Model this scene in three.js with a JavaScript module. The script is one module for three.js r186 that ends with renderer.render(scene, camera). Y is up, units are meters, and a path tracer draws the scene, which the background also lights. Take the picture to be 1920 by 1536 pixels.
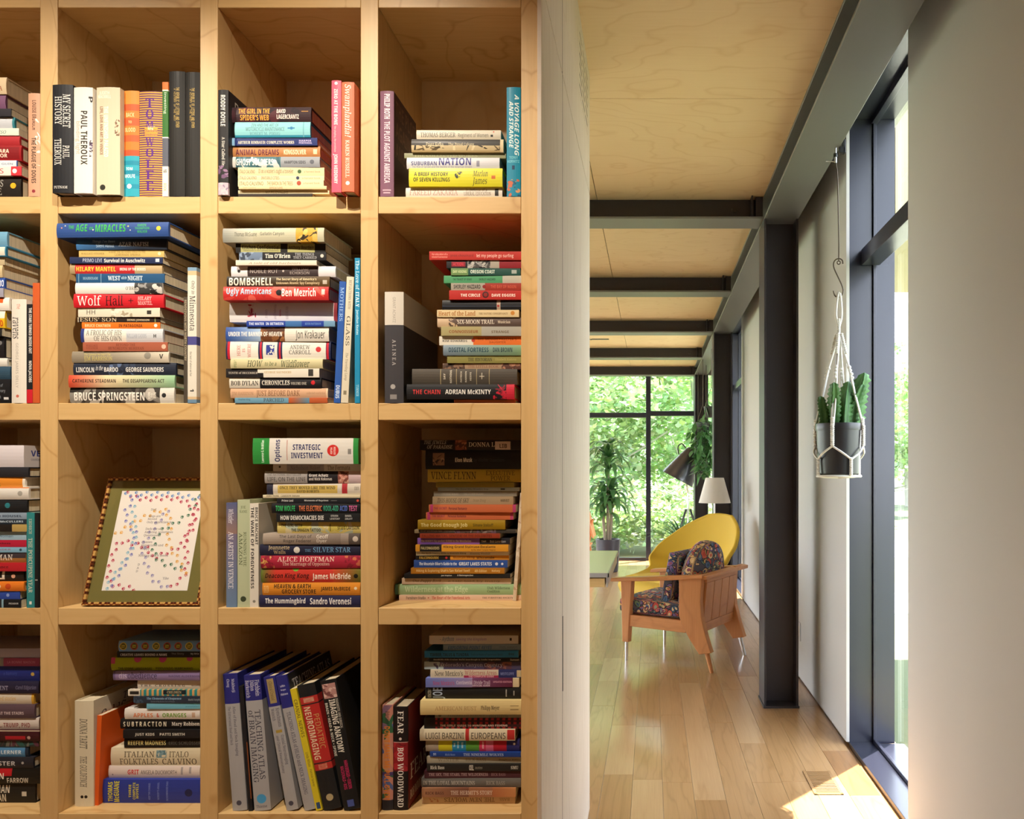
import * as THREE from 'three';
import { RoundedBoxGeometry } from 'three/addons/geometries/RoundedBoxGeometry.js';
import { mergeGeometries } from 'three/addons/utils/BufferGeometryUtils.js';
import { ImprovedNoise } from 'three/addons/math/ImprovedNoise.js';
import { RectAreaLightUniformsLib } from 'three/addons/lights/RectAreaLightUniformsLib.js';

// ---------------------------------------------------------------- camera, sky, sun, exposure
const scene = new THREE.Scene();
const F = 1400, VX = 1222, VY = 885, EYE = 1.32, D = 1.6825;      // focal length and principal point of the 1920 x 1536 frame; eye height; distance to the bookcase face
const camera = new THREE.PerspectiveCamera(2 * Math.atan(VY / F) * 180 / Math.PI, VX / VY, 0.05, 300);
camera.position.set(0, EYE, 0);
camera.lookAt(0, EYE, -1);
camera.setViewOffset(2 * VX, 2 * VY, 0, 0, 1920, 1536);           // shifted lens
camera.updateProjectionMatrix();

const SUN = new THREE.Vector3(0.28, 1, -0.29).normalize();
{ // hazy bright sky: white at the horizon, pale blue overhead, the same all round
  const w = 64, h = 64, px = new Float32Array(w * h * 4);
  for (let y = 0; y < h; y++) for (let x = 0; x < w; x++) {
    const t = Math.sqrt(Math.max(0, Math.sin(((y + 0.5) / h - 0.5) * Math.PI))), i = (y * w + x) * 4;
    px[i] = 0.95 - 0.27 * t; px[i + 1] = 0.97 - 0.14 * t; px[i + 2] = 0.97 + 0.05 * t; px[i + 3] = 1;
  }
  const sky = new THREE.DataTexture(px, w, h, THREE.RGBAFormat, THREE.FloatType);
  sky.mapping = THREE.EquirectangularReflectionMapping; sky.magFilter = THREE.LinearFilter; sky.needsUpdate = true;
  scene.background = sky;
  scene.backgroundIntensity = 4.4;
}
const sun = new THREE.DirectionalLight(0xfff7ec, 23);
sun.name = 'sun';
sun.position.copy(SUN).multiplyScalar(40);
sun.castShadow = true;
sun.shadow.mapSize.set(2048, 2048);
Object.assign(sun.shadow.camera, { left: -20, right: 20, top: 20, bottom: -20, near: 1, far: 90 });
scene.add(sun, sun.target);

RectAreaLightUniformsLib.init();
const renderer = new THREE.WebGLRenderer({ antialias: true });
renderer.toneMapping = THREE.LinearToneMapping;
renderer.toneMappingExposure = 2.0;
renderer.shadowMap.enabled = true;

// ---------------------------------------------------------------- helpers
let seed = 20240611;
const rnd = () => { seed = (seed + 0x6d2b79f5) | 0; let t = Math.imul(seed ^ (seed >>> 15), 1 | seed); t = (t + Math.imul(t ^ (t >>> 7), 61 | t)) ^ t; return ((t ^ (t >>> 14)) >>> 0) / 4294967296; };
const rr = (a, b) => a + (b - a) * rnd();
const V = (x, y, z) => new THREE.Vector3(x, y, z);
const at = (px, py, d) => V((px - VX) * d / F, EYE + (VY - py) * d / F, -d);     // the point seen at that pixel at depth d
const noise = new ImprovedNoise();
const fbm = (x, y, o = 4) => { let s = 0, a = 0.5; for (let i = 0; i < o; i++) { s += a * noise.noise(x, y, i * 7.3); x *= 2.03; y *= 2.03; a *= 0.5; } return s; };
const taken = {};
const numbered = (n) => { const k = taken[n] = (taken[n] ?? -1) + 1; return k ? n + '_' + String(k).padStart(3, '0') : n; };
function mesh(name, geometry, material, parent) {
  const m = new THREE.Mesh(geometry, material);
  m.castShadow = m.receiveShadow = true;
  m.name = parent && parent !== scene ? name : numbered(name);
  (parent || scene).add(m);
  return m;
}
function tag(o, label, category, group) { o.userData.label = label; o.userData.category = category; if (group) o.userData.group = group; return o; }
function struct(o, label, category) { o.userData.kind = 'structure'; if (label) o.userData.label = label; if (category) o.userData.category = category; return o; }
function group(name, pos, label, category, grp) {
  const g = new THREE.Group(); g.name = numbered(name); if (pos) g.position.copy(pos); scene.add(g);
  if (label) tag(g, label, category, grp);
  return g;
}
// uv in metres on every face: u runs along the grain axis where it lies in the face
function uvm(g, axis = 'x', ou = 0, ov = 0) {
  const p = g.attributes.position, n = g.attributes.normal, uv = new Float32Array(p.count * 2), ax = 'xyz'.indexOf(axis);
  for (let i = 0; i < p.count; i++) {
    const c = [p.getX(i), p.getY(i), p.getZ(i)], m = [Math.abs(n.getX(i)), Math.abs(n.getY(i)), Math.abs(n.getZ(i))];
    const k = m[0] > m[1] && m[0] > m[2] ? 0 : m[1] > m[2] ? 1 : 2;
    const o = [0, 1, 2].filter((j) => j !== k);
    const a = o.includes(ax) ? ax : o[0], b = o.find((j) => j !== a);
    uv[2 * i] = c[a] + ou; uv[2 * i + 1] = c[b] + ov;
  }
  g.setAttribute('uv', new THREE.BufferAttribute(uv, 2));
  return g;
}
// box between two corners
function box(x0, x1, y0, y1, z0, z1, axis = 'x', r = 0, ou, ov) {
  const w = Math.abs(x1 - x0), h = Math.abs(y1 - y0), d = Math.abs(z1 - z0);
  const g = r ? new RoundedBoxGeometry(w, h, d, 1, Math.min(r, w / 2.1, h / 2.1, d / 2.1)) : new THREE.BoxGeometry(w, h, d);
  g.translate((x0 + x1) / 2, (y0 + y1) / 2, (z0 + z1) / 2);
  return uvm(g, axis, ou ?? rnd() * 3, ov ?? rnd() * 3);
}
const tube = (pts, r, seg = 8, n = 0, closed = false) => new THREE.TubeGeometry(new THREE.CatmullRomCurve3(pts.map((p) => p.isVector3 ? p : V(...p)), closed, 'catmullrom', 0.5), n || Math.max(2, pts.length * 3), r, seg, closed);
function rod(a, b, r0, r1 = r0, seg = 8) {
  a = a.isVector3 ? a : V(...a); b = b.isVector3 ? b : V(...b);
  const d = b.clone().sub(a), g = new THREE.CylinderGeometry(r1, r0, d.length(), seg);
  g.applyQuaternion(new THREE.Quaternion().setFromUnitVectors(V(0, 1, 0), d.clone().normalize()));
  g.translate((a.x + b.x) / 2, (a.y + b.y) / 2, (a.z + b.z) / 2);
  return g;
}
const merge = (list) => mergeGeometries(list.map((g) => { const q = g.index ? g.toNonIndexed() : g; for (const k of Object.keys(q.attributes)) if (!['position', 'normal', 'uv'].includes(k)) q.deleteAttribute(k); return q; }));
const lathe = (pts, seg = 24) => new THREE.LatheGeometry(pts.map(([r, y]) => new THREE.Vector2(r, y)), seg);
function extrude(pts, depth, bevel = 0.003) {                      // polygon in x, y; thickness along z, centred
  const s = new THREE.Shape(pts.map(([x, y]) => new THREE.Vector2(x, y)));
  const g = new THREE.ExtrudeGeometry(s, { depth: depth - 2 * bevel, bevelEnabled: bevel > 0, bevelSize: bevel, bevelThickness: bevel, bevelSegments: 1, bevelOffset: -bevel, curveSegments: 6 });
  g.translate(0, 0, -depth / 2 + bevel);
  return g;
}

// ---------------------------------------------------------------- textures
const lin = (c) => { c /= 255; return c <= 0.04045 ? c / 12.92 : ((c + 0.055) / 1.055) ** 2.4; };
const hex = (s) => [1, 3, 5].map((i) => parseInt(s.slice(i, i + 2), 16));
function dataTex(w, h, f, srgb = true, rx = 1, ry = 1) {
  const a = new Uint8Array(w * h * 4);
  for (let y = 0; y < h; y++) for (let x = 0; x < w; x++) {
    const c = f(x / w, y / h), i = (y * w + x) * 4;
    a[i] = Math.max(0, Math.min(255, c[0])); a[i + 1] = Math.max(0, Math.min(255, c[1])); a[i + 2] = Math.max(0, Math.min(255, c[2])); a[i + 3] = 255;
  }
  const t = new THREE.DataTexture(a, w, h);
  t.wrapS = t.wrapT = THREE.MirroredRepeatWrapping; t.magFilter = THREE.LinearFilter; t.minFilter = THREE.LinearMipmapLinearFilter; t.generateMipmaps = true;
  if (srgb) t.colorSpace = THREE.SRGBColorSpace;
  t.repeat.set(rx, ry); t.needsUpdate = true;
  return t;
}
const mixc = (a, b, t) => [0, 1, 2].map((i) => a[i] + (b[i] - a[i]) * t);
// wood: u along the grain; cathedral figure from warped rings, fine fibres, soft flame
function wood(base, dark, { rings = 9, sharp = 5, blotch = 0.35, warp = 1.2, fibre = 0.35, line = 0.5, stretch = 5, seedOff = 0, size = 512, rx = 1, ry = 1 } = {}) {
  const b = hex(base), k = hex(dark);
  return dataTex(size, size, (u, v) => {
    const w = fbm(u * stretch * 0.35 + seedOff, v * 2.2 + seedOff * 1.7, 4) * warp;
    const ring = (v + w * 0.55 + 0.12 * fbm(u * 2 + 9 + seedOff, v * 5, 3)) * rings;
    const f = ring - Math.floor(ring), ln = Math.pow(Math.max(0, 1 - Math.abs(f - 0.5) * sharp), 1.5);
    const fib = fbm(u * 7 + seedOff, v * 130 + seedOff, 3) * fibre, blot = fbm(u * 2.5 + 3 + seedOff, v * 3, 3) * blotch;
    return mixc(b, k, Math.max(-0.4, Math.min(1, 0.18 + ln * line + fib + blot)));
  }, true, rx, ry);
}
const T = {
  maple: wood('#dcb980', '#b1834a', { rings: 7, warp: 1.7, line: 0.42, sharp: 11, blotch: 0.12, fibre: 0.22, stretch: 5, seedOff: 1.3, size: 1024 }),
  ply: wood('#eacfa8', '#cda473', { rings: 6, warp: 2.6, line: 0.26, sharp: 7, blotch: 0.2, size: 1024, fibre: 0.12, stretch: 3, seedOff: 4.1, rx: 0.8, ry: 0.8 }),
  panel: wood('#ddcfbf', '#c4b09b', { rings: 14, warp: 0.15, line: 0.25, fibre: 0.5, stretch: 2, seedOff: 2.2 }),
  cherry: wood('#dc9860', '#b87644', { rings: 4, line: 0.3, fibre: 0.3, seedOff: 6.4 }),
  oak: [0, 1, 2, 3].map((i) => wood(['#be9567', '#b3895b', '#c8a276', '#a97a4c'][i], ['#997245', '#8e673b', '#a68054', '#845c33'][i], { rings: [5, 9, 3, 7][i], warp: [1.6, 0.3, 2.2, 0.6][i], line: 0.35, fibre: 0.45, stretch: 4, seedOff: 11 + i * 3.7, rx: 0.6, ry: 3 })),
  page: dataTex(64, 256, (u, v) => { const s = 0.82 + 0.18 * Math.abs(noise.noise(u * 1.5, v * 96, 2)) * 2; return [226 * s, 210 * s, 178 * s]; }, true, 4, 12),
  plaster: dataTex(256, 256, (u, v) => { const n = 128 + 60 * fbm(u * 26, v * 26, 4); return [n, n, n]; }, false, 1.5, 1.5),
};
const S = (o) => new THREE.MeshStandardMaterial(o), P = (o) => new THREE.MeshPhysicalMaterial(o);
const L = (r, g, b) => new THREE.Color().setRGB(r, g, b);
const M = {
  maple: P({ map: T.maple, roughness: 0.42, clearcoat: 0.15, clearcoatRoughness: 0.4 }),
  ply: S({ map: T.ply, roughness: 0.5 }),
  panel: S({ map: T.panel, roughness: 0.5 }),
  panelEdge: S({ color: L(0.62, 0.56, 0.46), roughness: 0.5 }),
  cherry: S({ map: T.cherry, roughness: 0.38 }),
  oak: T.oak.map((t) => P({ map: t, roughness: 0.34, clearcoat: 0.6, clearcoatRoughness: 0.17 })),
  white: S({ color: L(0.52, 0.505, 0.49), roughness: 0.75, bumpMap: T.plaster, bumpScale: 0.0003 }),
  steel: S({ color: L(0.19, 0.19, 0.192), roughness: 0.42, metalness: 0.25 }),
  steelDark: S({ color: L(0.04, 0.035, 0.041), roughness: 0.45, metalness: 0.2 }),
  bolt: S({ color: L(0.05, 0.05, 0.05), roughness: 0.4, metalness: 0.6 }),
  frame: P({ color: L(0.02, 0.022, 0.04), roughness: 0.3, metalness: 0.1, clearcoat: 0.45, clearcoatRoughness: 0.2 }),
  gap: S({ color: L(0.03, 0.025, 0.02), roughness: 0.9 }),
  glass: P({ color: 0xffffff, transmission: 1, thickness: 0, roughness: 0, ior: 1.5 }),
  chrome: S({ color: L(0.75, 0.75, 0.76), roughness: 0.18, metalness: 1 }),
  iron: S({ color: L(0.09, 0.07, 0.05), roughness: 0.45, metalness: 0.7 }),
  page: S({ map: T.page, roughness: 0.9 }),
  concrete: S({ color: L(0.5, 0.5, 0.48), roughness: 0.9 }),
};
// ---------------------------------------------------------------- the setting
const WALL = 0.94, SOFFIT = 2.735, CEIL = 2.87, ROOF = 3.16, END = 11.1, BACK = -3.2;
const FACE = -0.2435;                                              // face of the tall cabinet that lines the hall
const ground = struct(mesh('ground', box(-60, 60, -0.7, -0.25, -80, 20), S({ color: L(0.13, 0.155, 0.08), roughness: 1 })), 'green lawn around the house', 'lawn');

{ // floor: a slab, and on it the boards the picture shows one by one
  const floor = struct(mesh('floor', box(-4.7, 1.2, -0.25, -0.013, -END - 0.2, -BACK + 0.2, 'z'), M.oak[0]), 'light oak board floor', 'floor');
  const W = 0.127;
  for (let i = 0; i < 18; i++) {
    const x1 = WALL - 0.006 - i * W, x0 = x1 - W + 0.0008;
    let d = 1.0 + rr(0, 0.9);
    while (d < END - 0.05) {
      const e = Math.min(END, d + (rnd() < 0.25 ? rr(0.35, 0.7) : rr(0.8, 1.9)));
      const k = rnd() < 0.5 ? 0 : Math.floor(rnd() * 4);
      mesh('plank', box(x0, x1, -0.013, rr(-0.0004, 0), -e + 0.0008, -d, 'z', 0.0012), M.oak[k], floor);
      d = e;
    }
  }
}
{ // ceiling: plywood sheets with open joints between them
  const ceiling = struct(mesh('ceiling', merge([box(-4.6, 0.82, CEIL + 0.012, CEIL + 0.05, -END, -BACK)]), M.gap), 'birch plywood ceiling panels', 'ceiling');
  const cols = [[-4.6, -3.972], [-3.97, -2.752], [-2.75, -1.532], [-1.53, -0.312], [-0.31, 0.82]];
  cols.forEach(([x0, x1], i) => {
    let d = BACK;
    for (const e of i < 4 ? [-1.78, 0.66, 2.3, 4.74, 6.6, 9.04, END] : [-1.78, 0.66, 3.1, 5.5, 7.94, 10.38, END]) {
      mesh('ceiling_panel', box(x0 + 0.001, x1 - 0.001, CEIL, CEIL + 0.012, -e + 0.0012, -d - 0.0012, 'x'), M.ply, ceiling);
      d = e;
    }
  });
  struct(mesh('roof', box(-4.9, 1.3, ROOF, ROOF + 0.2, -END - 0.3, -BACK + 0.3), M.white), 'flat roof over the rooms', 'roof');
}
{ // right-hand wall in three lengths, each a lining board over a core, with a shadow gap at the floor
  const w = struct(mesh('wall_right', merge([[BACK, -2.7], [-2.0, 2.65], [3.70, 7.75], [9.3, END]].map(([a, b]) => box(0.956, 1.18, -0.25, ROOF, -b, -a))), M.white), 'white painted wall', 'wall');
  for (const [a, b] of [[BACK, -2.6], [-2.1, 2.74], [3.61, 7.83], [9.2, END]]) mesh('lining_board', box(WALL, 0.9562, 0.014, ROOF, -b, -a, 'x', 0.0015), M.white, w);
  mesh('window_spandrel', merge([[-2.75, -1.95], [2.6, 3.75], [7.7, 9.35]].map(([a, b]) => box(0.956, 1.18, 3.1, ROOF, -b, -a))), M.white, w);
  struct(mesh('wall_left', merge([box(-4.8, -4.6, -0.25, ROOF, -3.6, -2.9), box(-4.8, -4.6, -0.25, ROOF, -END, -10.4), box(-4.8, -4.6, 2.75, ROOF, -10.4, -3.6)]), M.white), 'white wall of the living room', 'wall');
  struct(mesh('wall_side', merge([box(-4.7, -2.7, -0.25, ROOF, -2.95, -2.75), box(-2.9, -2.7, -0.25, ROOF, -2.75, -BACK)]), M.ply), 'birch plywood wall at the far end of the bookcase', 'wall');
  struct(mesh('wall_back', box(-2.9, 1.18, -0.25, ROOF, -BACK, -BACK + 0.2), M.ply), 'birch plywood wall facing the bookcase', 'wall');
  struct(mesh('wall_end', box(-4.7, 1.18, 2.76, ROOF, -END - 0.1, -END), M.white), 'wall strip above the end glazing', 'wall');
}
// side windows: frame members and two panes
function sideWindow(n, a, b, label) {
  const g = group('window_' + n); struct(g, label, 'window');
  const m = (n, ...c) => mesh(n, box(...c, 'y', 0.002), M.frame, g);
  for (const [d, o] of [[b, 1], [a, -1]]) {                        // jambs
    m('jamb', 0.956, 1.068, 0, 3.1, -d - 0.085 * o, -d - 0.004 * o);
    m('stop', 1.068, 1.083, 0, 3.1, -d - 0.085 * o, -d + 0.012 * o);
    m('outer_jamb', 1.083, 1.18, 0, 3.1, -d - 0.085 * o, -d - 0.015 * o);
  }
  m('sill', 0.956, 1.068, -0.02, 0.012, -b - 0.004, -a + 0.004); m('sill_stop', 1.068, 1.083, 0, 0.03, -b, -a); m('outer_sill', 1.083, 1.22, -0.05, 0.006, -b, -a);
  m('head', 0.956, 1.18, 3.03, 3.1, -b - 0.01, -a + 0.01); m('head_stop', 1.06, 1.09, 3.0, 3.04, -b, -a);
  m('transom', 1.012, 1.10, 2.318, 2.394, -b + 0.004, -a - 0.004);
  mesh('pane', box(1.074, 1.080, 0.02, 2.32, -b, -a), M.glass, g);
  mesh('pane', box(1.074, 1.080, 2.392, 3.01, -b, -a), M.glass, g);
}
sideWindow(1, 2.74, 3.61, 'tall dark framed window beside the hanging cactus');
sideWindow(2, 7.83, 9.2, 'tall dark framed window behind the white lamp');
sideWindow(5, -2.6, -2.1, 'tall dark framed window facing the bookcase bays');
{ // glazing across the end of the living room
  const g = group('window_3'); struct(g, 'dark framed glass end wall facing the trees', 'window');
  const xs = [-4.6, -3.35, -2.25, -1.15, -0.05, 0.66, 0.94];
  for (const x of xs) mesh('mullion', box(x - 0.036, x + 0.036, 0, 2.76, -END - 0.09, -END, 'y', 0.003), M.frame, g);
  for (const [i, x] of xs.slice(0, -1).entries()) {
    const y = i === 4 ? 2.19 : 2.165;
    mesh('transom', box(x + 0.036, xs[i + 1] - 0.036, y - 0.036, y + 0.036, -END - 0.085, -END - 0.005, 'x', 0.003), M.frame, g);
    mesh('bottom_rail', box(x + 0.036, xs[i + 1] - 0.036, -0.02, 0.045, -END - 0.085, -END - 0.005, 'x', 0.003), M.frame, g);
    mesh('pane', box(x + 0.036, xs[i + 1] - 0.036, 0.045, y - 0.036, -END - 0.055, -END - 0.049), M.glass, g);
    mesh('pane', box(x + 0.036, xs[i + 1] - 0.036, y + 0.036, 2.76, -END - 0.055, -END - 0.049), M.glass, g);
  }
  const h = group('window_4'); struct(h, 'long side glazing of the living room', 'window');
  for (let i = 0; i < 6; i++) mesh('mullion', box(-4.75, -4.66, 0, 2.76, -3.6 - i * 1.36 - 0.03, -3.6 - i * 1.36 + 0.03, 'y', 0.003), M.frame, h);
  mesh('pane', box(-4.71, -4.704, 0, 2.75, -10.4, -3.6), M.glass, h);
}
// ---------------------------------------------------------------- steel frame
const BEAMS = [4.17, 5.87, 7.57, 9.27, 10.92], CX0 = 0.628, CX1 = 0.82;
{
  const g = group('steel_girder', null, 'long grey steel girder running over the columns beside the windows', 'beam');
  const fl = (y0, y1) => box(CX0, CX1, y0, y1, -END, -BACK, 'z', 0.003);
  mesh('bottom_flange', fl(SOFFIT, SOFFIT + 0.014), M.steel, g); mesh('top_flange', fl(CEIL - 0.016, CEIL - 0.002), M.steel, g);
  mesh('web', box(0.718, 0.73, SOFFIT + 0.014, CEIL - 0.016, -END, -BACK, 'z'), M.steel, g);
  const where = ['over the hanging cactus end of the hall', 'second along the hall', 'over the white lamp', 'fourth along the hall', 'against the end glazing'];
  BEAMS.forEach((d, i) => {
    const b = group('steel_crossbeam', null, 'dark steel ceiling crossbeam ' + where[i], 'beam', 'steel ceiling crossbeams');
    mesh('bottom_flange', box(-4.58, CX0 - 0.004, SOFFIT, SOFFIT + 0.013, -d - 0.175, -d, 'x', 0.003), M.steel, b);
    mesh('web', box(-4.58, 0.62, SOFFIT + 0.013, CEIL - 0.001, -d - 0.094, -d - 0.082), M.steelDark, b);
    mesh('end_plate', box(0.56, 0.568, SOFFIT + 0.013, CEIL, -d - 0.16, -d - 0.015), M.steelDark, b);
    mesh('bolt', (() => { const c = new THREE.CylinderGeometry(0.016, 0.016, 0.014, 6); c.rotateX(Math.PI / 2); c.translate(0.47, SOFFIT + 0.075, -d - 0.076); return c; })(), M.bolt, b);
    mesh('clip', box(0.585, 0.625, SOFFIT + 0.014, CEIL - 0.004, -d - 0.05, -d - 0.03), M.steelDark, b);
  });
  const at_ = ['beside the hanging cactus', 'behind the white lamp', 'at the glazed end wall'];
  [0, 2, 4].forEach((k, i) => {
    const d = BEAMS[k] + (k === 4 ? -0.08 : 0), c = group('steel_column', V(0, 0, 0), 'dark steel column with two flanges ' + at_[i], 'column', 'steel columns');
    for (const [x0, x1] of [[CX0, CX0 + 0.013], [CX1 - 0.013, CX1]]) mesh('flange', box(x0, x1, 0.012, SOFFIT, -d - 0.2, -d, 'y', 0.003), M.steelDark, c);
    mesh('web', box(CX0 + 0.013, CX1 - 0.013, 0.012, SOFFIT, -d - 0.106, -d - 0.094, 'y'), M.steelDark, c);
    mesh('base_plate', box(CX0 - 0.004, CX1 + 0.004, 0, 0.012, -d - 0.205, -d + 0.005), M.steelDark, c);
  });
}
// ---------------------------------------------------------------- tall pale cabinet beside the bookcase
{
  const g = group('tall_cabinet', V(0, 0, 0), 'tall pale wood cabinet wall beside the bookcase', 'cabinet');
  mesh('carcass', box(-2.7, FACE - 0.0105, 0, CEIL, -2.93, -2.0425), M.panelEdge, g);
  mesh('shadow_gap', box(FACE - 0.02, FACE - 0.0004, 0, CEIL, -2.0418, -2.0345), M.gap, g);
  const leaf = (n, y0, y1, a, b) => mesh(n, box(FACE - 0.0095, FACE, y0, y1, -b, -a, 'y', 0.001), M.panel, g);
  leaf('door', 0.06, 2.405, 2.042, 2.928);
  leaf('plinth', 0.0, 0.057, 2.042, 2.928);
  for (const c of [[2.41, 2.60, 2.042, 2.928], [2.845, CEIL, 2.042, 2.928], [2.60, 2.845, 2.042, 2.52], [2.60, 2.845, 2.84, 2.928]]) leaf('upper_panel', ...c);
  const v = mesh('vent_grille', box(FACE - 0.0103, FACE - 0.0016, 2.598, 2.847, -2.842, -2.518), M.gap, g);
  for (let i = 0; i < 7; i++) mesh('slat', box(FACE - 0.0018, FACE - 0.0003, 2.604 + i * 0.0353, 2.604 + i * 0.0353 + 0.0235, -2.838, -2.522, 'y', 0.0005), M.panel, v);
  for (const d of [2.625, 2.735]) mesh('slat', box(FACE - 0.0018, FACE - 0.0004, 2.6, 2.845, -d - 0.008, -d + 0.008, 'y'), M.panel, v);
  mesh('finger_pull', box(FACE - 0.0097, FACE + 0.0006, 0.72, 0.925, -2.0475, -2.0405), M.gap, g);
}
// small fittings of the hall
{
  const g = group('floor_register', V(0, 0, 0), 'slatted wooden air register set in the floor by the window', 'vent');
  const x0 = 0.665, x1 = 0.785, d = 3.05;
  for (const [n, c] of [['frame', [x0, x0 + 0.012, d, d + 0.24]], ['frame', [x1 - 0.012, x1, d, d + 0.24]], ['frame', [x0, x1, d, d + 0.012]], ['frame', [x0, x1, d + 0.228, d + 0.24]]]) mesh(n, box(c[0], c[1], 0.0002, 0.0032, -c[3], -c[2], 'x'), M.oak[1], g);
  mesh('backing', box(x0, x1, 0.0001, 0.0012, -d - 0.24, -d), M.gap, g);
  for (let i = 0; i < 14; i++) mesh('slat', box(x0 + 0.012, x1 - 0.012, 0.0008, 0.003, -d - 0.0245 - i * 0.0152, -d - 0.015 - i * 0.0152, 'x'), M.oak[1], g);
  const o = group('wall_outlet', V(0, 0, 0), 'white outlet plate low on the wall behind the steel column', 'outlet');
  mesh('plate', box(0.935, 0.94, 0.25, 0.365, -4.78, -4.71, 'y', 0.002), M.white, o); mesh('socket', box(0.9335, 0.936, 0.275, 0.34, -4.76, -4.73, 'y', 0.001), M.panelEdge, o);
  const q = group('ceiling_diffuser', V(0, 0, 0), 'narrow dark slot diffuser in the plywood ceiling', 'vent');
  mesh('slot', box(-1.1, -0.5, CEIL - 0.004, CEIL + 0.002, -8.74, -8.69), M.frame, q); mesh('divider', box(-0.72, -0.7, CEIL - 0.006, CEIL + 0.002, -8.745, -8.685), M.chrome, q);
}
// ---------------------------------------------------------------- bookcase
const PX = D / F, X = (px) => (px - VX) * PX, Yp = (py) => EYE + (VY - py) * PX, DEEP = 0.32;
const COLS = [[-192.5, 75], [108, 375], [408, 676], [709, 977]].map((c) => c.map(X)), ROWS = [[14, 368.5], [400.5, 756], [788, 1140], [1172, 1526]].map((c) => c.map(Yp));
{
  const g = group('bookcase', V(0, 0, 0), 'built-in maple bookcase with square open bays', 'bookcase');
  const top = Yp(-371), uprights = [[-493, -459.5], [-226, -192.5], [75, 108], [375, 408], [676, 709], [977, 1009.5]];
  for (const [a, b] of uprights) mesh('upright', box(X(a), X(b), 0.02, top, -D - DEEP, -D, 'y', 0.0015), M.maple, g);
  const levels = [[-404, -371], [-18, 14], [368.5, 400.5], [756, 788], [1140, 1172], [1526, 1558], [1912, 1960]];
  const bays = [[-459.5, -226], [-192.5, 75], [108, 375], [408, 676], [709, 977]];
  for (const [c, d] of levels) for (const [a, b] of bays) mesh('shelf_board', box(X(a) + 0.0003, X(b) - 0.0003, Yp(d), Yp(c), -D - DEEP, -D - 0.0008, 'x', 0.0015), M.maple, g);
  for (const [y0, y1] of [[0, 2.405], [2.41, CEIL]]) mesh('end_panel', box(FACE - 0.0095, FACE, y0, y1, -2.034, -1.65, 'y', 0.001), M.panel, g);
  for (const [a, b] of bays) mesh('back_panel', box(X(a) - 0.005, X(b) + 0.005, 0.02, top, -D - DEEP - 0.012, -D - DEEP + 0.001, 'y'), M.ply, g);
}
// ---------------------------------------------------------------- books
// Printed spines share a few sheets; every book is a cover folded round a block of pages.
const sheets = []; let pen = null;
function sheetRoom(w, h) {
  if (pen && pen.x + w > 2046) { pen.x = 2; pen.y += pen.row + 3; pen.row = 0; }
  if (!pen || pen.y + h > 2046) {
    const c = document.createElement('canvas'); c.width = c.height = 2048;
    const x = c.getContext('2d'); x.fillStyle = '#888'; x.fillRect(0, 0, 2048, 2048);
    const t = new THREE.CanvasTexture(c); t.colorSpace = THREE.SRGBColorSpace; t.magFilter = THREE.LinearFilter;
    pen = { ctx: x, x: 2, y: 2, row: 0, mat: P({ map: t, roughness: 0.55, specularIntensity: 0.6, clearcoat: 0.06, clearcoatRoughness: 0.25 }) };
    sheets.push(pen);
  }
  const r = { x: pen.x, y: pen.y, w, h, ctx: pen.ctx, mat: pen.mat };
  pen.x += w + 3; pen.row = Math.max(pen.row, h);
  return r;
}
const FONT = { s: 'bold PXpx sans-serif', n: 'PXpx sans-serif', r: 'PXpx serif', S: 'bold PXpx serif', i: 'italic PXpx serif', I: 'italic bold PXpx sans-serif', m: 'bold PXpx monospace' };
function fitText(c, text, x0, y0, w, h, col, font) {
  c.save();
  c.font = FONT[font].replace('PX', '100'); c.fillStyle = col; c.textBaseline = 'alphabetic';
  const m = c.measureText(text), caps = !/[gjpqy]/.test(text), up = 74, down = caps ? 0 : 22;
  c.translate(x0, y0 + h * up / (up + down));
  c.scale(w / Math.max(1, m.width), h / (up + down));
  c.fillText(text, 0, 0);
  c.restore();
}
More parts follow.
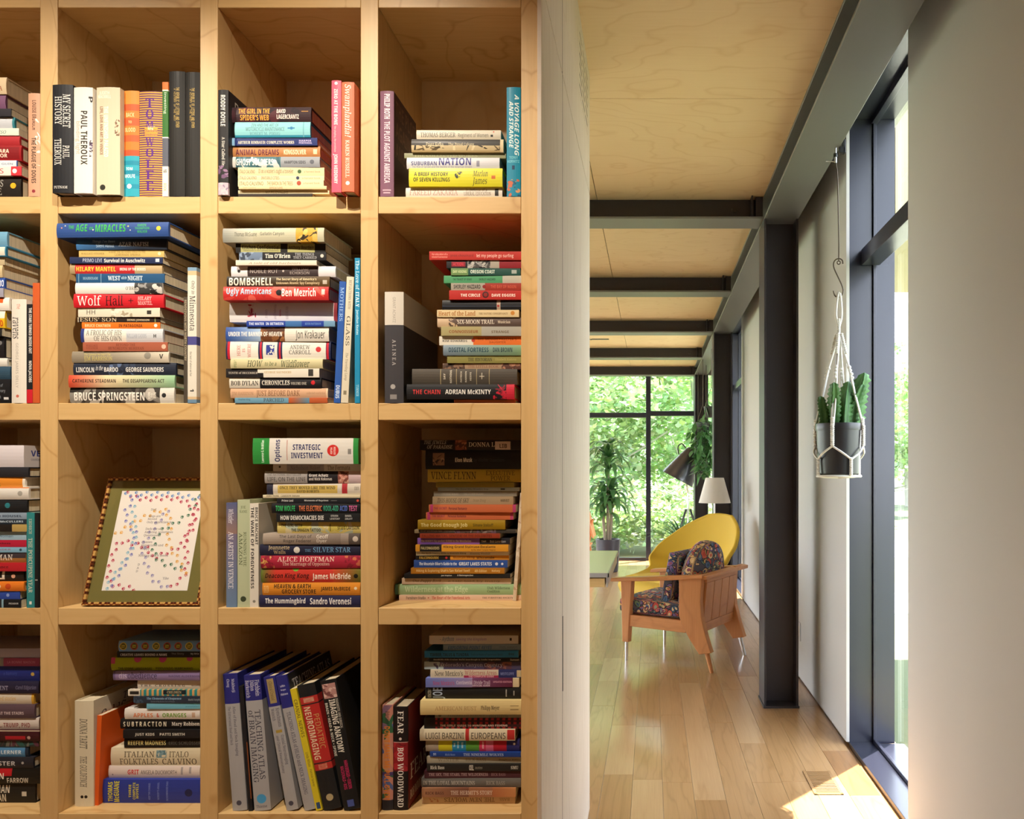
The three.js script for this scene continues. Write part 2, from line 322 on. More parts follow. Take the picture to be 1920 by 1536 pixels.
// ops: [text, u0, u1, colour, font, v0, v1] | [0 band, u0, u1, colour, v0, v1] | [1 blend, u0, u1, c0, c1] | [2 disc, u, v, r, colour] | [3 picture, u0, u1, colours, v0, v1] | [4 crosswise text, ...] | [5 text upside down, ...]
function printSpine(Lm, tm, bg, ops) {
  const k = 2.7 / PX, w = Math.max(8, Math.round(Lm * k)), h = Math.max(6, Math.round(tm * k)), r = sheetRoom(w, h + 8), c = r.ctx;
  c.save(); c.beginPath(); c.rect(r.x - 1, r.y - 1, w + 2, h + 10); c.clip();
  c.fillStyle = bg; c.fillRect(r.x - 1, r.y - 1, w + 2, h + 10);
  const bx = (u0, u1, v0 = 0, v1 = 1) => [r.x + u0 * w - (u0 === 0 ? 1 : 0), r.y + v0 * h - (v0 === 0 ? 1 : 0), (u1 - u0) * w + 1, v1 >= 1 ? h * (1 - v0) + 10 : (v1 - v0) * h];
  for (const o of ops) {
    if (o[0] === 0) { c.fillStyle = o[3]; c.fillRect(...bx(o[1], o[2], o[4], o[5])); }
    else if (o[0] === 1) { const b = bx(o[1], o[2]), g = c.createLinearGradient(b[0], 0, b[0] + b[2], 0); g.addColorStop(0, o[3]); g.addColorStop(1, o[4]); c.fillStyle = g; c.fillRect(...b); }
    else if (o[0] === 2) { c.fillStyle = o[4]; c.beginPath(); c.arc(r.x + o[1] * w, r.y + o[2] * h, o[3] * h, 0, 7); c.fill(); }
    else if (o[0] === 3) {
      const b = bx(o[1], o[2], o[4] ?? 0, o[5] ?? 1); c.save(); c.beginPath(); c.rect(...b); c.clip(); c.fillStyle = o[3][0]; c.fillRect(...b);
      for (let i = 0; i < 26; i++) { c.fillStyle = o[3][Math.floor(rnd() * o[3].length)]; c.beginPath(); c.ellipse(b[0] + rnd() * b[2], b[1] + rnd() * b[3], b[2] * rr(0.03, 0.14), b[3] * rr(0.08, 0.3), rnd() * 3, 0, 7); c.fill(); }
      c.restore();
    } else {
      const cross = o[0] === 4, flip = o[0] === 5, [text, u0, u1, col = '#111', font = 's', v0 = 0.22, v1 = 0.78] = cross || flip ? o.slice(1) : o;
      const b = [r.x + u0 * w, r.y + v0 * h, (u1 - u0) * w, (v1 - v0) * h];
      c.save();
      if (cross) { c.translate(b[0], b[1] + b[3]); c.rotate(-Math.PI / 2); fitText(c, text, 0, 0, b[3], b[2], col, font); }
      else if (flip) { c.translate(b[0] + b[2], b[1] + b[3]); c.rotate(Math.PI); fitText(c, text, 0, 0, b[2], b[3], col, font); }
      else fitText(c, text, ...b, col, font);
      c.restore();
    }
  }
  c.restore();
  return r;
}
// cover profile in (depth from spine, thickness), swept along the length; local axes: x length, y thickness, -z depth
function coverGeometry(Lm, t, w, hard, r) {
  const th = hard ? Math.min(0.0026, t / 6) : 0.0007, bulge = hard ? Math.min(0.0035, t * 0.12) : 0.0006, N = 6, out = [], kinds = [];
  const push = (z, y, kind, v = 0) => { out.push([z, y, v]); kinds.push(kind); };
  push(w, 0, 'c'); push(hard ? 0.006 : 0.001, 0, 'c');
  for (let i = 0; i <= N; i++) { const a = i / N; push(bulge * (1 - Math.sin(Math.PI * (0.08 + 0.84 * a)) ** 0.8), t * a, 's', a); }
  push(hard ? 0.006 : 0.001, t, 'c'); push(w, t, 'c');
  push(w, t - th, 'c'); push(bulge + th, t - th, 'c'); push(bulge + th, th, 'c'); push(w, th, 'c');
  const pos = [], uv = [], idx = [], n = out.length, U = (a) => (r.x + a * r.w) / 2048, VV = (b) => 1 - (r.y + b) / 2048;
  for (let i = 0; i < n; i++) {
    const j = (i + 1) % n, sp = kinds[i] === 's' && kinds[j] === 's', q = pos.length / 3;
    for (const [k, x, u] of [[i, 0, 0], [j, 0, 0], [j, Lm, 1], [i, Lm, 1]]) { pos.push(x, out[k][1], -out[k][0]); uv.push(U(0.004 + u * 0.992), sp ? VV(1 + (1 - out[k][2]) * (r.h - 10)) : VV(r.h - 3)); }
    idx.push(q, q + 2, q + 1, q, q + 3, q + 2);
  }
  const shape = out.map(([z, y]) => new THREE.Vector2(-z, y)), tris = THREE.ShapeUtils.triangulateShape(shape, []);
  for (const x of [0, Lm]) { const q = pos.length / 3; for (const s of shape) { pos.push(x, s.y, s.x); uv.push(U(x ? 0.99 : 0.01), VV(r.h - 3)); } for (const t3 of tris) idx.push(...(x ? [q + t3[0], q + t3[2], q + t3[1]] : [q + t3[0], q + t3[1], q + t3[2]])); }
  const g = new THREE.BufferGeometry();
  g.setAttribute('position', new THREE.Float32BufferAttribute(pos, 3)); g.setAttribute('uv', new THREE.Float32BufferAttribute(uv, 2)); g.setIndex(idx);
  const f = g.toNonIndexed(); f.computeVertexNormals();
  return f;
}
function colourName(h) {
  const [r, g, b] = hex(h), mx = Math.max(r, g, b), mn = Math.min(r, g, b), l = (mx + mn) / 2, s = mx === mn ? 0 : (mx - mn) / (255 - Math.abs(2 * l - 255));
  let hu = mx === mn ? 0 : mx === r ? ((g - b) / (mx - mn)) * 60 : mx === g ? 120 + ((b - r) / (mx - mn)) * 60 : 240 + ((r - g) / (mx - mn)) * 60; if (hu < 0) hu += 360;
  if (l < 42) return hu > 190 && hu < 260 && mx - mn > 18 ? 'navy' : 'black';
  if (mx - mn < 22) return l > 195 ? 'white' : l > 120 ? 'grey' : 'charcoal';
  if (l > 212) return b > r + 6 ? 'pale blue' : 'cream';
  if (hu >= 20 && hu < 65 && s < 0.62) return l > 190 ? 'cream' : l > 120 ? 'tan' : 'brown';
  if (hu < 14 || hu >= 345) return l > 150 ? 'pink' : l < 85 ? 'maroon' : 'red';
  if (hu < 40) return l < 90 ? 'brown' : 'orange';
  if (hu < 66) return l < 110 ? 'olive' : 'yellow';
  if (hu < 165) return l > 150 ? 'pale green' : 'green';
  if (hu < 195) return 'teal';
  if (hu < 250) return l > 150 ? 'pale blue' : l < 60 ? 'navy' : 'blue';
  if (hu < 300) return 'purple';
  return 'mauve';
}
const ORD = 'first second third fourth fifth sixth seventh eighth ninth tenth eleventh twelfth thirteenth fourteenth fifteenth sixteenth seventeenth eighteenth nineteenth twentieth twenty-first twenty-second twenty-third twenty-fourth twenty-fifth'.split(' ');
function makeBook(Lm, t, bg, ops, o) {
  const hard = o.h ?? t > 0.021, w = o.w ?? Math.min(0.2, Math.max(0.125, Lm * 0.66));
  const r = printSpine(Lm, t, bg, ops), g = new THREE.Group();
  g.name = numbered(hard ? 'hardcover_book' : 'paperback_book');
  mesh('cover', coverGeometry(Lm, t, w, hard, r), r.mat, g);
  const i = hard ? 0.003 : 0.0004, th = hard ? 0.0026 : 0.0007, pg = box(i, Lm - i, Math.min(th, t / 6), t - Math.min(th, t / 6), -w + i, -Math.min(0.006, t / 5), 'x');
  mesh('pages', pg, M.page, g);
  if (o.cover || o.box) {                                           // print on the front board, or the closed end of a slipcase
    const { bg: cb, text } = o.cover || o.box, c = document.createElement('canvas'), cw = c.width = o.box ? 384 : 256, ch = c.height = o.box ? 192 : 384, x = c.getContext('2d');
    x.fillStyle = cb; x.fillRect(0, 0, cw, ch);
    for (const [str, u0, u1, v0, v1, col, font] of text) fitText(x, str, u0 * cw, v0 * ch, (u1 - u0) * cw, (v1 - v0) * ch, col, font);
    const ct = new THREE.CanvasTexture(c); ct.colorSpace = THREE.SRGBColorSpace; ct.magFilter = THREE.LinearFilter;
    const pos = o.box ? [[Lm, 0, 0], [Lm, 0, -w], [Lm, t, -w], [Lm, t, 0]] : [[Lm, t, -0.007], [Lm, t, -w], [0, t, -w], [0, t, -0.007]], pg2 = new THREE.BufferGeometry();
    pg2.setAttribute('position', new THREE.Float32BufferAttribute(pos.map(([a, b, d]) => o.box ? [a + 0.0006, b, d] : [a, b + 0.0002, d]).flat(), 3));
    pg2.setAttribute('uv', new THREE.Float32BufferAttribute([0, 0, 1, 0, 1, 1, 0, 1], 2)); pg2.setIndex([0, 1, 2, 0, 2, 3]); pg2.computeVertexNormals();
    mesh(o.box ? 'end_panel' : 'front_print', pg2, S({ map: ct, roughness: 0.55, side: THREE.DoubleSide }), g);
  }
  const txt = ops.filter((q) => typeof q[0] === 'string' || q[0] === 4 || q[0] === 5)[0], fg = txt ? (typeof txt[0] === 'string' ? txt[3] : txt[4]) || '#111111' : null;
  g.userData.look = (o.c || colourName(bg)) + ' book' + (fg ? ' with ' + (o.f || colourName(fg)) + ' lettering' : '');
  return g;
}
function putBook(g, label) {
  const words = label.split(/\s+/);
  if (words.length > 16) label = label.replace(' lettering', ' letters').replace('with ', '').split(/\s+/).slice(0, 16).join(' ');
  tag(g, label, 'book', 'books in the bookcase'); delete g.userData.look; scene.add(g);
}
// a pile: items listed bottom up as [x0, x1, top, colour, ops, options] in the pixels of a crop (ox, oy, s) of the photograph
function pile(col, row, [ox, oy, s], rec, place, items) {
  const [bx0, bx1] = COLS[col], floor = ROWS[row][1]; let y = floor, prev = null;
  items.forEach(([x0, x1, top, bg, ops = [], o = {}], n) => {
    const r = rec + (o.r ?? rr(-0.004, 0.004)), z = D + r;
    if (prev === null) prev = VY - (floor - EYE) * F / z;
    const ty = oy + top * s, t = Math.max(0.004, (prev - ty) * z / F); prev = ty;
    let a = (ox + x0 * s - VX) * z / F, b = (ox + x1 * s - VX) * z / F;
    b = Math.min(b, bx1 - 0.0015); a = Math.max(a, bx0 + 0.0015 - (col ? 0 : 1));
    const Lm = o.L ?? b - a, g = makeBook(Lm, t - 0.0003, bg, ops, o);
    g.position.set(b - Lm, y + 0.0001, -z); y += t;
    g.rotation.y = (o.yaw ?? rr(-0.6, 0.6)) * Math.PI / 180;
    putBook(g, `${g.userData.look}, ${n === items.length - 1 ? 'topmost' : ORD[n] + ' from bottom'} of ${place}`);
  });
}
// upright books: [x0, x1, top, colour, ops, options]; the spine's length runs down; o.tilt leans the top to the left
function upright(col, row, [ox, oy, s], rec, place, items) {
  const [bx0, bx1] = COLS[col], floor = ROWS[row][1]; let edge = bx0 + 0.001;
  items.forEach(([x0, x1, top, bg, ops = [], o = {}], n) => {
    const z = D + rec + (o.r ?? 0), tilt = (o.tilt ?? 0) * Math.PI / 180;
    let a = (ox + x0 * s - VX) * z / F; const b = Math.min((ox + x1 * s - VX) * z / F, bx1 - 0.001);
    a = Math.max(a, tilt ? a : edge);
    const t = Math.max(0.005, (b - a) * Math.cos(tilt)), Lm = ((EYE + (VY - oy - top * s) * z / F) - floor) / Math.cos(tilt), g = makeBook(Lm, t - 0.0003, bg, ops, { ...o, w: o.w ?? Math.min(0.19, Lm * 0.66) });
    const stand = new THREE.Matrix4().makeBasis(V(0, -1, 0), V(1, 0, 0), V(0, 0, 1));      // length runs down, thickness to the right
    const q = new THREE.Matrix4().makeTranslation(tilt >= 0 ? a : b, floor + 0.0002, -z).multiply(new THREE.Matrix4().makeRotationZ(tilt)).multiply(new THREE.Matrix4().makeTranslation(tilt >= 0 ? 0 : -t, Lm, 0));
    q.multiply(stand).decompose(g.position, g.quaternion, g.scale);
    edge = b + 0.0004;
    putBook(g, `${g.userData.look}, ${o.tilt ? 'leaning' : 'upright'}, ${o.p || ORD[n] + ' in ' + place}`);
  });
}
// ---------------------------------------------------------------- what stands in each bay
const W_ = '#efe9dc', K_ = '#17151a', G_ = '#d9b45a';
// --- first row in view
{
  const C = [0, 130, 0.2031], far = { L: 0.2 };
  pile(0, 0, C, 0.0, 'pile beside the peach upright book', [
    [-700, 195, 990, '#1d1712', [['BRAS', 0.62, 0.8, '#a8a49c', 'r', 0.15, 0.5], ['LLE', 0.66, 0.78, '#a8a49c', 'r', 0.55, 0.88], [2, 0.91, 0.45, 0.14, '#e0a61e']], far],
    [-700, 195, 905, '#d9d2c8', [[0, 0.88, 1, '#c8313c'], [2, 0.92, 0.5, 0.25, '#f0e0dc'], ['ESSAYS', 0.5, 0.8, '#b04040', 'n']], far],
    [-700, 155, 845, '#cfd3d8', [[0, 0.985, 1, '#2a4a86'], ['LE GUIN', 0.75, 0.95, '#4a5a78', 'n', 0.4, 0.7]], far],
    [-700, 195, 700, '#8e1017', [[0, 0.3, 0.97, '#7a0c13', 0.12, 0.88], ['BARBARA', 0.6, 0.86, '#e8d8c0', 's', 0.25, 0.5], ['HARROR', 0.6, 0.84, '#e8d8c0', 's', 0.54, 0.78]], far],
    [-700, 180, 612, '#a3262c', [['NOVEL', 0.4, 0.6, '#d8a0a0', 'r']], far],
    [-700, 175, 545, '#d8d4c4', [['PARADISO', 0.6, 0.85, '#4a7a70', 'i', 0.3, 0.75]], far],
    [-700, 130, 440, '#b9bcc2', [[0, 0.97, 1, '#2c7480']], { ...far, h: 1 }],
    [-700, 100, 370, '#26242b', [], far],
    [-700, 45, 235, '#e2dcd4', [[0, 0.9, 1, '#6f4a68'], [0, 0, 0.7, '#4a3448']], { ...far, h: 1 }],
    [-700, 60, 80, '#c9b391', [['THE', 0.85, 0.92, '#6a4a30', 'S', 0.3, 0.5], ['SEA', 0.85, 0.95, '#8a4a30', 'S', 0.55, 0.8]], { ...far, h: 1 }],
  ]);
  upright(0, 0, C, 0, 'the first bay', [[255, 368, 220, '#c79a7c', [['LOUISE ERDRICH', 0.07, 0.36, '#5a3428', 's', 0.3, 0.62], [3, 0.25, 0.7, ['#c79a7c', '#efe6da', '#c79a7c', '#e9dccd', '#c79a7c'], 0, 0.4], ['THE PLAGUE OF DOVES', 0.43, 0.87, '#2a1a14', 's', 0.3, 0.66], [2, 0.945, 0.5, 0.14, '#8a3038']], { c: 'peach', p: 'beside the pile with the dark red framed title' }]]);
  upright(1, 0, C, 0, 'row with the purple and gold striped book', [
    [478, 668, 140, '#14161c', [['MY SECRET', 0.09, 0.4, '#e8e4dc', 'r', 0.12, 0.46], ['HISTORY', 0.11, 0.37, '#e8e4dc', 'r', 0.5, 0.86], ['PAUL', 0.56, 0.68, '#e8e4dc', 'r', 0.16, 0.46], ['THEROUX', 0.5, 0.74, '#e8e4dc', 'r', 0.52, 0.88], [4, 'PUTNAM', 0.93, 0.955, '#e8e4dc', 'r', 0.25, 0.92]], { r: -0.022 }],
    [672, 850, 165, '#e4dccf', [['PAUL THEROUX', 0.22, 0.73, '#1a1612', 's', 0.26, 0.6], ['blinding light', 0.32, 0.63, '#a08c78', 'n', 0.64, 0.92], [3, 0.5, 0.66, ['#e4dccf', '#5a4a6a', '#e4dccf', '#3a2c40'], 0, 0.18], ['P', 0.08, 0.15, '#16141a', 's', 0.0, 0.2]], { r: -0.02 }],
    [886, 1103, 165, '#c8bfa4', [['LIFE, LOVE AND ART IN VENICE', 0.18, 0.63, '#7a4a34', 's', 0.7, 0.84], ['THE UNFINISHED PALAZZO', 0.18, 0.65, '#f2ecdc', 's', 0.48, 0.66], [4, 'JUDITH', 0.04, 0.07, '#eee8d8', 'n', 0.42, 0.86], [4, 'MACKRELL', 0.075, 0.105, '#eee8d8', 'n', 0.36, 0.92], [3, 0.3, 0.45, ['#c8bfa4', '#7a5a44', '#b09a7c'], 0, 0.22], [2, 0.93, 0.72, 0.12, '#2a2820']], { r: -0.012 }],
    [1105, 1280, 197, '#e0782c', [[0, 0, 0.13, '#ea8a34'], [0, 0.13, 0.19, '#d9582a'], [0, 0.26, 0.33, '#d9582a'], [0, 0.42, 0.48, '#d9582a'], [0, 0.56, 0.615, '#d9502a'], [0, 0.615, 1, '#2aa0b4'], [0, 0.66, 0.7, '#1686a0'], [0, 0.75, 0.8, '#1686a0'], [0, 0.88, 0.92, '#1a8ca6'], [4, 'BACK', 0.21, 0.25, '#f4c890', 's', 0.3, 0.86], [4, 'TO', 0.285, 0.31, '#f4c890', 's', 0.45, 0.68], [4, 'BLOOD', 0.35, 0.39, '#f4c890', 's', 0.22, 0.94], [4, 'TOM', 0.72, 0.75, '#e0f4f4', 's', 0.38, 0.84], [4, 'WOLFE', 0.785, 0.82, '#e0f4f4', 's', 0.24, 0.94], [2, 0.9, 0.62, 0.16, '#e8f0ec']], {}],
    [1282, 1495, 203, '#d8a038', [...Array.from({ length: 46 }, (_, i) => [0, i / 46, i / 46 + 0.009, '#5a2c5e']), ...[...'TOM'].map((l, i) => [4, l, 0.07 + i * 0.105, 0.155 + i * 0.105, '#552080', 'S', 0.34, 0.72]), [0, 0.345, 0.43, '#d8a038', 0.2, 0.75], ['I am', 0.33, 0.37, '#f4ead0', 'i', 0.3, 0.6], [4, 'Charlotte', 0.36, 0.39, '#4a1c60', 'i', 0.2, 0.82], [4, 'Simmons', 0.395, 0.425, '#4a1c60', 'i', 0.2, 0.82], ...[...'WOLFE'].map((l, i) => [4, l, 0.435 + i * 0.105, 0.52 + i * 0.105, '#552080', 'S', 0.34, 0.72])], { c: 'gold and purple striped', p: 'beside the thin green book' }],
    [1498, 1553, 118, '#2f6a26', [[0, 0, 0.07, '#e0702a'], [0, 0.07, 0.08, W_], [0, 0.48, 0.49, W_], [0, 0.49, 0.735, '#565a66'], [0, 0.735, 1, '#e4ddd2'], ['Investing', 0.09, 0.28, '#dfe8d8', 'n', 0.3, 0.75], ['10', 0.76, 0.79, '#222222', 's', 0.25, 0.8], ['BOOK', 0.88, 0.95, '#e08a60', 'n', 0.3, 0.75]], {}],
    [1556, 1704, 18, '#15130f', [['THE REPUBLIC OF LETTERS AND OTHER', 0.13, 0.45, '#c8a850', 'm', 0.34, 0.54], ['A HISTORY OF THE WEST', 0.14, 0.4, '#b89848', 'm', 0.56, 0.68]], {}],
    [1707, 1845, 25, '#15130f', [['THE REPUBLIC OF LETTERS AND OTHER', 0.13, 0.45, '#c8a850', 'm', 0.34, 0.54], ['A HISTORY OF THE WEST', 0.14, 0.4, '#b89848', 'm', 0.56, 0.68]], {}],
  ]);
}
{
  const C = [400, 130, 0.1758], pl = 'pile between black and pink uprights';
  upright(2, 0, C, 0, 'bay', [[48, 156, 218, '#1d1c1d', [['RODDY DOYLE', 0.05, 0.35, W_, 's', 0.28, 0.72], ['A Star Called Henry', 0.45, 0.78, W_, 'r', 0.3, 0.7], [3, 0.72, 0.84, ['#1d1c1d', '#6a4a6a', '#8a6a88', '#302430']], [3, 0.88, 1, ['#b8a8b4', '#8a7890', '#c8b8bc']]], { r: -0.01, p: 'beside the pile topped by a maroon thriller', cover: { bg: '#1c1b1d', text: [['RODDY', 0.12, 0.88, 0.06, 0.17, '#b8b0a4', 'n'], ['DOYLE', 0.12, 0.88, 0.2, 0.31, '#b8b0a4', 'n']] } }]]);
  upright(2, 0, C, 0, 'bay', [
    [1258, 1362, 118, '#e0546c', [['ZERO AT THE BONE', 0.08, 0.4, '#f8e4dc', 's', 0.35, 0.7], ['the playboy, the prostitute', 0.41, 0.64, '#f4c8c0', 'n', 0.5, 0.75], ['JOHN HEIDENRY', 0.66, 0.92, '#f8e4dc', 's', 0.35, 0.7], [2, 0.03, 0.5, 0.16, '#f8e4dc']], { r: -0.026, p: 'beside the coral book' }],
    [1365, 1500, 135, '#e06a48', [['Swamplandia!', 0.02, 0.5, '#f8e6d8', 'i', 0.25, 0.85], ['KAREN RUSSELL', 0.53, 0.87, '#f8e6d8', 'r', 0.35, 0.66], [2, 0.92, 0.5, 0.16, '#f8e6d8']], { r: -0.03, c: 'coral', p: 'beside the pink book' }],
  ]);
  const items = [
    [265, 1060, 1325, '#2a2118', []],
    [265, 1235, 1285, '#dccba0', [['MARCOVALDO', 0.3, 0.55, '#4a3820', 'n', 0.3, 0.8]]],
    [270, 1205, 1248, '#d4c296', [['DIFFICULT LOVES', 0.35, 0.5, '#4a3820', 'n', 0.3, 0.8], ['Italo Calvino', 0.05, 0.2, '#b09a70', 'n', 0.35, 0.75]]],
    [262, 1180, 1180, '#e0cfa4', [['ITALO CALVINO', 0.02, 0.3, '#4a3a24', 'n', 0.2, 0.8], ['THE BARON IN THE TREES', 0.34, 0.64, '#4a3a24', 'n', 0.2, 0.8], [2, 0.71, 0.5, 0.34, '#a84a34'], ['a harvest book', 0.76, 0.95, '#8a7a5a', 'n', 0.35, 0.65]], { r: 0.002 }],
    [262, 1180, 1128, '#e0cfa4', [['ITALO CALVINO', 0.02, 0.22, '#4a3a24', 'n', 0.2, 0.8], ['INVISIBLE CITIES', 0.27, 0.48, '#4a3a24', 'n', 0.2, 0.8], [2, 0.69, 0.5, 0.34, '#2a3450'], ['a harvest book', 0.74, 0.95, '#8a7a5a', 'n', 0.35, 0.65]], { r: 0.002 }],
    [262, 1180, 1042, '#dac99c', [['ITALO CALVINO', 0.02, 0.2, '#4a3a24', 'n', 0.3, 0.75], ["If on a winter's night a traveler", 0.24, 0.64, '#3a2c1a', 'r', 0.2, 0.85], [2, 0.71, 0.5, 0.24, '#3a5a34'], ['a harvest book', 0.76, 0.95, '#8a7a5a', 'n', 0.4, 0.62]], { r: 0.002 }],
    [183, 1135, 928, '#8f9398', [[3, 0, 0.56, ['#3f6a72', '#56808a', '#d8d4cc', '#3f6a72', '#2f5560']], [0, 0, 0.06, '#d8d4cc'], ['GHOST SOLDIERS', 0.06, 0.48, '#f0ece0', 's', 0.2, 0.82], ['HAMPTON SIDES', 0.6, 0.84, '#2c2e34', 's', 0.4, 0.66], [2, 0.91, 0.5, 0.2, '#5a5e68']], {}],
    [185, 1140, 815, '#b47a48', [['ANIMAL DREAMS', 0.06, 0.54, '#5a1c34', 's', 0.3, 0.82], ['KINGSOLVER', 0.59, 0.84, '#f0e0b8', 's', 0.32, 0.78], [0, 0.92, 0.96, '#e8d4a8', 0.3, 0.75]], {}],
    [160, 1110, 732, '#1c2a66', [[0, 0, 0.075, '#7fa8c8'], ['ARTHUR RIMBAUD: COMPLETE WORKS', 0.11, 0.74, '#e8dcc0', 'S', 0.4, 0.78], ['HARPER', 0.79, 0.93, '#c8b8d8', 's', 0.25, 0.5], ['PERENNIAL', 0.79, 0.94, '#c8b8d8', 's', 0.58, 0.78]], {}],
    [226, 1035, 568, '#86c4c8', [[0, 0, 1, '#2a86a0', 0.86, 1], ['ZEN AND THE ART OF', 0.22, 0.58, '#4a6a70', 'n', 0.1, 0.33], ['MOTORCYCLE MAINTENANCE', 0.15, 0.66, '#4a6a70', 'n', 0.36, 0.6], ['ROBERT M. PIRSIG', 0.2, 0.6, '#5a8a94', 'r', 0.64, 0.84], [2, 0.75, 0.42, 0.1, '#2a74a4'], [0, 0.7, 0.79, '#2a74a4', 0.38, 0.46], [0, 0.9, 0.91, '#6aa4b0']], {}],
    [162, 1045, 405, '#2c1218', [[3, 0, 1, ['#2c1218', '#4a1820', '#3a141c', '#1c0c14']], ['THE GIRL IN THE', 0.12, 0.5, '#f0a83a', 's', 0.1, 0.44], ["SPIDER'S WEB", 0.14, 0.49, '#f0a83a', 's', 0.52, 0.86], ['DAVID', 0.58, 0.69, '#f0e4d8', 's', 0.14, 0.42], ['LAGERCRANTZ', 0.58, 0.85, '#f0e4d8', 's', 0.5, 0.78], [0, 0.88, 0.96, '#d89a3a', 0.28, 0.32]], { c: 'maroon' }],
  ];
  pile(2, 0, C, 0.006, pl, items);
}
{
  const C = [700, 130, 0.1758];
  upright(3, 0, C, 0, 'bay', [[70, 216, 230, '#7a5064', [['PHILIP ROTH', 0.03, 0.27, '#ecdce0', 's', 0.26, 0.68], ['THE PLOT AGAINST AMERICA', 0.29, 0.87, '#e4ccd4', 's', 0.26, 0.68], [0, 0.93, 0.94, '#c8a8b4', 0.2, 0.8], [0, 0.955, 0.965, '#c8a8b4', 0.25, 0.75]], { c: 'purple', p: 'opposite the teal upright book', w: 0.16, cover: { bg: '#3a2420', text: [['THE PLOT', 0.05, 0.95, 0.05, 0.2, '#6e4c40', 's'], ['AGAINST', 0.05, 0.95, 0.25, 0.4, '#6e4c40', 's'], ['AMERICA', 0.05, 0.95, 0.45, 0.6, '#6e4c40', 's']] } }]]);
  upright(3, 0, C, 0, 'bay', [[1420, 1578, 190, '#1487a4', [['A VOYAGE LONG', 0.07, 0.62, '#eef4ee', 'I', 0.12, 0.42], ['AND STRANGE', 0.13, 0.55, '#eef4ee', 'I', 0.5, 0.8], [4, 'TONY', 0.63, 0.655, '#7ac4d0', 's', 0.2, 0.8], [4, 'HORWITZ', 0.665, 0.69, '#7ac4d0', 's', 0.1, 0.95], [0, 0.715, 0.75, '#123a5a', 0.42, 0.6], [3, 0.84, 1, ['#1487a4', '#c86a4a', '#2a5a74', '#d89a6a', '#1a6a88']]], { p: 'opposite the purple upright book' }]]);
  pile(3, 0, C, 0.004, 'pile between purple and teal uprights', [
    [345, 1375, 1262, '#d8cfc0', [['FAREED ZAKARIA', 0.04, 0.54, '#b08878', 'r', 0.2, 0.74], ['In Defense of a', 0.62, 0.84, '#6a5a4a', 'n', 0.1, 0.36], ['LIBERAL EDUCATION', 0.6, 0.88, '#5a4a3a', 'r', 0.42, 0.76], [0, 0.92, 0.955, '#2a2620', 0.1, 0.8]], {}],
    [378, 1375, 1066, '#d8cf26', [['A BRIEF HISTORY', 0.06, 0.42, '#14140c', 's', 0.22, 0.44], ['OF SEVEN KILLINGS', 0.05, 0.44, '#14140c', 's', 0.52, 0.74], [0, 0.51, 0.53, '#2a3426', 0.2, 0.55], [3, 0.49, 0.57, ['#d8cf26', '#2a3426', '#d8cf26'], 0.2, 0.65], ['Marlon', 0.68, 0.84, '#1c1c10', 'i', 0.15, 0.46], ['James', 0.68, 0.83, '#1c1c10', 'i', 0.52, 0.86], [0, 0.88, 0.92, '#c86a2a', 0.42, 0.6]], { r: -0.006 }],
    [355, 1345, 945, '#cfcfd2', [['SUBURBAN', 0.05, 0.33, '#3a3a70', 's', 0.36, 0.7], ['NATION', 0.34, 0.7, '#2c2c78', 's', 0.02, 0.68], ['The Rise of Sprawl and the Decline of the American Dream', 0.06, 0.7, '#7a7a88', 'n', 0.74, 0.94], [0, 0.75, 0.78, '#8a8a98', 0.3, 0.8]], {}],
    [330, 1412, 890, '#8a8a66', [['THE COLLECTED WORKS', 0.1, 0.72, '#b4b48c', 'r', 0.3, 0.7]], {}],
    [405, 1385, 752, '#2a241a', [[0, 0, 1, '#b8a070', 0.78, 1], [3, 0, 1, ['#c8b48a', '#2a241a', '#e0d0a8', '#5a4a30'], 0.5, 0.86], ['Franz Kafka', 0.16, 0.35, '#e8d8b0', 'r', 0.3, 0.56], ['The Penal Colony', 0.4, 0.68, '#e8d8b0', 'r', 0.3, 0.56], [0, 0.96, 1, '#d8c49a']], {}],
    [460, 1360, 648, '#d0c8b4', [['THOMAS BERGER', 0.05, 0.46, '#2a241c', 'r', 0.28, 0.74], ['Regiment of Women', 0.49, 0.85, '#4a4438', 'n', 0.34, 0.84], [0, 0.875, 0.9, '#22201c', 0.5, 0.7], [2, 0.91, 0.2, 0.07, '#c04a3a']], {}],
  ]);
}
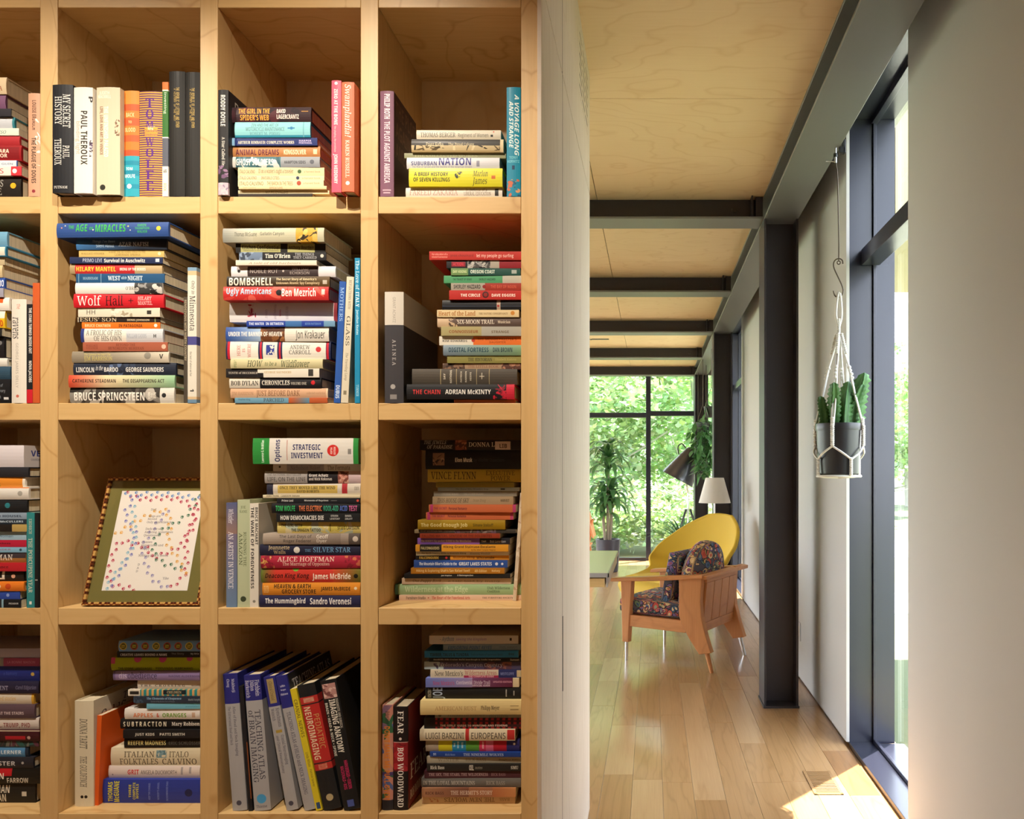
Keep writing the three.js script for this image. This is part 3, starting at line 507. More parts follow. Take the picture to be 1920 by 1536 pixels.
// --- second row
{
  const C = [0, 400, 0.2538], far = { L: 0.21 };
  pile(0, 1, C, 0.0, 'pile beside white and orange uprights', [
    [-600, 75, 1225, '#15161a', [['a sweeping tale of', 0.7, 0.92, '#9aa0a8', 'n', 0.2, 0.36], ['love and memory', 0.7, 0.95, '#9aa0a8', 'n', 0.42, 0.58], ['across the sea', 0.7, 0.9, '#9aa0a8', 'n', 0.64, 0.8], [0, 0.93, 0.98, '#d8d8d8', 0.75, 0.85]], far],
    [-600, 75, 1130, '#2e4a5e', [[2, 0.8, 0.5, 0.2, '#c8b46a'], ['POEMS', 0.45, 0.7, '#b8c8d0', 'r']], far],
    [-600, 50, 1068, '#d8d4cc', [['THE HOURS', 0.4, 0.7, '#4a4a4a', 'r']], { ...far, h: 1 }],
    [-600, 30, 910, '#1a191b', [[2, 0.95, 0.3, 0.1, '#6a6a6a']], far],
    [-600, 15, 848, '#22201f', [], far],
    [-600, 30, 718, '#e8dfce', [[0, 0.85, 1, '#e0b41e', 0.45, 1], ['RED', 0.88, 0.98, '#c03a1a', 's', 0.55, 0.9]], far],
    [-600, 70, 622, '#e8e2d8', [[0, 0.5, 0.93, '#d85a24', 0.0, 0.45], ['WILD', 0.2, 0.45, '#333333', 's']], far],
    [-600, 30, 555, '#9a98a8', [], far],
    [-600, 35, 472, '#2a4a94', [['BO', 0.93, 0.99, '#e8e8f0', 's', 0.2, 0.8]], far],
    [-600, 20, 380, '#c9b48c', [], far],
    [-600, 30, 322, '#b8a684', [], far],
    [-600, 50, 245, '#2c7090', [[0, 0.8, 0.98, '#d8d4c4', 0.1, 0.9]], far],
    [-600, 50, 135, '#6a9cb8', [['TALES', 0.5, 0.8, '#e0ecf0', 'r']], { ...far, h: 1 }],
  ]);
  upright(0, 1, C, 0, 'bay', [
    [80, 190, 635, '#dfd8cc', [['the', 0.05, 0.1, '#c87a6a', 'n', 0.35, 0.6], ['ravens', 0.17, 0.38, '#16141a', 'i', 0.35, 0.9], ['GEORGE JAMES DELLY', 0.42, 0.85, '#a49c94', 'n', 0.48, 0.66], [2, 0.93, 0.55, 0.1, '#c86a5a']], { p: 'beside the thin black book' }],
    [197, 239, 672, '#1b1d22', [['THE STARS TURNED INSIDE OUT', 0.04, 0.5, '#e8e4dc', 's', 0.15, 0.6], ['NOVA JACOBS', 0.57, 0.79, '#e8e4dc', 's', 0.15, 0.6], [0, 0.86, 1, '#c81e2e']], { p: 'beside the plain orange book' }],
    [241, 292, 515, '#c75a2a', [], { p: 'beside the thin black book' }],
  ]);
}
{
  const C = [90, 400, 0.2538];
  pile(1, 1, C, 0.0, 'pile above the framed picture', [
    [160, 935, 1288, '#55504a', [[3, 0, 0.86, ['#3a3632', '#8a857c', '#25221f', '#b0aaa0', '#55504a']], [0, 0.86, 1, '#d6d2c8'], ['BRUCE SPRINGSTEEN', 0.04, 0.72, '#efeae0', 's', 0.3, 0.82], [4, 'BORN', 0.745, 0.77, '#e0dcd0', 's', 0.3, 0.75], [4, 'TO', 0.775, 0.795, '#e0dcd0', 's', 0.35, 0.65], [4, 'RUN', 0.8, 0.825, '#e0dcd0', 's', 0.3, 0.7], [2, 0.9, 0.5, 0.14, '#2a2a2a']], { h: 1 }],
    [150, 930, 1196, '#c8c89a', [[1, 0, 0.35, '#c8442c', '#e0c8a0'], [1, 0.35, 1, '#e0c8a0', '#8fb890'], ['CATHERINE STEADMAN', 0.04, 0.45, '#2a1c18', 's', 0.34, 0.62], ['THE DISAPPEARING ACT', 0.51, 0.9, '#2a1c18', 's', 0.34, 0.62]], { h: 1, c: 'red to green' }],
    [185, 945, 1104, '#232a3a', [[3, 0.3, 0.6, ['#232a3a', '#56688a', '#303a50']], ['LINCOLN', 0.03, 0.21, '#e8e6e0', 's', 0.35, 0.75], ['in the', 0.22, 0.29, '#e8e6e0', 'i', 0.25, 0.6], ['BARDO', 0.3, 0.44, '#e8e6e0', 's', 0.35, 0.72], ['GEORGE SAUNDERS', 0.51, 0.88, '#e8e6e0', 's', 0.35, 0.72]], { h: 1 }],
    [175, 895, 1020, '#8c8270', [[1, 0.3, 1, '#8c8270', '#cfc6b4'], ['The Summer He Didn\'t Die', 0.13, 0.4, '#c8b868', 'n', 0.18, 0.38], ['JIM HARRISON', 0.13, 0.42, '#d0c070', 'r', 0.45, 0.8], ['V', 0.9, 0.94, '#22201c', 's', 0.25, 0.65], [2, 0.78, 0.4, 0.3, '#8a8478']], { h: 1 }],
    [257, 885, 953, '#a45a42', [['WALLACE', 0.04, 0.18, '#6a2c20', 'r', 0.25, 0.48], ['STEGNER', 0.04, 0.18, '#6a2c20', 'r', 0.54, 0.76], ['BEYOND THE', 0.39, 0.62, '#5a2418', 'r', 0.16, 0.44], ['HUNDREDTH MERIDIAN', 0.3, 0.72, '#5a2418', 'r', 0.52, 0.82], [2, 0.95, 0.5, 0.25, '#e0b8a0']], {}],
    [240, 845, 850, '#c4c8cc', [[0, 0, 0.045, '#2c3a7c'], [0, 0.045, 0.55, '#dcd8cc'], ['A FROLIC OF HIS', 0.07, 0.5, '#4a4640', 'r', 0.12, 0.48], ['OF HIS OWN', 0.16, 0.5, '#4a4640', 'r', 0.54, 0.88], ['WILLIAM GADDIS', 0.56, 0.8, '#8a90a0', 'r', 0.4, 0.68], ['H', 0.88, 0.92, '#2a2a2a', 's', 0.4, 0.65]], {}],
    [250, 825, 803, '#e0701c', [['BRUCE CHATWIN', 0.04, 0.37, '#f4d0a0', 's', 0.3, 0.75], ['IN PATAGONIA', 0.47, 0.77, '#3a1c0c', 's', 0.3, 0.75], [2, 0.94, 0.5, 0.26, '#f0e8dc']], {}],
    [215, 825, 765, '#2a201a', [["JESUS' SON", 0.0, 0.48, '#d8c8a8', 'r', 0.12, 0.85], ['DENIS JOHNSON', 0.6, 0.87, '#d8c8a8', 's', 0.35, 0.7], [0, 0.93, 0.94, '#8a9a6a']], {}],
    [222, 830, 698, '#d8d0bc', [[3, 0.4, 0.66, ['#d8d0bc', '#a89c84', '#e4dccb', '#d8d0bc']], ['HH', 0.1, 0.22, '#5a5248', 'n', 0.2, 0.7], [0, 0.84, 0.89, '#3a3630', 0.3, 0.7]], {}],
    [187, 852, 596, '#c41a26', [['Wolf', 0.04, 0.3, '#f4ece4', 'r', 0.16, 0.84], ['Hall', 0.35, 0.55, '#240a0a', 'r', 0.16, 0.84], ['+', 0.6, 0.67, '#240a0a', 'r', 0.2, 0.8], ['HILARY', 0.71, 0.86, '#f0d8d0', 'r', 0.18, 0.46], ['MANTEL', 0.71, 0.87, '#f0d8d0', 'r', 0.52, 0.8]], {}],
    [200, 845, 515, '#e0dcd4', [[3, 0.68, 1, ['#3a3a3a', '#c8c4bc', '#1e1e1e', '#8a8a88']], ["O'BRIEN", 0.58, 0.75, '#1c1a18', 'r', 0.35, 0.65]], {}],
    [207, 862, 446, '#1e4e78', [['MARKHAM', 0.08, 0.25, '#a8c0d0', 'r', 0.36, 0.64], [0, 0.28, 0.285, '#7aa0b8'], ['WEST', 0.36, 0.5, '#dce6ea', 'S', 0.25, 0.72], ['with the', 0.51, 0.57, '#dce6ea', 'i', 0.3, 0.6], ['NIGHT', 0.58, 0.75, '#dce6ea', 'S', 0.25, 0.72], [0, 0.03, 0.035, '#7aa0b8']], {}],
    [160, 840, 372, '#b8a078', [[0, 0, 0.7, '#bf2a2e'], [0, 0, 0.06, '#a89068'], ['HILARY MANTEL', 0.07, 0.5, '#e8d040', 's', 0.3, 0.74], ['BRING UP THE BODIES', 0.54, 0.82, '#f0e4d4', 's', 0.4, 0.66]], { c: 'red and tan' }],
    [160, 845, 324, '#1e2a50', [['PRIMO LEVI', 0.14, 0.35, '#c8d0e0', 'n', 0.25, 0.78], ['Survival in Auschwitz', 0.37, 0.81, '#f0ece0', 's', 0.25, 0.8], [0, 0.92, 0.96, '#c8d0d8', 0.25, 0.75]], {}],
    [228, 860, 270, '#c8ac66', [['WALLACE STEGNER', 0.03, 0.3, '#6a5424', 'r', 0.36, 0.62], ['WHERE THE BLUEBIRD SINGS TO THE', 0.35, 0.78, '#6a5424', 'r', 0.15, 0.42], ['LEMONADE SPRINGS', 0.42, 0.72, '#6a5424', 'r', 0.5, 0.78], [2, 0.94, 0.5, 0.22, '#e8d8a8']], {}],
    [207, 880, 192, '#242c3a', [[1, 0, 0.75, '#3a6ea4', '#1e2430'], ["Things I've Been", 0.18, 0.43, '#b8ccdc', 'n', 0.1, 0.4], ['Silent About', 0.22, 0.42, '#b8ccdc', 'n', 0.48, 0.78], ['AZAR NAFISI', 0.47, 0.8, '#e4e8ea', 'r', 0.3, 0.68]], {}],
    [62, 910, 85, '#2c4c8a', [['THE', 0.11, 0.16, '#3ab04a', 's', 0.18, 0.42], ['AGE', 0.175, 0.28, '#3ab04a', 's', 0.1, 0.6], ['OF', 0.295, 0.33, '#3ab04a', 's', 0.3, 0.5], ['MIRACLES', 0.345, 0.62, '#3ab04a', 's', 0.12, 0.64], ['KAREN', 0.72, 0.8, '#3aa85a', 's', 0.12, 0.3], ['THOMPSON', 0.7, 0.83, '#3aa85a', 's', 0.36, 0.52], ['WALKER', 0.72, 0.81, '#3aa85a', 's', 0.58, 0.74], [2, 0.91, 0.45, 0.16, '#e0c040'], [2, 0.05, 0.35, 0.05, '#e0907a'], [2, 0.64, 0.28, 0.05, '#e0d060'], [2, 0.33, 0.5, 0.05, '#e8e0c0'], [2, 0.08, 0.2, 0.04, '#e8e0c0'], [2, 0.66, 0.55, 0.04, '#e8e0c0']], { h: 1, r: -0.012, yaw: -2.2 }],
  ]);
  upright(1, 1, C, 0, 'bay', [
    [1002, 1029, 618, '#4a4238', [['RENDEZVOUS WITH NORTH COUNTRY', 0.03, 0.6, '#a89a80', 's', 0.25, 0.8]], { r: 0.006, p: 'between pile and the white upright book' }],
    [1031, 1098, 400, '#dcd6c8', [[0, 0, 0.03, '#7a9ab4'], [0, 0.03, 0.06, '#d0b48c'], ['Only in', 0.1, 0.2, '#2a2824', 'i', 0.2, 0.62], ['Minnesota', 0.21, 0.47, '#1c1a1c', 'r', 0.16, 0.76], [0, 0.51, 0.57, '#4a4a8a'], ['the best of where we live', 0.62, 0.8, '#5a564c', 'n', 0.5, 0.75], ['1', 0.89, 0.92, '#1c1a1c', 's', 0.3, 0.7], [0, 0.95, 0.97, '#d0b48c'], [0, 0.97, 1, '#6a8aa4']], { p: 'beside the pile above the framed picture' }],
    [1100, 1120, 430, '#22264a', [], { r: 0.012, w: 0.2, p: 'against the divider above the framed picture' }],
  ]);
}
{
  const C = [400, 400, 0.2539];
  pile(2, 1, C, 0.0, 'pile beside blue and cream uprights', [
    [158, 840, 1362, '#6a98b0', [[0, 0.58, 1, '#b4562c'], [1, 0.6, 0.8, '#b4562c', '#5a86a0'], ['PARCHED', 0.31, 0.53, '#2a2420', 'r', 0.08, 0.72], ['Heather King', 0.04, 0.17, '#2c4a5a', 'n', 0.2, 0.6]], {}],
    [125, 845, 1290, '#cfa482', [['JIM HARRISON', 0.02, 0.24, '#a07a5a', 'r', 0.4, 0.72], ['JUST BEFORE DARK', 0.27, 0.71, '#6a4428', 'r', 0.24, 0.78], ['collected nonfiction', 0.78, 0.97, '#a07a5a', 'r', 0.4, 0.62], [0, 0.98, 1, '#e0c8a8']], {}],
    [117, 795, 1212, '#17151a', [[0, 0, 0.335, '#d8d0c0'], ['BOB DYLAN', 0.02, 0.32, '#1c1a18', 'S', 0.3, 0.74], ['CHRONICLES', 0.355, 0.66, '#e8e0d0', 'S', 0.28, 0.7], ['VOLUME ONE', 0.67, 0.84, '#d8d0c0', 'S', 0.42, 0.68], [2, 0.91, 0.48, 0.2, '#c8242c']], { c: 'black and cream' }],
    [93, 785, 1146, '#ddd6c6', [[0, 0, 0.34, '#1a1719'], [0, 0.34, 0.4, '#1a1719', 0.5, 1], ['TENTH of DECEMBER', 0.03, 0.34, '#c8c0b0', 'S', 0.36, 0.6], ['GEORGE SAUNDERS', 0.41, 0.7, '#b49868', 'S', 0.3, 0.54], [0, 0.88, 0.93, '#3a3630', 0.1, 0.85]], {}],
    [125, 805, 1076, '#c8bf94', [['HOW', 0.18, 0.34, '#2a3420', 'i', 0.15, 0.8], ['to be a', 0.37, 0.5, '#3a4a2c', 'i', 0.3, 0.7], ['Wildflower', 0.54, 0.85, '#2c3a24', 'i', 0.15, 0.85], ['Katie', 0.04, 0.07, '#5a6a3c', 'i', 0.1, 0.9]], {}],
    [92, 865, 945, '#e2ddd2', [[0, 0, 0.04, '#23284c'], [0, 0.018, 0.04, '#c01e34'], [0, 0.31, 0.35, '#23284c'], [0, 0.325, 0.34, '#c01e34'], [0, 0.49, 0.535, '#23284c'], [0, 0.505, 0.52, '#c01e34'], [0, 0.95, 1, '#23284c'], [0, 0.955, 0.975, '#c01e34'], [4, 'HERE', 0.11, 0.14, '#b84a48', 'r', 0.2, 0.82], [4, 'IS', 0.16, 0.185, '#b84a48', 'r', 0.4, 0.62], [4, 'WHERE', 0.21, 0.24, '#b84a48', 'r', 0.12, 0.9], [3, 0.385, 0.46, ['#2c3a8c', '#e2ddd2', '#2c3a8c', '#34449a'], 0.2, 0.75], ['ANDREW', 0.61, 0.8, '#2a2624', 'r', 0.22, 0.44], ['CARROLL', 0.6, 0.81, '#2a2624', 'r', 0.5, 0.72], [2, 0.88, 0.45, 0.15, '#c8363c']], { h: 1, c: 'white and red' }],
    [90, 855, 838, '#dcd6ca', [[1, 0, 0.36, '#2c4c94', '#a8c0d8'], [3, 0.34, 0.57, ['#6a3c20', '#8a5a34', '#4a2814', '#a06a40']], ['UNDER THE BANNER OF HEAVEN', 0.03, 0.55, '#f0ece4', 's', 0.34, 0.64], ['→', 0.595, 0.64, '#1c1a18', 'n', 0.35, 0.65], ['Jon Krakauer', 0.68, 0.96, '#1c1a18', 'n', 0.24, 0.8]], { h: 1, c: 'blue and white' }],
    [245, 900, 795, '#1c3a94', [[0, 0.44, 0.62, '#3a6aa4'], ['THE WATER', 0.03, 0.2, '#d8e0f0', 's', 0.3, 0.74], ['IN BETWEEN', 0.22, 0.42, '#d8e0f0', 's', 0.3, 0.74], ['KEVIN PATTERSON', 0.66, 0.84, '#8ab0d8', 'r', 0.34, 0.7], [0, 0.87, 1, '#6a94b4']], {}],
    [118, 912, 650, '#ded9d8', [[3, 0.17, 0.25, ['#ded9d8', '#b04a5c', '#d8b8bc', '#a83a50'], 0.1, 0.75], [4, 'Freddy', 0.33, 0.36, '#a89aa0', 'i', 0.35, 0.8], [4, 'and Fredericka', 0.41, 0.435, '#a89aa0', 'i', 0.1, 0.85], [4, 'NOVEL', 0.465, 0.48, '#b04a5c', 's', 0.35, 0.7], [4, 'MARK HELPRIN', 0.52, 0.545, '#b0a4a8', 'r', 0.2, 0.85], [0, 0.965, 1, '#8a2c34']], { h: 1, r: 0.012 }],
    [72, 850, 550, '#bf2a28', [[3, 0, 1, ['#bf2a28', '#cf4038', '#b02422', '#d85a4c']], ['Ugly Americans', 0.03, 0.46, '#a8d0e8', 's', 0.12, 0.7], [2, 0.53, 0.45, 0.22, '#1c1618'], ['Ben Mezrich', 0.55, 0.88, '#f4ece4', 's', 0.14, 0.72], [0, 0.93, 0.96, '#f0c8c0', 0.2, 0.6]], { h: 1, r: -0.012 }],
    [98, 860, 466, '#33240f', [[1, 0, 1, '#1c1612', '#5a4420'], ['BOMBSHELL', 0.02, 0.45, '#ece4d0', 's', 0.1, 0.78], ["The Secret Story of America's", 0.48, 0.87, '#d8c8a0', 's', 0.16, 0.42], ['Unknown Atomic Spy Conspiracy', 0.48, 0.9, '#d8c8a0', 's', 0.5, 0.76], [0, 0.93, 0.97, '#b8b0a0', 0.35, 0.7]], { h: 1 }],
    [130, 905, 386, '#dad5d6', [[0, 0.16, 0.83, '#3c3030'], [2, 0.08, 0.45, 0.14, '#1c1a1c'], ['NOBLE ROT', 0.18, 0.45, '#b8aca4', 'n', 0.25, 0.62], [2, 0.5, 0.45, 0.1, '#b8aca4'], ['WILLIAM', 0.58, 0.74, '#b8aca4', 'n', 0.12, 0.38], ['ECHIKSON', 0.56, 0.75, '#b8aca4', 'n', 0.48, 0.74]], { h: 1, r: 0.006 }],
    [165, 762, 348, '#d8cfbc', [['A tale of old harbours', 0.16, 0.8, '#8a7c66', 'i', 0.35, 0.75]], {}],
    [190, 830, 288, '#1c1b1e', [[3, 0, 0.27, ['#6a7c94', '#8a9ab0', '#3a4454']], ["Tim O'Brien", 0.3, 0.59, '#f0ead8', 'S', 0.22, 0.72], ['THE THINGS', 0.64, 0.86, '#c8c8c8', 'r', 0.1, 0.42], ['THEY CARRIED', 0.62, 0.89, '#c8c8c8', 'r', 0.5, 0.8], [2, 0.95, 0.45, 0.22, '#c8c4b8']], {}],
    [165, 825, 220, '#a8a46a', [[0, 0, 0.06, '#1c1a18'], [0, 0.5, 0.575, '#1c1a18'], [0, 0.88, 1, '#1c1a18'], ['Kitchen Confidential', 0.07, 0.49, '#24221c', 's', 0.15, 0.6], ['Adventures in the Culinary Underbelly', 0.09, 0.48, '#4a4834', 'n', 0.66, 0.86], ['Anthony Bourdain', 0.59, 0.87, '#24221c', 's', 0.22, 0.68]], { c: 'olive and black' }],
    [68, 825, 116, '#b8b49a', [[3, 0.72, 0.93, ['#c89a34', '#2a2418', '#d8b45a', '#3a3020']], [1, 0, 0.3, '#8a8c84', '#c0bca4'], ['Thomas McGuane', 0.12, 0.34, '#3a3a34', 'n', 0.3, 0.58], ['Gallatin Canyon', 0.37, 0.61, '#3a3a34', 'n', 0.3, 0.6]], { h: 1, r: -0.006, yaw: -1.5 }],
  ]);
  upright(2, 1, C, 0, 'bay', [
    [889, 938, 505, '#2a58a8', [['MOTHERS', 0.05, 0.33, '#a8c8ec', 'r', 0.25, 0.75], ['DUBUS', 0.85, 0.96, '#dce8f4', 's', 0.2, 0.75]], { tilt: -2.7, p: 'beside the cream leaning book' }],
    [941, 996, 470, '#d8cfb8', [['REFLECTIONS WITH', 0.03, 0.26, '#5a5244', 'r', 0.3, 0.62], ['GLASS', 0.31, 0.55, '#4a4438', 'r', 0.22, 0.72], ['The Traveling Lamp', 0.6, 0.82, '#7a705c', 'i', 0.3, 0.7], [0, 0.9, 0.93, '#8a8068', 0.3, 0.7]], { tilt: -2.7, p: 'beside the blue leaning book' }],
    [1044, 1085, 330, '#1a88b4', [['The Love of', 0.02, 0.22, '#e8f4f8', 'r', 0.2, 0.78], ['ITALY', 0.235, 0.34, '#f0f8fa', 'S', 0.2, 0.78], ['Jonathan Keates', 0.36, 0.53, '#c8e4f0', 's', 0.25, 0.7], ['TURNER', 0.87, 0.95, '#c8e4f0', 'r', 0.25, 0.7]], { p: 'against the divider by two leaning books' }],
  ]);
}
{
  const C = [700, 400, 0.2539];
  upright(3, 1, C, 0, 'bay', [[82, 222, 580, '#3c3a3e', [[0, 0, 0.3, '#cfc8bc'], ['GRANT ACHATZ', 0.05, 0.28, '#9a938a', 'n', 0.4, 0.56], ['A L I N E A', 0.43, 0.66, '#c8c4c0', 'r', 0.4, 0.58], [2, 0.85, 0.55, 0.13, '#a8a4a0'], [0, 0.92, 0.96, '#8a8684', 0.35, 0.7]], { w: 0.27, c: 'grey and cream', p: 'tall beside the pile with orange spines' }]]);
  pile(3, 1, C, 0.02, 'pile beside tall grey and cream upright', [
    [595, 1050, 1378, '#c8683c', [], {}],
    [245, 1040, 1268, '#19181b', [[0, 0.84, 1, '#c8243a'], [3, 0.8, 0.92, ['#19181b', '#8a1c2c', '#c8243a']], ['THE CHAIN', 0.06, 0.32, '#d83a3a', 's', 0.36, 0.66], ['ADRIAN McKINTY', 0.36, 0.78, '#f0ece4', 's', 0.34, 0.66]], { h: 1, r: -0.018 }],
    [285, 1060, 1150, '#4c453c', [[0, 0.27, 0.275, '#a89870'], [0, 0.42, 0.424, '#a89870'], [0, 0.61, 0.614, '#a89870'], [0, 0.73, 0.734, '#a89870'], [4, 'SAY', 0.3, 0.32, '#d8d0bc', 's', 0.3, 0.68], [4, 'NOTHING', 0.36, 0.38, '#d8d0bc', 's', 0.08, 0.9], [4, 'PATRICK', 0.46, 0.475, '#c8c0ac', 's', 0.15, 0.85], [4, 'RADDEN', 0.505, 0.52, '#c8c0ac', 's', 0.15, 0.85], [4, 'KEEFE', 0.55, 0.565, '#c8c0ac', 's', 0.2, 0.75], [0, 0.66, 0.665, '#c8c0ac', 0.25, 0.65], [0, 0.64, 0.685, '#c8c0ac', 0.45, 0.5]], { h: 1, r: -0.008 }],
    [512, 1120, 1105, '#a88a6c', [[3, 0, 0.28, ['#5a4438', '#8a6a54', '#3a2c28']], [3, 0.74, 1, ['#5a3a30', '#8a6048', '#b8846a']], ['THE LITTLE BOOK', 0.32, 0.7, '#7a4a3a', 'r', 0.3, 0.7]], {}],
    [545, 1120, 1050, '#8a8446', [['THE HISTORIAN', 0.28, 0.6, '#3a3420', 'S', 0.3, 0.72], ['Elizabeth Kostova', 0.64, 0.92, '#b8ac6a', 'r', 0.35, 0.65]], {}],
    [515, 1120, 972, '#8a9a98', [[1, 0, 1, '#7a8a98', '#7a9a74'], ['DIGITAL FORTRESS', 0.07, 0.58, '#1c3c4c', 's', 0.25, 0.68], ['DAN BROWN', 0.63, 0.88, '#24343c', 's', 0.25, 0.68]], {}],
    [487, 1120, 905, '#ddd5c4', [[0, 0.41, 1, '#e0702c'], ['KIM EDWARDS', 0.04, 0.34, '#4a4640', 's', 0.38, 0.62], [2, 0.41, 0.45, 0.2, '#b83a2c'], ["THE MEMORY KEEPER'S", 0.46, 0.93, '#a84a14', 's', 0.2, 0.45], ['DAUGHTER', 0.6, 0.8, '#a84a14', 's', 0.52, 0.76]], { c: 'white and orange' }],
    [500, 1120, 836, '#a89c6c', [[0, 0.5, 1, '#a8a498'], ['CONNOISSEUR', 0.1, 0.46, '#8a4a24', 's', 0.4, 0.7], ['STRANGE', 0.62, 0.84, '#6a5a44', 's', 0.45, 0.7]], {}],
    [472, 1090, 764, '#5a4840', [[0, 0, 0.2, '#c8ac8c'], [3, 0.14, 0.24, ['#c8ac8c', '#5a4840', '#5a4840']], ['SIX-MOON TRAIL', 0.24, 0.68, '#f0e4d0', 'r', 0.26, 0.68], ['Musician', 0.72, 0.87, '#d8c8b0', 'S', 0.34, 0.62]], {}],
    [470, 1075, 710, '#d8c294', [['Heart of the Land', 0.02, 0.47, '#a4642c', 'S', 0.2, 0.8], ['THE NATURE CONSERVANCY', 0.51, 0.86, '#7a5a34', 'S', 0.4, 0.64], [2, 0.92, 0.45, 0.28, '#c88434']], {}],
    [508, 1120, 638, '#16171c', [[0, 0, 1, '#5a6478', 0.6, 0.64], [0, 0.68, 0.725, '#b8a08c'], [2, 0.7, 0.6, 0.12, '#a83a34']], {}],
    [560, 1120, 569, '#b3261f', [['THE CIRCLE', 0.16, 0.43, '#f4e8dc', 's', 0.36, 0.68], [2, 0.5, 0.48, 0.34, '#3a1414'], [2, 0.5, 0.48, 0.22, '#8a1c18'], ['DAVE EGGERS', 0.58, 0.91, '#f4e8dc', 's', 0.36, 0.68]], {}],
    [573, 1120, 515, '#a09688', [[0, 0.48, 1, '#9a2c1c'], ['SHIRLEY HAZZARD', 0.04, 0.42, '#2a2622', 's', 0.24, 0.76], [2, 0.47, 0.5, 0.24, '#8a1c18'], ['THE BAY OF NOON', 0.56, 0.92, '#c8543c', 's', 0.28, 0.7]], {}],
    [520, 1120, 459, '#4a9464', [[0, 0.75, 1, '#b8b4a4'], ['THE TRANSIT OF VENUS', 0.12, 0.36, '#14402c', 's', 0.36, 0.64], ['SHIRLEY HAZZARD', 0.45, 0.66, '#14402c', 's', 0.36, 0.64]], {}],
    [573, 1085, 406, '#1c4a40', [[0, 0, 0.25, '#6a8a54'], ['DAY HIKING', 0.03, 0.23, '#c8d4a0', 's', 0.28, 0.66], ['OREGON COAST', 0.28, 0.63, '#e0e8d8', 's', 0.24, 0.72], [0, 0.87, 0.94, '#a8b0a8', 0.25, 0.75]], {}],
    [540, 1120, 348, '#1c1a1e', [[0, 0.07, 0.25, '#8a1c2c', 0.2, 0.8], [3, 0.28, 0.58, ['#8a8884', '#1c1a1e', '#b8b4ac', '#4a4846']], [0, 0.58, 0.7, '#a8a090'], [0, 0.7, 1, '#8a1420'], ['ACTION', 0.09, 0.23, '#d83a4a', 's', 0.3, 0.7]], { c: 'black and red' }],
    [413, 1120, 284, '#b32a20', [['let my people go surfing', 0.51, 0.91, '#f0d4c8', 'n', 0.3, 0.78], ['yvon chouinard', 0.23, 0.48, '#7a1c14', 's', 0.34, 0.68], ['the education of a', 0.03, 0.2, '#e8b4a4', 'n', 0.25, 0.45], ['reluctant businessman', 0.03, 0.2, '#e8b4a4', 'n', 0.55, 0.75]], { r: -0.006 }],
  ]);
}
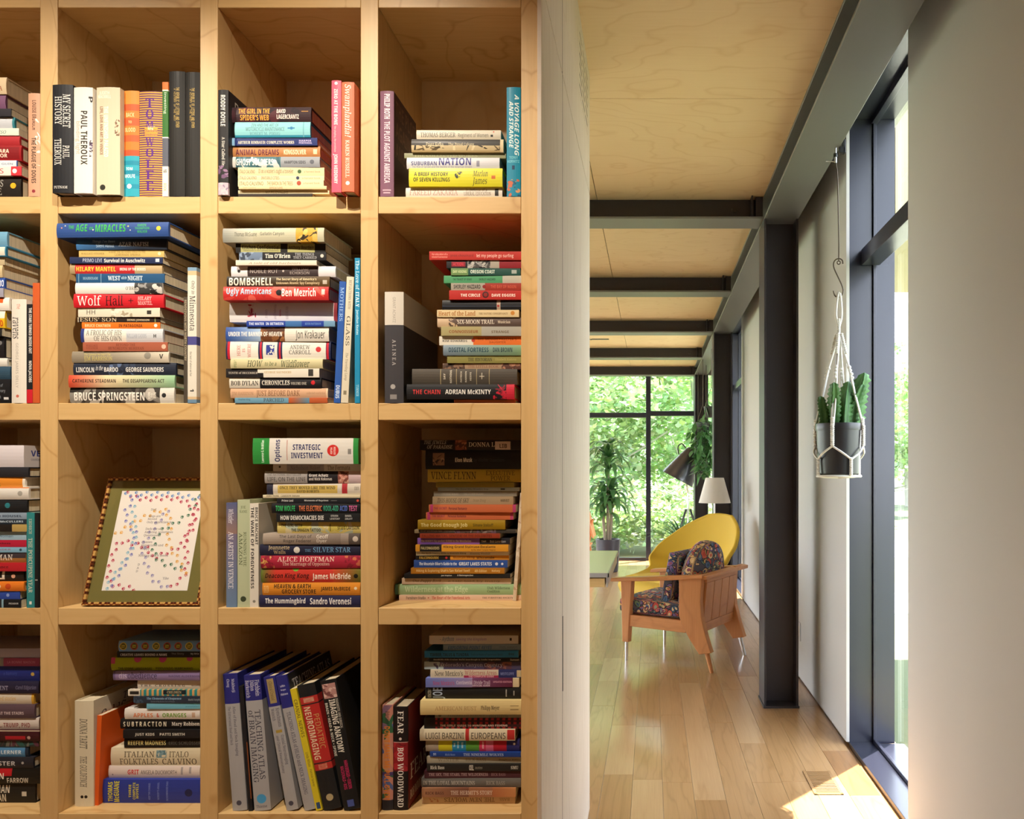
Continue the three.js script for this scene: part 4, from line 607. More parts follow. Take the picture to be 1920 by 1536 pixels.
// --- third row
{
  const C = [0, 790, 0.241], far = { L: 0.2 };
  pile(0, 2, C, 0.003, 'pile beside the teal upright book', [
    [-600, 165, 1385, '#16171b', [[0, 0, 0.78, '#24262c'], [0, 0.78, 0.8, '#8ab0c0'], ['PICADOR', 0.86, 0.97, '#c8c8c8', 's', 0.4, 0.6]], far],
    [-600, 160, 1322, '#2c48a0', [[2, 0.86, 0.5, 0.2, '#8aa0d8'], ['ATLAS', 0.5, 0.75, '#b8c8f0', 's']], far],
    [-600, 185, 1248, '#e07a24', [[2, 0.82, 0.5, 0.3, '#c84a1c'], [2, 0.72, 0.5, 0.18, '#f0e4d4'], ['STORIES', 0.3, 0.6, '#5a2410', 's']], far],
    [-600, 185, 1168, '#1c1814', [[0, 0.4, 0.78, '#e8e0d0', 0.05, 0.8], [0, 0.4, 0.75, '#1c1814', 0.05, 0.65], ['fedora', 0.5, 0.72, '#f0e8d8', 'S', 0.1, 0.6], [2, 0.88, 0.5, 0.2, '#e0a88c']], far],
    [-600, 205, 1102, '#b8202c', [['Ruthless Romance', 0.35, 0.8, '#5a0c14', 's', 0.35, 0.65]], far],
    [-600, 205, 1023, '#3a3034', [[0, 0.4, 1, '#a8743c', 0.55, 1], ['BACKMAN', 0.45, 0.85, '#e8e0d8', 'r', 0.2, 0.75]], far],
    [-600, 205, 981, '#7fb0cc', [['you are READER', 0.4, 0.82, '#a04a6a', 'n', 0.3, 0.7], [2, 0.93, 0.5, 0.24, '#2a4a5a']], far],
    [-600, 205, 926, '#b41e3c', [['Becoming Duchess', 0.4, 0.82, '#3a0814', 's', 0.35, 0.65]], far],
    [-600, 205, 860, '#9ab8cc', [['The Only Good Woman', 0.35, 0.85, '#2c4a64', 'n', 0.4, 0.75]], far],
    [-600, 205, 803, '#1e1a18', [[0, 0.83, 1, '#b49a5a'], ['a memoir', 0.5, 0.7, '#8a3a3a', 'n', 0.4, 0.65]], far],
    [-600, 205, 763, '#2a6aa0', [[0, 0.65, 1, '#24303c'], ['CARSON McCULLERS', 0.5, 0.96, '#c8d8e4', 's', 0.3, 0.65]], far],
    [-600, 205, 712, '#8a9cb0', [['MORGAN HOUSEL', 0.45, 0.94, '#2a3648', 's', 0.34, 0.66]], far],
    [-600, 205, 610, '#1a1c20', [['BARRETT', 0.3, 0.6, '#e8e6e0', 's', 0.2, 0.8], [2, 0.78, 0.45, 0.2, '#2a7a84']], { ...far, h: 1 }],
    [-600, 225, 515, '#ddd8d0', [[0, 0, 1, '#e07a2c', 0, 0.1], ['LEAVITT &', 0.4, 0.6, '#3a8a3c', 'i', 0.2, 0.48], ['DUBNER', 0.42, 0.6, '#2c7a34', 'S', 0.56, 0.84], [2, 0.9, 0.5, 0.2, '#a8a49c']], { ...far, h: 1 }],
    [-600, 190, 436, '#e08a2c', [['LEVITT AND', 0.35, 0.7, '#5a7a24', 'i', 0.15, 0.45], ['DUBNER', 0.5, 0.72, '#2c7a34', 'S', 0.55, 0.85], [0, 0.965, 1, '#e8dccc']], { ...far, h: 1 }],
    [-600, 225, 358, '#26262c', [['GENIUS', 0.4, 0.6, '#8a2c3a', 'n', 0.35, 0.65]], far],
    [-600, 180, 187, '#d4cdd2', [], { ...far, h: 1, w: 0.19, box: { bg: '#d2cac8', text: [['VEG', 0.1, 0.34, 0.22, 0.5, '#2c3a84', 's'], ['cookbooks', 0.1, 0.3, 0.58, 0.7, '#6a6878', 'n']] } }],
  ]);
  upright(0, 2, C, 0.001, 'bay', [
    [207, 268, 710, '#2f8588', [['ERDRICH', 0.07, 0.23, '#d8d0b8', 'r', 0.3, 0.68], ['THE PORCUPINE YEAR', 0.27, 0.84, '#e4dcc4', 'r', 0.26, 0.74], [0, 0.93, 0.96, '#e0e4dc', 0.35, 0.65]], { p: 'beside the pile topped by a white box set' }],
    [270, 303, 715, '#16181a', [[0, 0.7, 0.71, '#a8a49c', 0.3, 0.9]], { w: 0.2, p: 'beside the teal upright book' }],
  ]);
}
{
  const C = [400, 790, 0.2409];
  upright(2, 2, C, 0.006, 'bay', [
    [97, 181, 635, '#6f6a8c', [[1, 0, 0.3, '#5a628c', '#9a7a70'], [1, 0.3, 1, '#7a708a', '#6a86a8'], ['Whistler', 0.06, 0.2, '#e8e4ec', 'i', 0.3, 0.75], ['AN ARTIST IN VENICE', 0.28, 0.82, '#f0ecf0', 'r', 0.3, 0.75]], { p: 'against the divider beside pale green book' }],
    [184, 282, 612, '#b9c2a0', [[4, 'JOE', 0.06, 0.085, '#5a6448', 'r', 0.3, 0.7], [4, 'KANE', 0.1, 0.125, '#5a6448', 'r', 0.2, 0.8], ['RUNNING THE', 0.3, 0.62, '#4a5438', 'r', 0.26, 0.48], ['AMAZON', 0.31, 0.61, '#4a5438', 'r', 0.56, 0.86], [2, 0.92, 0.5, 0.22, '#3a4430']], { p: 'beside the white upright book' }],
    [284, 352, 640, '#ddd7cb', [['BRUCE MACHART', 0.04, 0.4, '#2a2622', 's', 0.08, 0.38], ['THE WAKE OF FORGIVENESS', 0.04, 0.82, '#1c1a18', 's', 0.5, 0.86], [2, 0.94, 0.5, 0.16, '#8a8478']], { p: 'beside the pale green upright book' }],
  ]);
  pile(2, 2, C, 0.002, 'pile under the green-ended textbook', [
    [358, 1145, 1355, '#26264a', [['The Hummingbird', 0.06, 0.46, '#f0ece8', 's', 0.24, 0.78], ['Sandro Veronesi', 0.5, 0.91, '#f0ece8', 's', 0.22, 0.74]], { h: 1 }],
    [380, 1145, 1255, '#d98a2a', [['DEACON', 0.02, 0.07, '#e8c088', 'n', 0.25, 0.8], ['HEAVEN & EARTH', 0.12, 0.5, '#2c2010', 's', 0.14, 0.46], ['GROCERY STORE', 0.2, 0.55, '#2c2010', 's', 0.54, 0.86], ['JAMES McBRIDE', 0.6, 0.9, '#2c2010', 's', 0.34, 0.62], [2, 0.95, 0.45, 0.12, '#f0dcb8']], { h: 1 }],
    [370, 1145, 1143, '#c8382c', [[1, 0, 0.15, '#5a7a2c', '#c8382c'], [2, 0.35, 0.02, 0.22, '#7ab03c'], [1, 0.72, 1, '#c8482c', '#6a6a24'], ['Deacon King Kong', 0.04, 0.48, '#2a0c0c', 'I', 0.36, 0.78], ['James McBride', 0.52, 0.9, '#f8eadc', 's', 0.36, 0.76], [2, 0.95, 0.55, 0.15, '#14140c']], { h: 1, c: 'red and green' }],
    [368, 1145, 1045, '#a8243c', [[3, 0, 0.14, ['#a8243c', '#c88a4a', '#8a1c30', '#d8a860']], [3, 0.84, 1, ['#a8243c', '#c86a4a', '#8a1c30']], ['ALICE HOFFMAN', 0.17, 0.74, '#f0dcc8', 'r', 0.1, 0.46], ['The Marriage of Opposites', 0.22, 0.69, '#f0dcc8', 'r', 0.52, 0.86]], { h: 1 }],
    [360, 1140, 958, '#22243c', [['Jeannette', 0.09, 0.3, '#d8c08a', 'r', 0.1, 0.44], ['Walls', 0.14, 0.26, '#d8c08a', 'r', 0.52, 0.84], [2, 0.37, 0.5, 0.28, '#d8d4cc'], ['THE', 0.45, 0.51, '#7ab0d8', 'r', 0.42, 0.66], ['SILVER STAR', 0.53, 0.9, '#7ab0d8', 'r', 0.26, 0.7]], { h: 1 }],
    [385, 1140, 872, '#96887c', [[1, 0, 0.8, '#a89a8c', '#85776c'], ['The Last Days of', 0.17, 0.5, '#2c2624', 'n', 0.12, 0.48], ['Roger Federer', 0.21, 0.5, '#2c2624', 'n', 0.52, 0.88], ['Geoff', 0.55, 0.67, '#e8e0d4', 'n', 0.12, 0.46], ['Dyer', 0.55, 0.66, '#e8e0d4', 'n', 0.52, 0.88], [0, 0.88, 1, '#5a504a'], [2, 0.95, 0.5, 0.25, '#c8bcb0']], { h: 1 }],
    [497, 1145, 783, '#d4c274', [[3, 0.1, 0.9, ['#d4c274', '#c8b858', '#d8cca0', '#b8c0a8', '#d4c274']], ['THE GIRL WITH', 0.05, 0.3, '#2c2a1c', 's', 0.16, 0.44], ['THE DRAGON TATTOO', 0.17, 0.52, '#2c2a1c', 's', 0.56, 0.84], [0, 0.63, 0.635, '#3a3824', 0.2, 0.8], ['STIEG LARSSON', 0.72, 0.98, '#2c2a1c', 's', 0.36, 0.66]], {}],
    [490, 1145, 714, '#1b1c1e', [['HOW DEMOCRACIES DIE', 0.05, 0.57, '#e8e6e0', 's', 0.26, 0.74], ['STEVEN', 0.65, 0.74, '#c8c8c4', 's', 0.2, 0.42], ['LEVITSKY', 0.64, 0.76, '#c8c8c4', 's', 0.5, 0.72], ['DANIEL', 0.82, 0.9, '#c8c8c4', 's', 0.2, 0.42], ['ZIBLATT', 0.82, 0.91, '#c8c8c4', 's', 0.5, 0.72]], {}],
    [452, 1145, 637, '#16161a', [['TOM WOLFE', 0.05, 0.27, '#3ac06a', 's', 0.24, 0.78], ['THE ELECTRIC', 0.31, 0.57, '#e07a4a', 's', 0.24, 0.78], ['KOOL-AID', 0.585, 0.755, '#3ab08a', 's', 0.24, 0.78], ['ACID', 0.77, 0.855, '#5a7ad8', 's', 0.24, 0.78], ['TEST', 0.87, 0.965, '#d86aa0', 's', 0.24, 0.78]], {}],
    [495, 1145, 596, '#1a1c22', [['Primo Levi', 0.06, 0.2, '#d8d8d4', 's', 0.3, 0.7], ['Moments of Reprieve', 0.33, 0.62, '#d8d8d4', 's', 0.3, 0.7], [0, 0.65, 0.72, '#a8a8a4', 0.46, 0.52], [2, 0.97, 0.5, 0.24, '#c84a3c']], {}],
    [385, 1145, 571, '#d8cbaa', [['DIRECTIONS · CAMERON INDIAN', 0.04, 0.38, '#5a5040', 's', 0.1, 0.6]], {}],
    [415, 1145, 482, '#cfc6b8', [[0, 0, 0.07, '#2a2a3c'], [0, 0.12, 0.75, '#c8ac5a', 0.18, 0.86], ['ONCE THEY MOVED LIKE THE WIND', 0.14, 0.73, '#2a2418', 'S', 0.24, 0.5], ['DAVID ROBERTS', 0.32, 0.56, '#2a2418', 'S', 0.58, 0.8], [0, 0.8, 0.855, '#a82c34', 0, 0.9], ['SIMON', 0.93, 0.98, '#5a5248', 'r', 0.3, 0.6]], {}],
    [398, 1145, 387, '#a09a96', [[0, 0.445, 1, '#201c20'], [3, 0.76, 0.88, ['#c88a7a', '#6a3a30', '#e0b0a0', '#8a5044']], [0, 0.87, 1, '#c8b0b4'], ['THE NATIONAL BESTSELLER', 0.03, 0.38, '#4a4644', 'n', 0.2, 0.38], ['LIFE, ON THE LINE', 0.03, 0.43, '#3a3634', 'n', 0.48, 0.82], ['Grant Achatz', 0.46, 0.66, '#e4dcd4', 's', 0.22, 0.46], ['and Nick Kokonas', 0.46, 0.7, '#e4dcd4', 's', 0.52, 0.76]], { c: 'grey and black' }],
    [465, 1145, 332, '#c8c4c0', [[0, 0.16, 0.58, '#9a98a4'], ['Nicholson Baker', 0.2, 0.54, '#6a6874', 'r', 0.22, 0.8], ['The Fermata', 0.62, 0.88, '#4a4440', 'r', 0.22, 0.8], [2, 0.08, 0.4, 0.14, '#2a2a2a']], {}],
    [305, 1145, 130, '#dcd8d0', [[0, 0, 0.16, '#2c8a3c'], [0, 0.95, 1, '#2c8a3c'], [4, 'Lawrence G. McMillan', 0.085, 0.11, '#e8f0e4', 's', 0.08, 0.94], [4, 'Options', 0.21, 0.275, '#24285a', 's', 0.06, 0.92], [0, 0.325, 0.328, '#a85a4a', 0.08, 0.85], ['STRATEGIC', 0.38, 0.645, '#24285a', 's', 0.24, 0.46], ['INVESTMENT', 0.365, 0.665, '#24285a', 's', 0.56, 0.78], [2, 0.76, 0.48, 0.22, '#cc2a26'], [4, 'FIFTH', 0.735, 0.755, '#f4e4dc', 's', 0.36, 0.62], [4, 'EDITION', 0.765, 0.785, '#f4e4dc', 's', 0.34, 0.64], [0, 0.9, 0.93, '#8a8680', 0.42, 0.62]], { h: 1, r: -0.012, c: 'white and green' }],
  ]);
}
{
  const C = [700, 790, 0.2409];
  pile(3, 2, C, 0.098, 'pile standing on the pale green book', [
    [200, 1150, 1354, '#d8b8a0', [['Furniture Studio', 0.06, 0.22, '#4a3a34', 'S', 0.28, 0.74], ['•', 0.235, 0.25, '#a83a34', 's', 0.3, 0.7], ['The Heart of the Functional Arts', 0.27, 0.58, '#a83a34', 'S', 0.26, 0.76], ['THE FURNITURE SOCIETY', 0.68, 0.93, '#5a4a44', 'S', 0.34, 0.64]], { w: 0.2 }],
    [168, 1150, 1272, '#93b183', [[0, 0, 0.03, '#4a7a74'], ['Wilderness at the Edge', 0.08, 0.58, '#c8d8b4', 'r', 0.2, 0.86], ['Utah Wilderness', 0.73, 0.91, '#2c3a24', 'r', 0.22, 0.46], ['Coalition', 0.73, 0.83, '#2c3a24', 'r', 0.52, 0.76]], { w: 0.2 }],
    [222, 1070, 1224, '#c0a890', [['Our Puppy Book', 0.1, 0.36, '#4a3a34', 'i', 0.2, 0.72], ['a tale told by many', 0.42, 0.9, '#7a6a5a', 'r', 0.35, 0.65]], {}],
    [240, 1065, 1188, '#1c1b1c', [['Jan Kaplan', 0.35, 0.45, '#d8d4cc', 's', 0.25, 0.6], ['A Retrospective', 0.5, 0.65, '#d8d4cc', 's', 0.2, 0.6]], {}],
    [292, 1020, 1142, '#a86f1c', [["Hiking & Exploring Utah's San Rafael Swell", 0.06, 0.63, '#ecd8a8', 'n', 0.28, 0.76], ['4th Edition', 0.68, 0.81, '#ecd8a8', 'n', 0.26, 0.7], ['Kelsey', 0.86, 0.95, '#ecd8a8', 'n', 0.3, 0.74]], {}],
    [315, 1045, 1083, '#2a4f9c', [["The Mountain Biker's Guide to the", 0.06, 0.46, '#e4e8f0', 's', 0.3, 0.68], ['GREAT LAKES STATES', 0.48, 0.83, '#f0f2f4', 's', 0.26, 0.7], [2, 0.88, 0.5, 0.2, '#d8dce8'], [2, 0.94, 0.5, 0.16, '#d8dce8']], {}],
    [330, 1055, 1047, '#d08a28', [[0, 0, 0.37, '#1f1b1a'], ['FALCONGUIDE', 0.04, 0.25, '#e0b44a', 's', 0.25, 0.75], [2, 0.33, 0.5, 0.25, '#b82c2c'], ['Mountain Biking', 0.4, 0.63, '#5a2c14', 's', 0.24, 0.74], ['Wisconsin', 0.65, 0.84, '#3a1c10', 's', 0.24, 0.74]], { c: 'orange and black' }],
    [333, 1050, 1014, '#cfc7b2', [["The North Country Guide to Mountain Biking", 0.06, 0.54, '#3a3630', 's', 0.3, 0.7], ['Minnesota, Wisconsin', 0.58, 0.8, '#6a6458', 'i', 0.3, 0.72]], {}],
    [328, 1052, 961, '#d5952a', [[0, 0.05, 0.28, '#201c1a'], ['FALCONGUIDES', 0.06, 0.26, '#d8c890', 's', 0.3, 0.7], ['Hiking Grand Staircase-Escalante', 0.3, 0.86, '#3a2410', 's', 0.14, 0.58], ['& the Glen Canyon Region', 0.6, 0.86, '#5a3414', 's', 0.66, 0.88]], { c: 'orange and black' }],
    [343, 1065, 911, '#7d54a4', [[0, 0.67, 1, '#22222a'], ['The HIKER\'S hip pocket GUIDE to the Mendocino', 0.04, 0.58, '#e4d8ec', 's', 0.3, 0.7], ['Coast', 0.69, 0.74, '#c8c8cc', 's', 0.35, 0.65], ['Bob Lorentzen', 0.78, 0.95, '#c8c8cc', 'n', 0.35, 0.7]], {}],
    [362, 985, 874, '#90361c', [['FALLING WATERS, SENTIERI OF THE DOLOMITES', 0.03, 0.9, '#5a1c0c', 's', 0.25, 0.75]], {}],
    [320, 1110, 844, '#3a3630', [[0, 0, 0.05, '#8a7a5c'], [3, 0.4, 0.8, ['#5a4a44', '#8a8078', '#3a3630', '#6a5468']], ['ROCKY MOUNTAIN PARK COMPANION', 0.06, 0.4, '#a8a49c', 's', 0.3, 0.66]], {}],
    [345, 1025, 768, '#96770f', [['The Good Enough Job', 0.04, 0.57, '#d8c88a', 's', 0.32, 0.82], ['Simone Stolzoff', 0.63, 0.86, '#4a3c10', 's', 0.4, 0.7]], { h: 1 }],
    [410, 1090, 709, '#c0643c', [[0, 0.02, 0.05, '#b03a6a'], ['THE SECRET', 0.07, 0.22, '#7a2c4a', 's', 0.36, 0.64], ['Personal Romance', 0.25, 0.46, '#5a2430', 's', 0.34, 0.68], [0, 0.96, 0.99, '#b03a6a']], {}],
    [432, 1110, 649, '#c0643c', [[0, 0.02, 0.05, '#b03a6a'], ['THE SECRET', 0.06, 0.21, '#7a2c4a', 's', 0.36, 0.64], ['Personal Romance', 0.23, 0.44, '#5a2430', 's', 0.34, 0.68], [0, 0.96, 1, '#b03a6a']], {}],
    [460, 1088, 586, '#a0896a', [['THIS HOUSE OF SKY', 0.06, 0.45, '#3a3024', 'i', 0.22, 0.74], ['Ivan Doig', 0.5, 0.66, '#7a684c', 'i', 0.3, 0.74], ['HARVEST', 0.84, 0.95, '#4a3c2c', 's', 0.36, 0.66]], {}],
    [470, 1115, 545, '#8a8274', [['COUNTRY WALKS', 0.1, 0.3, '#b0a898', 'r', 0.3, 0.7], ['THE OTHER ISLAND', 0.36, 0.6, '#aaa290', 'r', 0.3, 0.7]], {}],
    [502, 1135, 516, '#a3b0b8', [['The Horse Who Wouldn\'t Stop', 0.22, 0.62, '#4a4a54', 'r', 0.25, 0.72], [0, 0.77, 0.82, '#2a2c34', 0.3, 0.65]], {}],
    [487, 1095, 476, '#8a7a30', [], {}],
    [422, 1150, 374, '#b8a032', [[1, 0, 1, '#c8b048', '#a88c28'], ['VINCE FLYNN', 0.04, 0.52, '#3a3010', 'r', 0.2, 0.76], ['EXECUTIVE', 0.62, 0.93, '#4a3c10', 'r', 0.12, 0.46], ['POWER', 0.67, 0.88, '#4a3c10', 'r', 0.52, 0.86]], { h: 1 }],
    [405, 1150, 226, '#16171d', [[3, 0.08, 0.2, ['#8a6a58', '#2a2220', '#a88470', '#5a443a'], 0.15, 0.8], ['Elon Musk', 0.31, 0.49, '#e8e6e4', 's', 0.4, 0.62], ['by Walter Isaacson', 0.5, 0.82, '#3a4450', 'n', 0.42, 0.66]], { h: 1 }],
    [362, 1150, 147, '#191418', [['THE JEWELS', 0.04, 0.26, '#c8ccc8', 'i', 0.08, 0.42], ['OF PARADISE', 0.07, 0.32, '#c8ccc8', 'i', 0.5, 0.84], [3, 0.35, 0.46, ['#7a4030', '#4a241c', '#a86a50']], ['DONNA LEON', 0.48, 0.86, '#e0dcd4', 'r', 0.22, 0.66], [0, 0.74, 0.89, '#c4b4b0', 0.15, 0.95], ['LIB', 0.78, 0.86, '#4a3c3c', 's', 0.4, 0.8]], { h: 1, r: -0.01 }],
  ]);
  upright(3, 2, C, 0.09, 'bay', [[1084, 1112, 560, '#cbbba4', [[3, 0, 1, ['#cbbba4', '#d8ccb8', '#b89a80', '#e0d4c0']]], { tilt: -4, w: 0.17, p: 'thin beside the pile on pale green book' }]]);
}
// --- fourth row
{
  const C = [0, 1160, 0.2445], far = { L: 0.21 };
  pile(0, 3, C, 0.05, 'pile below the teal upright book', [
    [-600, 270, 1263, '#191613', [['NORMAN', 0.4, 0.72, '#d8d0c0', 's', 0.1, 0.48], ['KAHNEMAN', 0.3, 0.68, '#d8d0c0', 's', 0.54, 0.92], [0, 0.85, 0.9, '#c8c0b0', 0.42, 0.65]], { ...far, h: 1 }],
    [-600, 310, 1142, '#15130f', [[0, 0, 0.68, '#b81a24', 0, 0.5], ['RONAN', 0.3, 0.6, '#e8e0d4', 's', 0.3, 0.68], ['FARROW', 0.62, 0.86, '#d8d4c8', 's', 0.6, 0.92]], { ...far, h: 1 }],
    [-600, 255, 1058, '#22222a', [['CHESTER', 0.45, 0.8, '#c8c4c4', 's', 0.35, 0.75], [2, 0.88, 0.5, 0.12, '#a8a4a0']], { ...far, h: 1 }],
    [-600, 220, 978, '#4f86b4', [['BEN LERNER', 0.55, 0.92, '#dce8f0', 's', 0.35, 0.72], [0, 0.96, 1, '#1c2a3c']], far],
    [-600, 300, 934, '#26302c', [[3, 0, 1, ['#26302c', '#5a3040', '#2c5a54', '#6a6a60']]], far],
    [-600, 305, 850, '#3c1018', [[0, 0, 1, '#b8a890', 0, 0.12], [0, 0.62, 0.84, '#b01e2c', 0.5, 0.82], [2, 0.88, 0.65, 0.16, '#c8a8a0']], { ...far, h: 1 }],
    [-600, 300, 762, '#cfc4bc', [['MARY L. TRUMP, PHD', 0.4, 0.9, '#8a4a48', 's', 0.42, 0.82]], { ...far, h: 1 }],
    [-600, 265, 655, '#5a4650', [['A GATE AT THE STAIRS', 0.45, 0.88, '#d8c8cc', 's', 0.5, 0.72]], { ...far, h: 1 }],
    [-600, 260, 572, '#d0c4b0', [['collected stories', 0.5, 0.8, '#c8a05a', 'r', 0.3, 0.65], [0, 0.97, 1, '#d0a038']], { ...far, h: 1 }],
    [-600, 300, 476, '#23213c', [['SERPENT', 0.45, 0.66, '#b8b4d0', 'r', 0.35, 0.7], ['Carol Edgarian', 0.74, 0.97, '#8a86a8', 'i', 0.35, 0.72]], { ...far, h: 1 }],
    [-600, 300, 360, '#1c2a78', [['a history', 0.6, 0.75, '#4a5aa4', 'r', 0.4, 0.65], [2, 0.92, 0.55, 0.12, '#b89a4a']], { ...far, h: 1 }],
    [-600, 305, 297, '#9a4270', [[0, 0, 0.6, '#8a8a90'], ['LA BONNE MAISON', 0.64, 0.95, '#c88aac', 'n', 0.35, 0.65]], far],
    [-600, 305, 225, '#a8a4bc', [], far],
  ]);
}
{
  const C = [90, 1160, 0.2447];
  upright(1, 3, C, 0.035, 'bay', [
    [200, 345, 632, '#d8ceb4', [['DONNA TARTT', 0.17, 0.45, '#2c2620', 'i', 0.3, 0.7], ['THE GOLDFINCH', 0.52, 0.81, '#3a342c', 'i', 0.32, 0.68], [2, 0.905, 0.38, 0.08, '#1c1814'], [2, 0.905, 0.58, 0.08, '#1c1814']], { h: 1, w: 0.17, p: 'against the divider below the framed picture', cover: { bg: '#d6ccb6', text: [['The', 0.55, 0.8, 0.03, 0.1, '#3a342c', 'i'], ['Goldfinch', 0.08, 0.92, 0.12, 0.24, '#3a342c', 'i']] } }],
    [350, 385, 745, '#dd5e1c', [], { r: 0.006, tilt: -2.2, w: 0.16, p: 'beside the thick cream upright book' }],
    [388, 408, 1340, '#2c86a4', [], { r: 0.02, w: 0.16, p: 'short booklet by the orange upright' }],
  ]);
  pile(1, 3, C, 0.06, 'pile below the framed picture', [
    [418, 1165, 1236, '#2c3a94', [[4, 'THOMAS', 0.055, 0.105, '#d8d02c', 's', 0.1, 0.92], [4, 'McGUANE', 0.115, 0.17, '#d8d02c', 's', 0.06, 0.96], [4, 'THREE', 0.27, 0.295, '#d0c838', 's', 0.2, 0.75], [4, 'COMPLETE', 0.31, 0.335, '#d0c838', 's', 0.12, 0.84], [4, 'NOVELS', 0.345, 0.37, '#d0c838', 's', 0.18, 0.8], [4, 'KEEP THE CHANGE', 0.47, 0.49, '#7a88c8', 's', 0.15, 0.85], [4, "NOBODY'S ANGEL", 0.56, 0.58, '#7a88c8', 's', 0.12, 0.85], [4, 'THE BUSHWHACKED PIANO', 0.65, 0.67, '#7a88c8', 's', 0.08, 0.9], [2, 0.88, 0.55, 0.16, '#1c2050']], { h: 1, r: -0.008 }],
    [462, 1165, 1143, '#dccfc8', [['GRIT', 0.21, 0.335, '#c83034', 's', 0.28, 0.68], ['ANGELA DUCKWORTH', 0.355, 0.75, '#4a4444', 'n', 0.34, 0.66], [2, 0.05, 0.7, 0.06, '#8a8484'], [0, 0.79, 0.81, '#a8a0a0', 0.1, 0.7], [0, 0.88, 0.9, '#a8a0a0', 0.1, 0.6]], { h: 1 }],
    [480, 1165, 1005, '#d9ceb0', [['ITALIAN', 0.15, 0.49, '#4a4030', 'r', 0.2, 0.52], [3, 0.51, 0.62, ['#7a98a0', '#d9ceb0', '#5a7a84'], 0.15, 0.55], ['ITALO', 0.65, 0.87, '#4a4030', 'r', 0.2, 0.52], ['FOLKTALES', 0.1, 0.53, '#4a4030', 'r', 0.58, 0.92], ['CALVINO', 0.57, 0.96, '#4a4030', 'r', 0.58, 0.92]], {}],
    [582, 1165, 926, '#191818', [['REEFER MADNESS', 0.05, 0.55, '#e4d890', 's', 0.3, 0.72], ['ERIC SCHLOSSER', 0.58, 1.0, '#5a5854', 's', 0.32, 0.7]], {}],
    [575, 1165, 860, '#17171a', [['JUST KIDS', 0.16, 0.41, '#e0dcd0', 's', 0.38, 0.68], ['PATTI SMITH', 0.47, 0.8, '#e0dcd0', 's', 0.38, 0.68]], {}],
    [553, 1165, 784, '#151416', [['S U B T R A C T I O N', 0.04, 0.58, '#ece4cc', 's', 0.25, 0.75], ['Mary Robison', 0.64, 0.99, '#ece6da', 'S', 0.32, 0.78]], { h: 1 }],
    [585, 1165, 702, '#dfd8d2', [['APPLES', 0.12, 0.38, '#d87a4a', 's', 0.42, 0.8], ['&', 0.425, 0.46, '#c8503a', 's', 0.42, 0.8], ['ORANGES', 0.5, 0.82, '#6a9a34', 's', 0.42, 0.8], [0, 0.89, 0.93, '#c8a890', 0.35, 0.8]], { h: 1 }],
    [755, 1165, 657, '#6fb4cc', [['annotated', 0.72, 0.98, '#4a8aa4', 'n', 0.4, 0.7]], { h: 0 }],
    [655, 1165, 603, '#2a3444', [[3, 0, 0.2, ['#2a3444', '#44566a']], ['The Elements of Eloquence', 0.2, 0.72, '#9ac0e0', 'S', 0.2, 0.56], ['Secrets of the Perfect Turn of Phrase', 0.26, 0.62, '#8a9aac', 'n', 0.64, 0.84], ['Mark Forsyth', 0.82, 1.0, '#b8c4cc', 'r', 0.34, 0.7]], {}],
    [613, 1165, 554, '#cfa36a', [...Array.from({ length: 12 }, (_, i) => [0, 0.15 + i * 0.07, 0.185 + i * 0.07, '#2c8a8c']), [0, 0, 0.17, '#d8d0c0'], [0, 0.03, 0.15, '#2c2824', 0.28, 0.75], [0, 0.49, 0.8, '#1c2a30', 0.1, 0.75], ['CHILDREN', 0.54, 0.74, '#c8b890', 'S', 0.22, 0.6]], { c: 'teal and tan striped' }],
    [685, 1165, 482, '#d8cec0', [['T H E   C R O S S I N G', 0.05, 0.76, '#4a3c34', 'S', 0.5, 0.72], ['McCarthy', 0.86, 1.0, '#4a3c34', 's', 0.54, 0.72]], {}],
    [497, 1165, 412, '#8c78a4', [[0, 0, 0.03, '#6a5a84'], ['dis', 0.07, 0.165, '#cfc4d8', 'r', 0.15, 0.78], ['obedience', 0.17, 0.51, '#302840', 'r', 0.15, 0.78], ['NAOMI ALDERMAN', 0.64, 1.0, '#5a4a70', 's', 0.4, 0.62]], { h: 1 }],
    [482, 1165, 313, '#a8b41c', [[0, 0, 0.05, '#c04a7a', 0, 0.5], [2, 0.3, 0.08, 0.3, '#c04a7a'], [2, 0.58, 0.08, 0.3, '#c04a7a'], [2, 0.88, 0.04, 0.24, '#c04a7a'], ['THE STONE LANGUAGES', 0.08, 0.46, '#3a4010', 's', 0.76, 0.94], ['FERNANDO MARCHAND', 0.5, 0.92, '#3a4010', 's', 0.74, 0.92]], { h: 1 }],
    [530, 1165, 263, '#181a20', [['CREATIVE LEAVES BEHIND A NAME', 0.04, 0.6, '#d8dce4', 's', 0.36, 0.72], ['The Story', 0.65, 0.8, '#a8acb4', 'n', 0.3, 0.6], ['by Aria', 0.88, 0.98, '#c8ccd0', 's', 0.3, 0.6]], {}],
    [540, 1165, 180, '#6a98d0', [...[0, 1, 2, 3, 4, 5, 6, 7].flatMap((i) => [[2, 0.06 + i * 0.133, 0.5, 0.34, i % 3 ? '#b8483c' : '#d8c04a'], [2, 0.06 + i * 0.133, 0.5, 0.26, '#3a4a2c'], [4, 'POW', 0.035 + i * 0.133, 0.085 + i * 0.133, '#d8c850', 's', 0.35, 0.65]])], { h: 1, c: 'sky blue' }],
  ]);
}
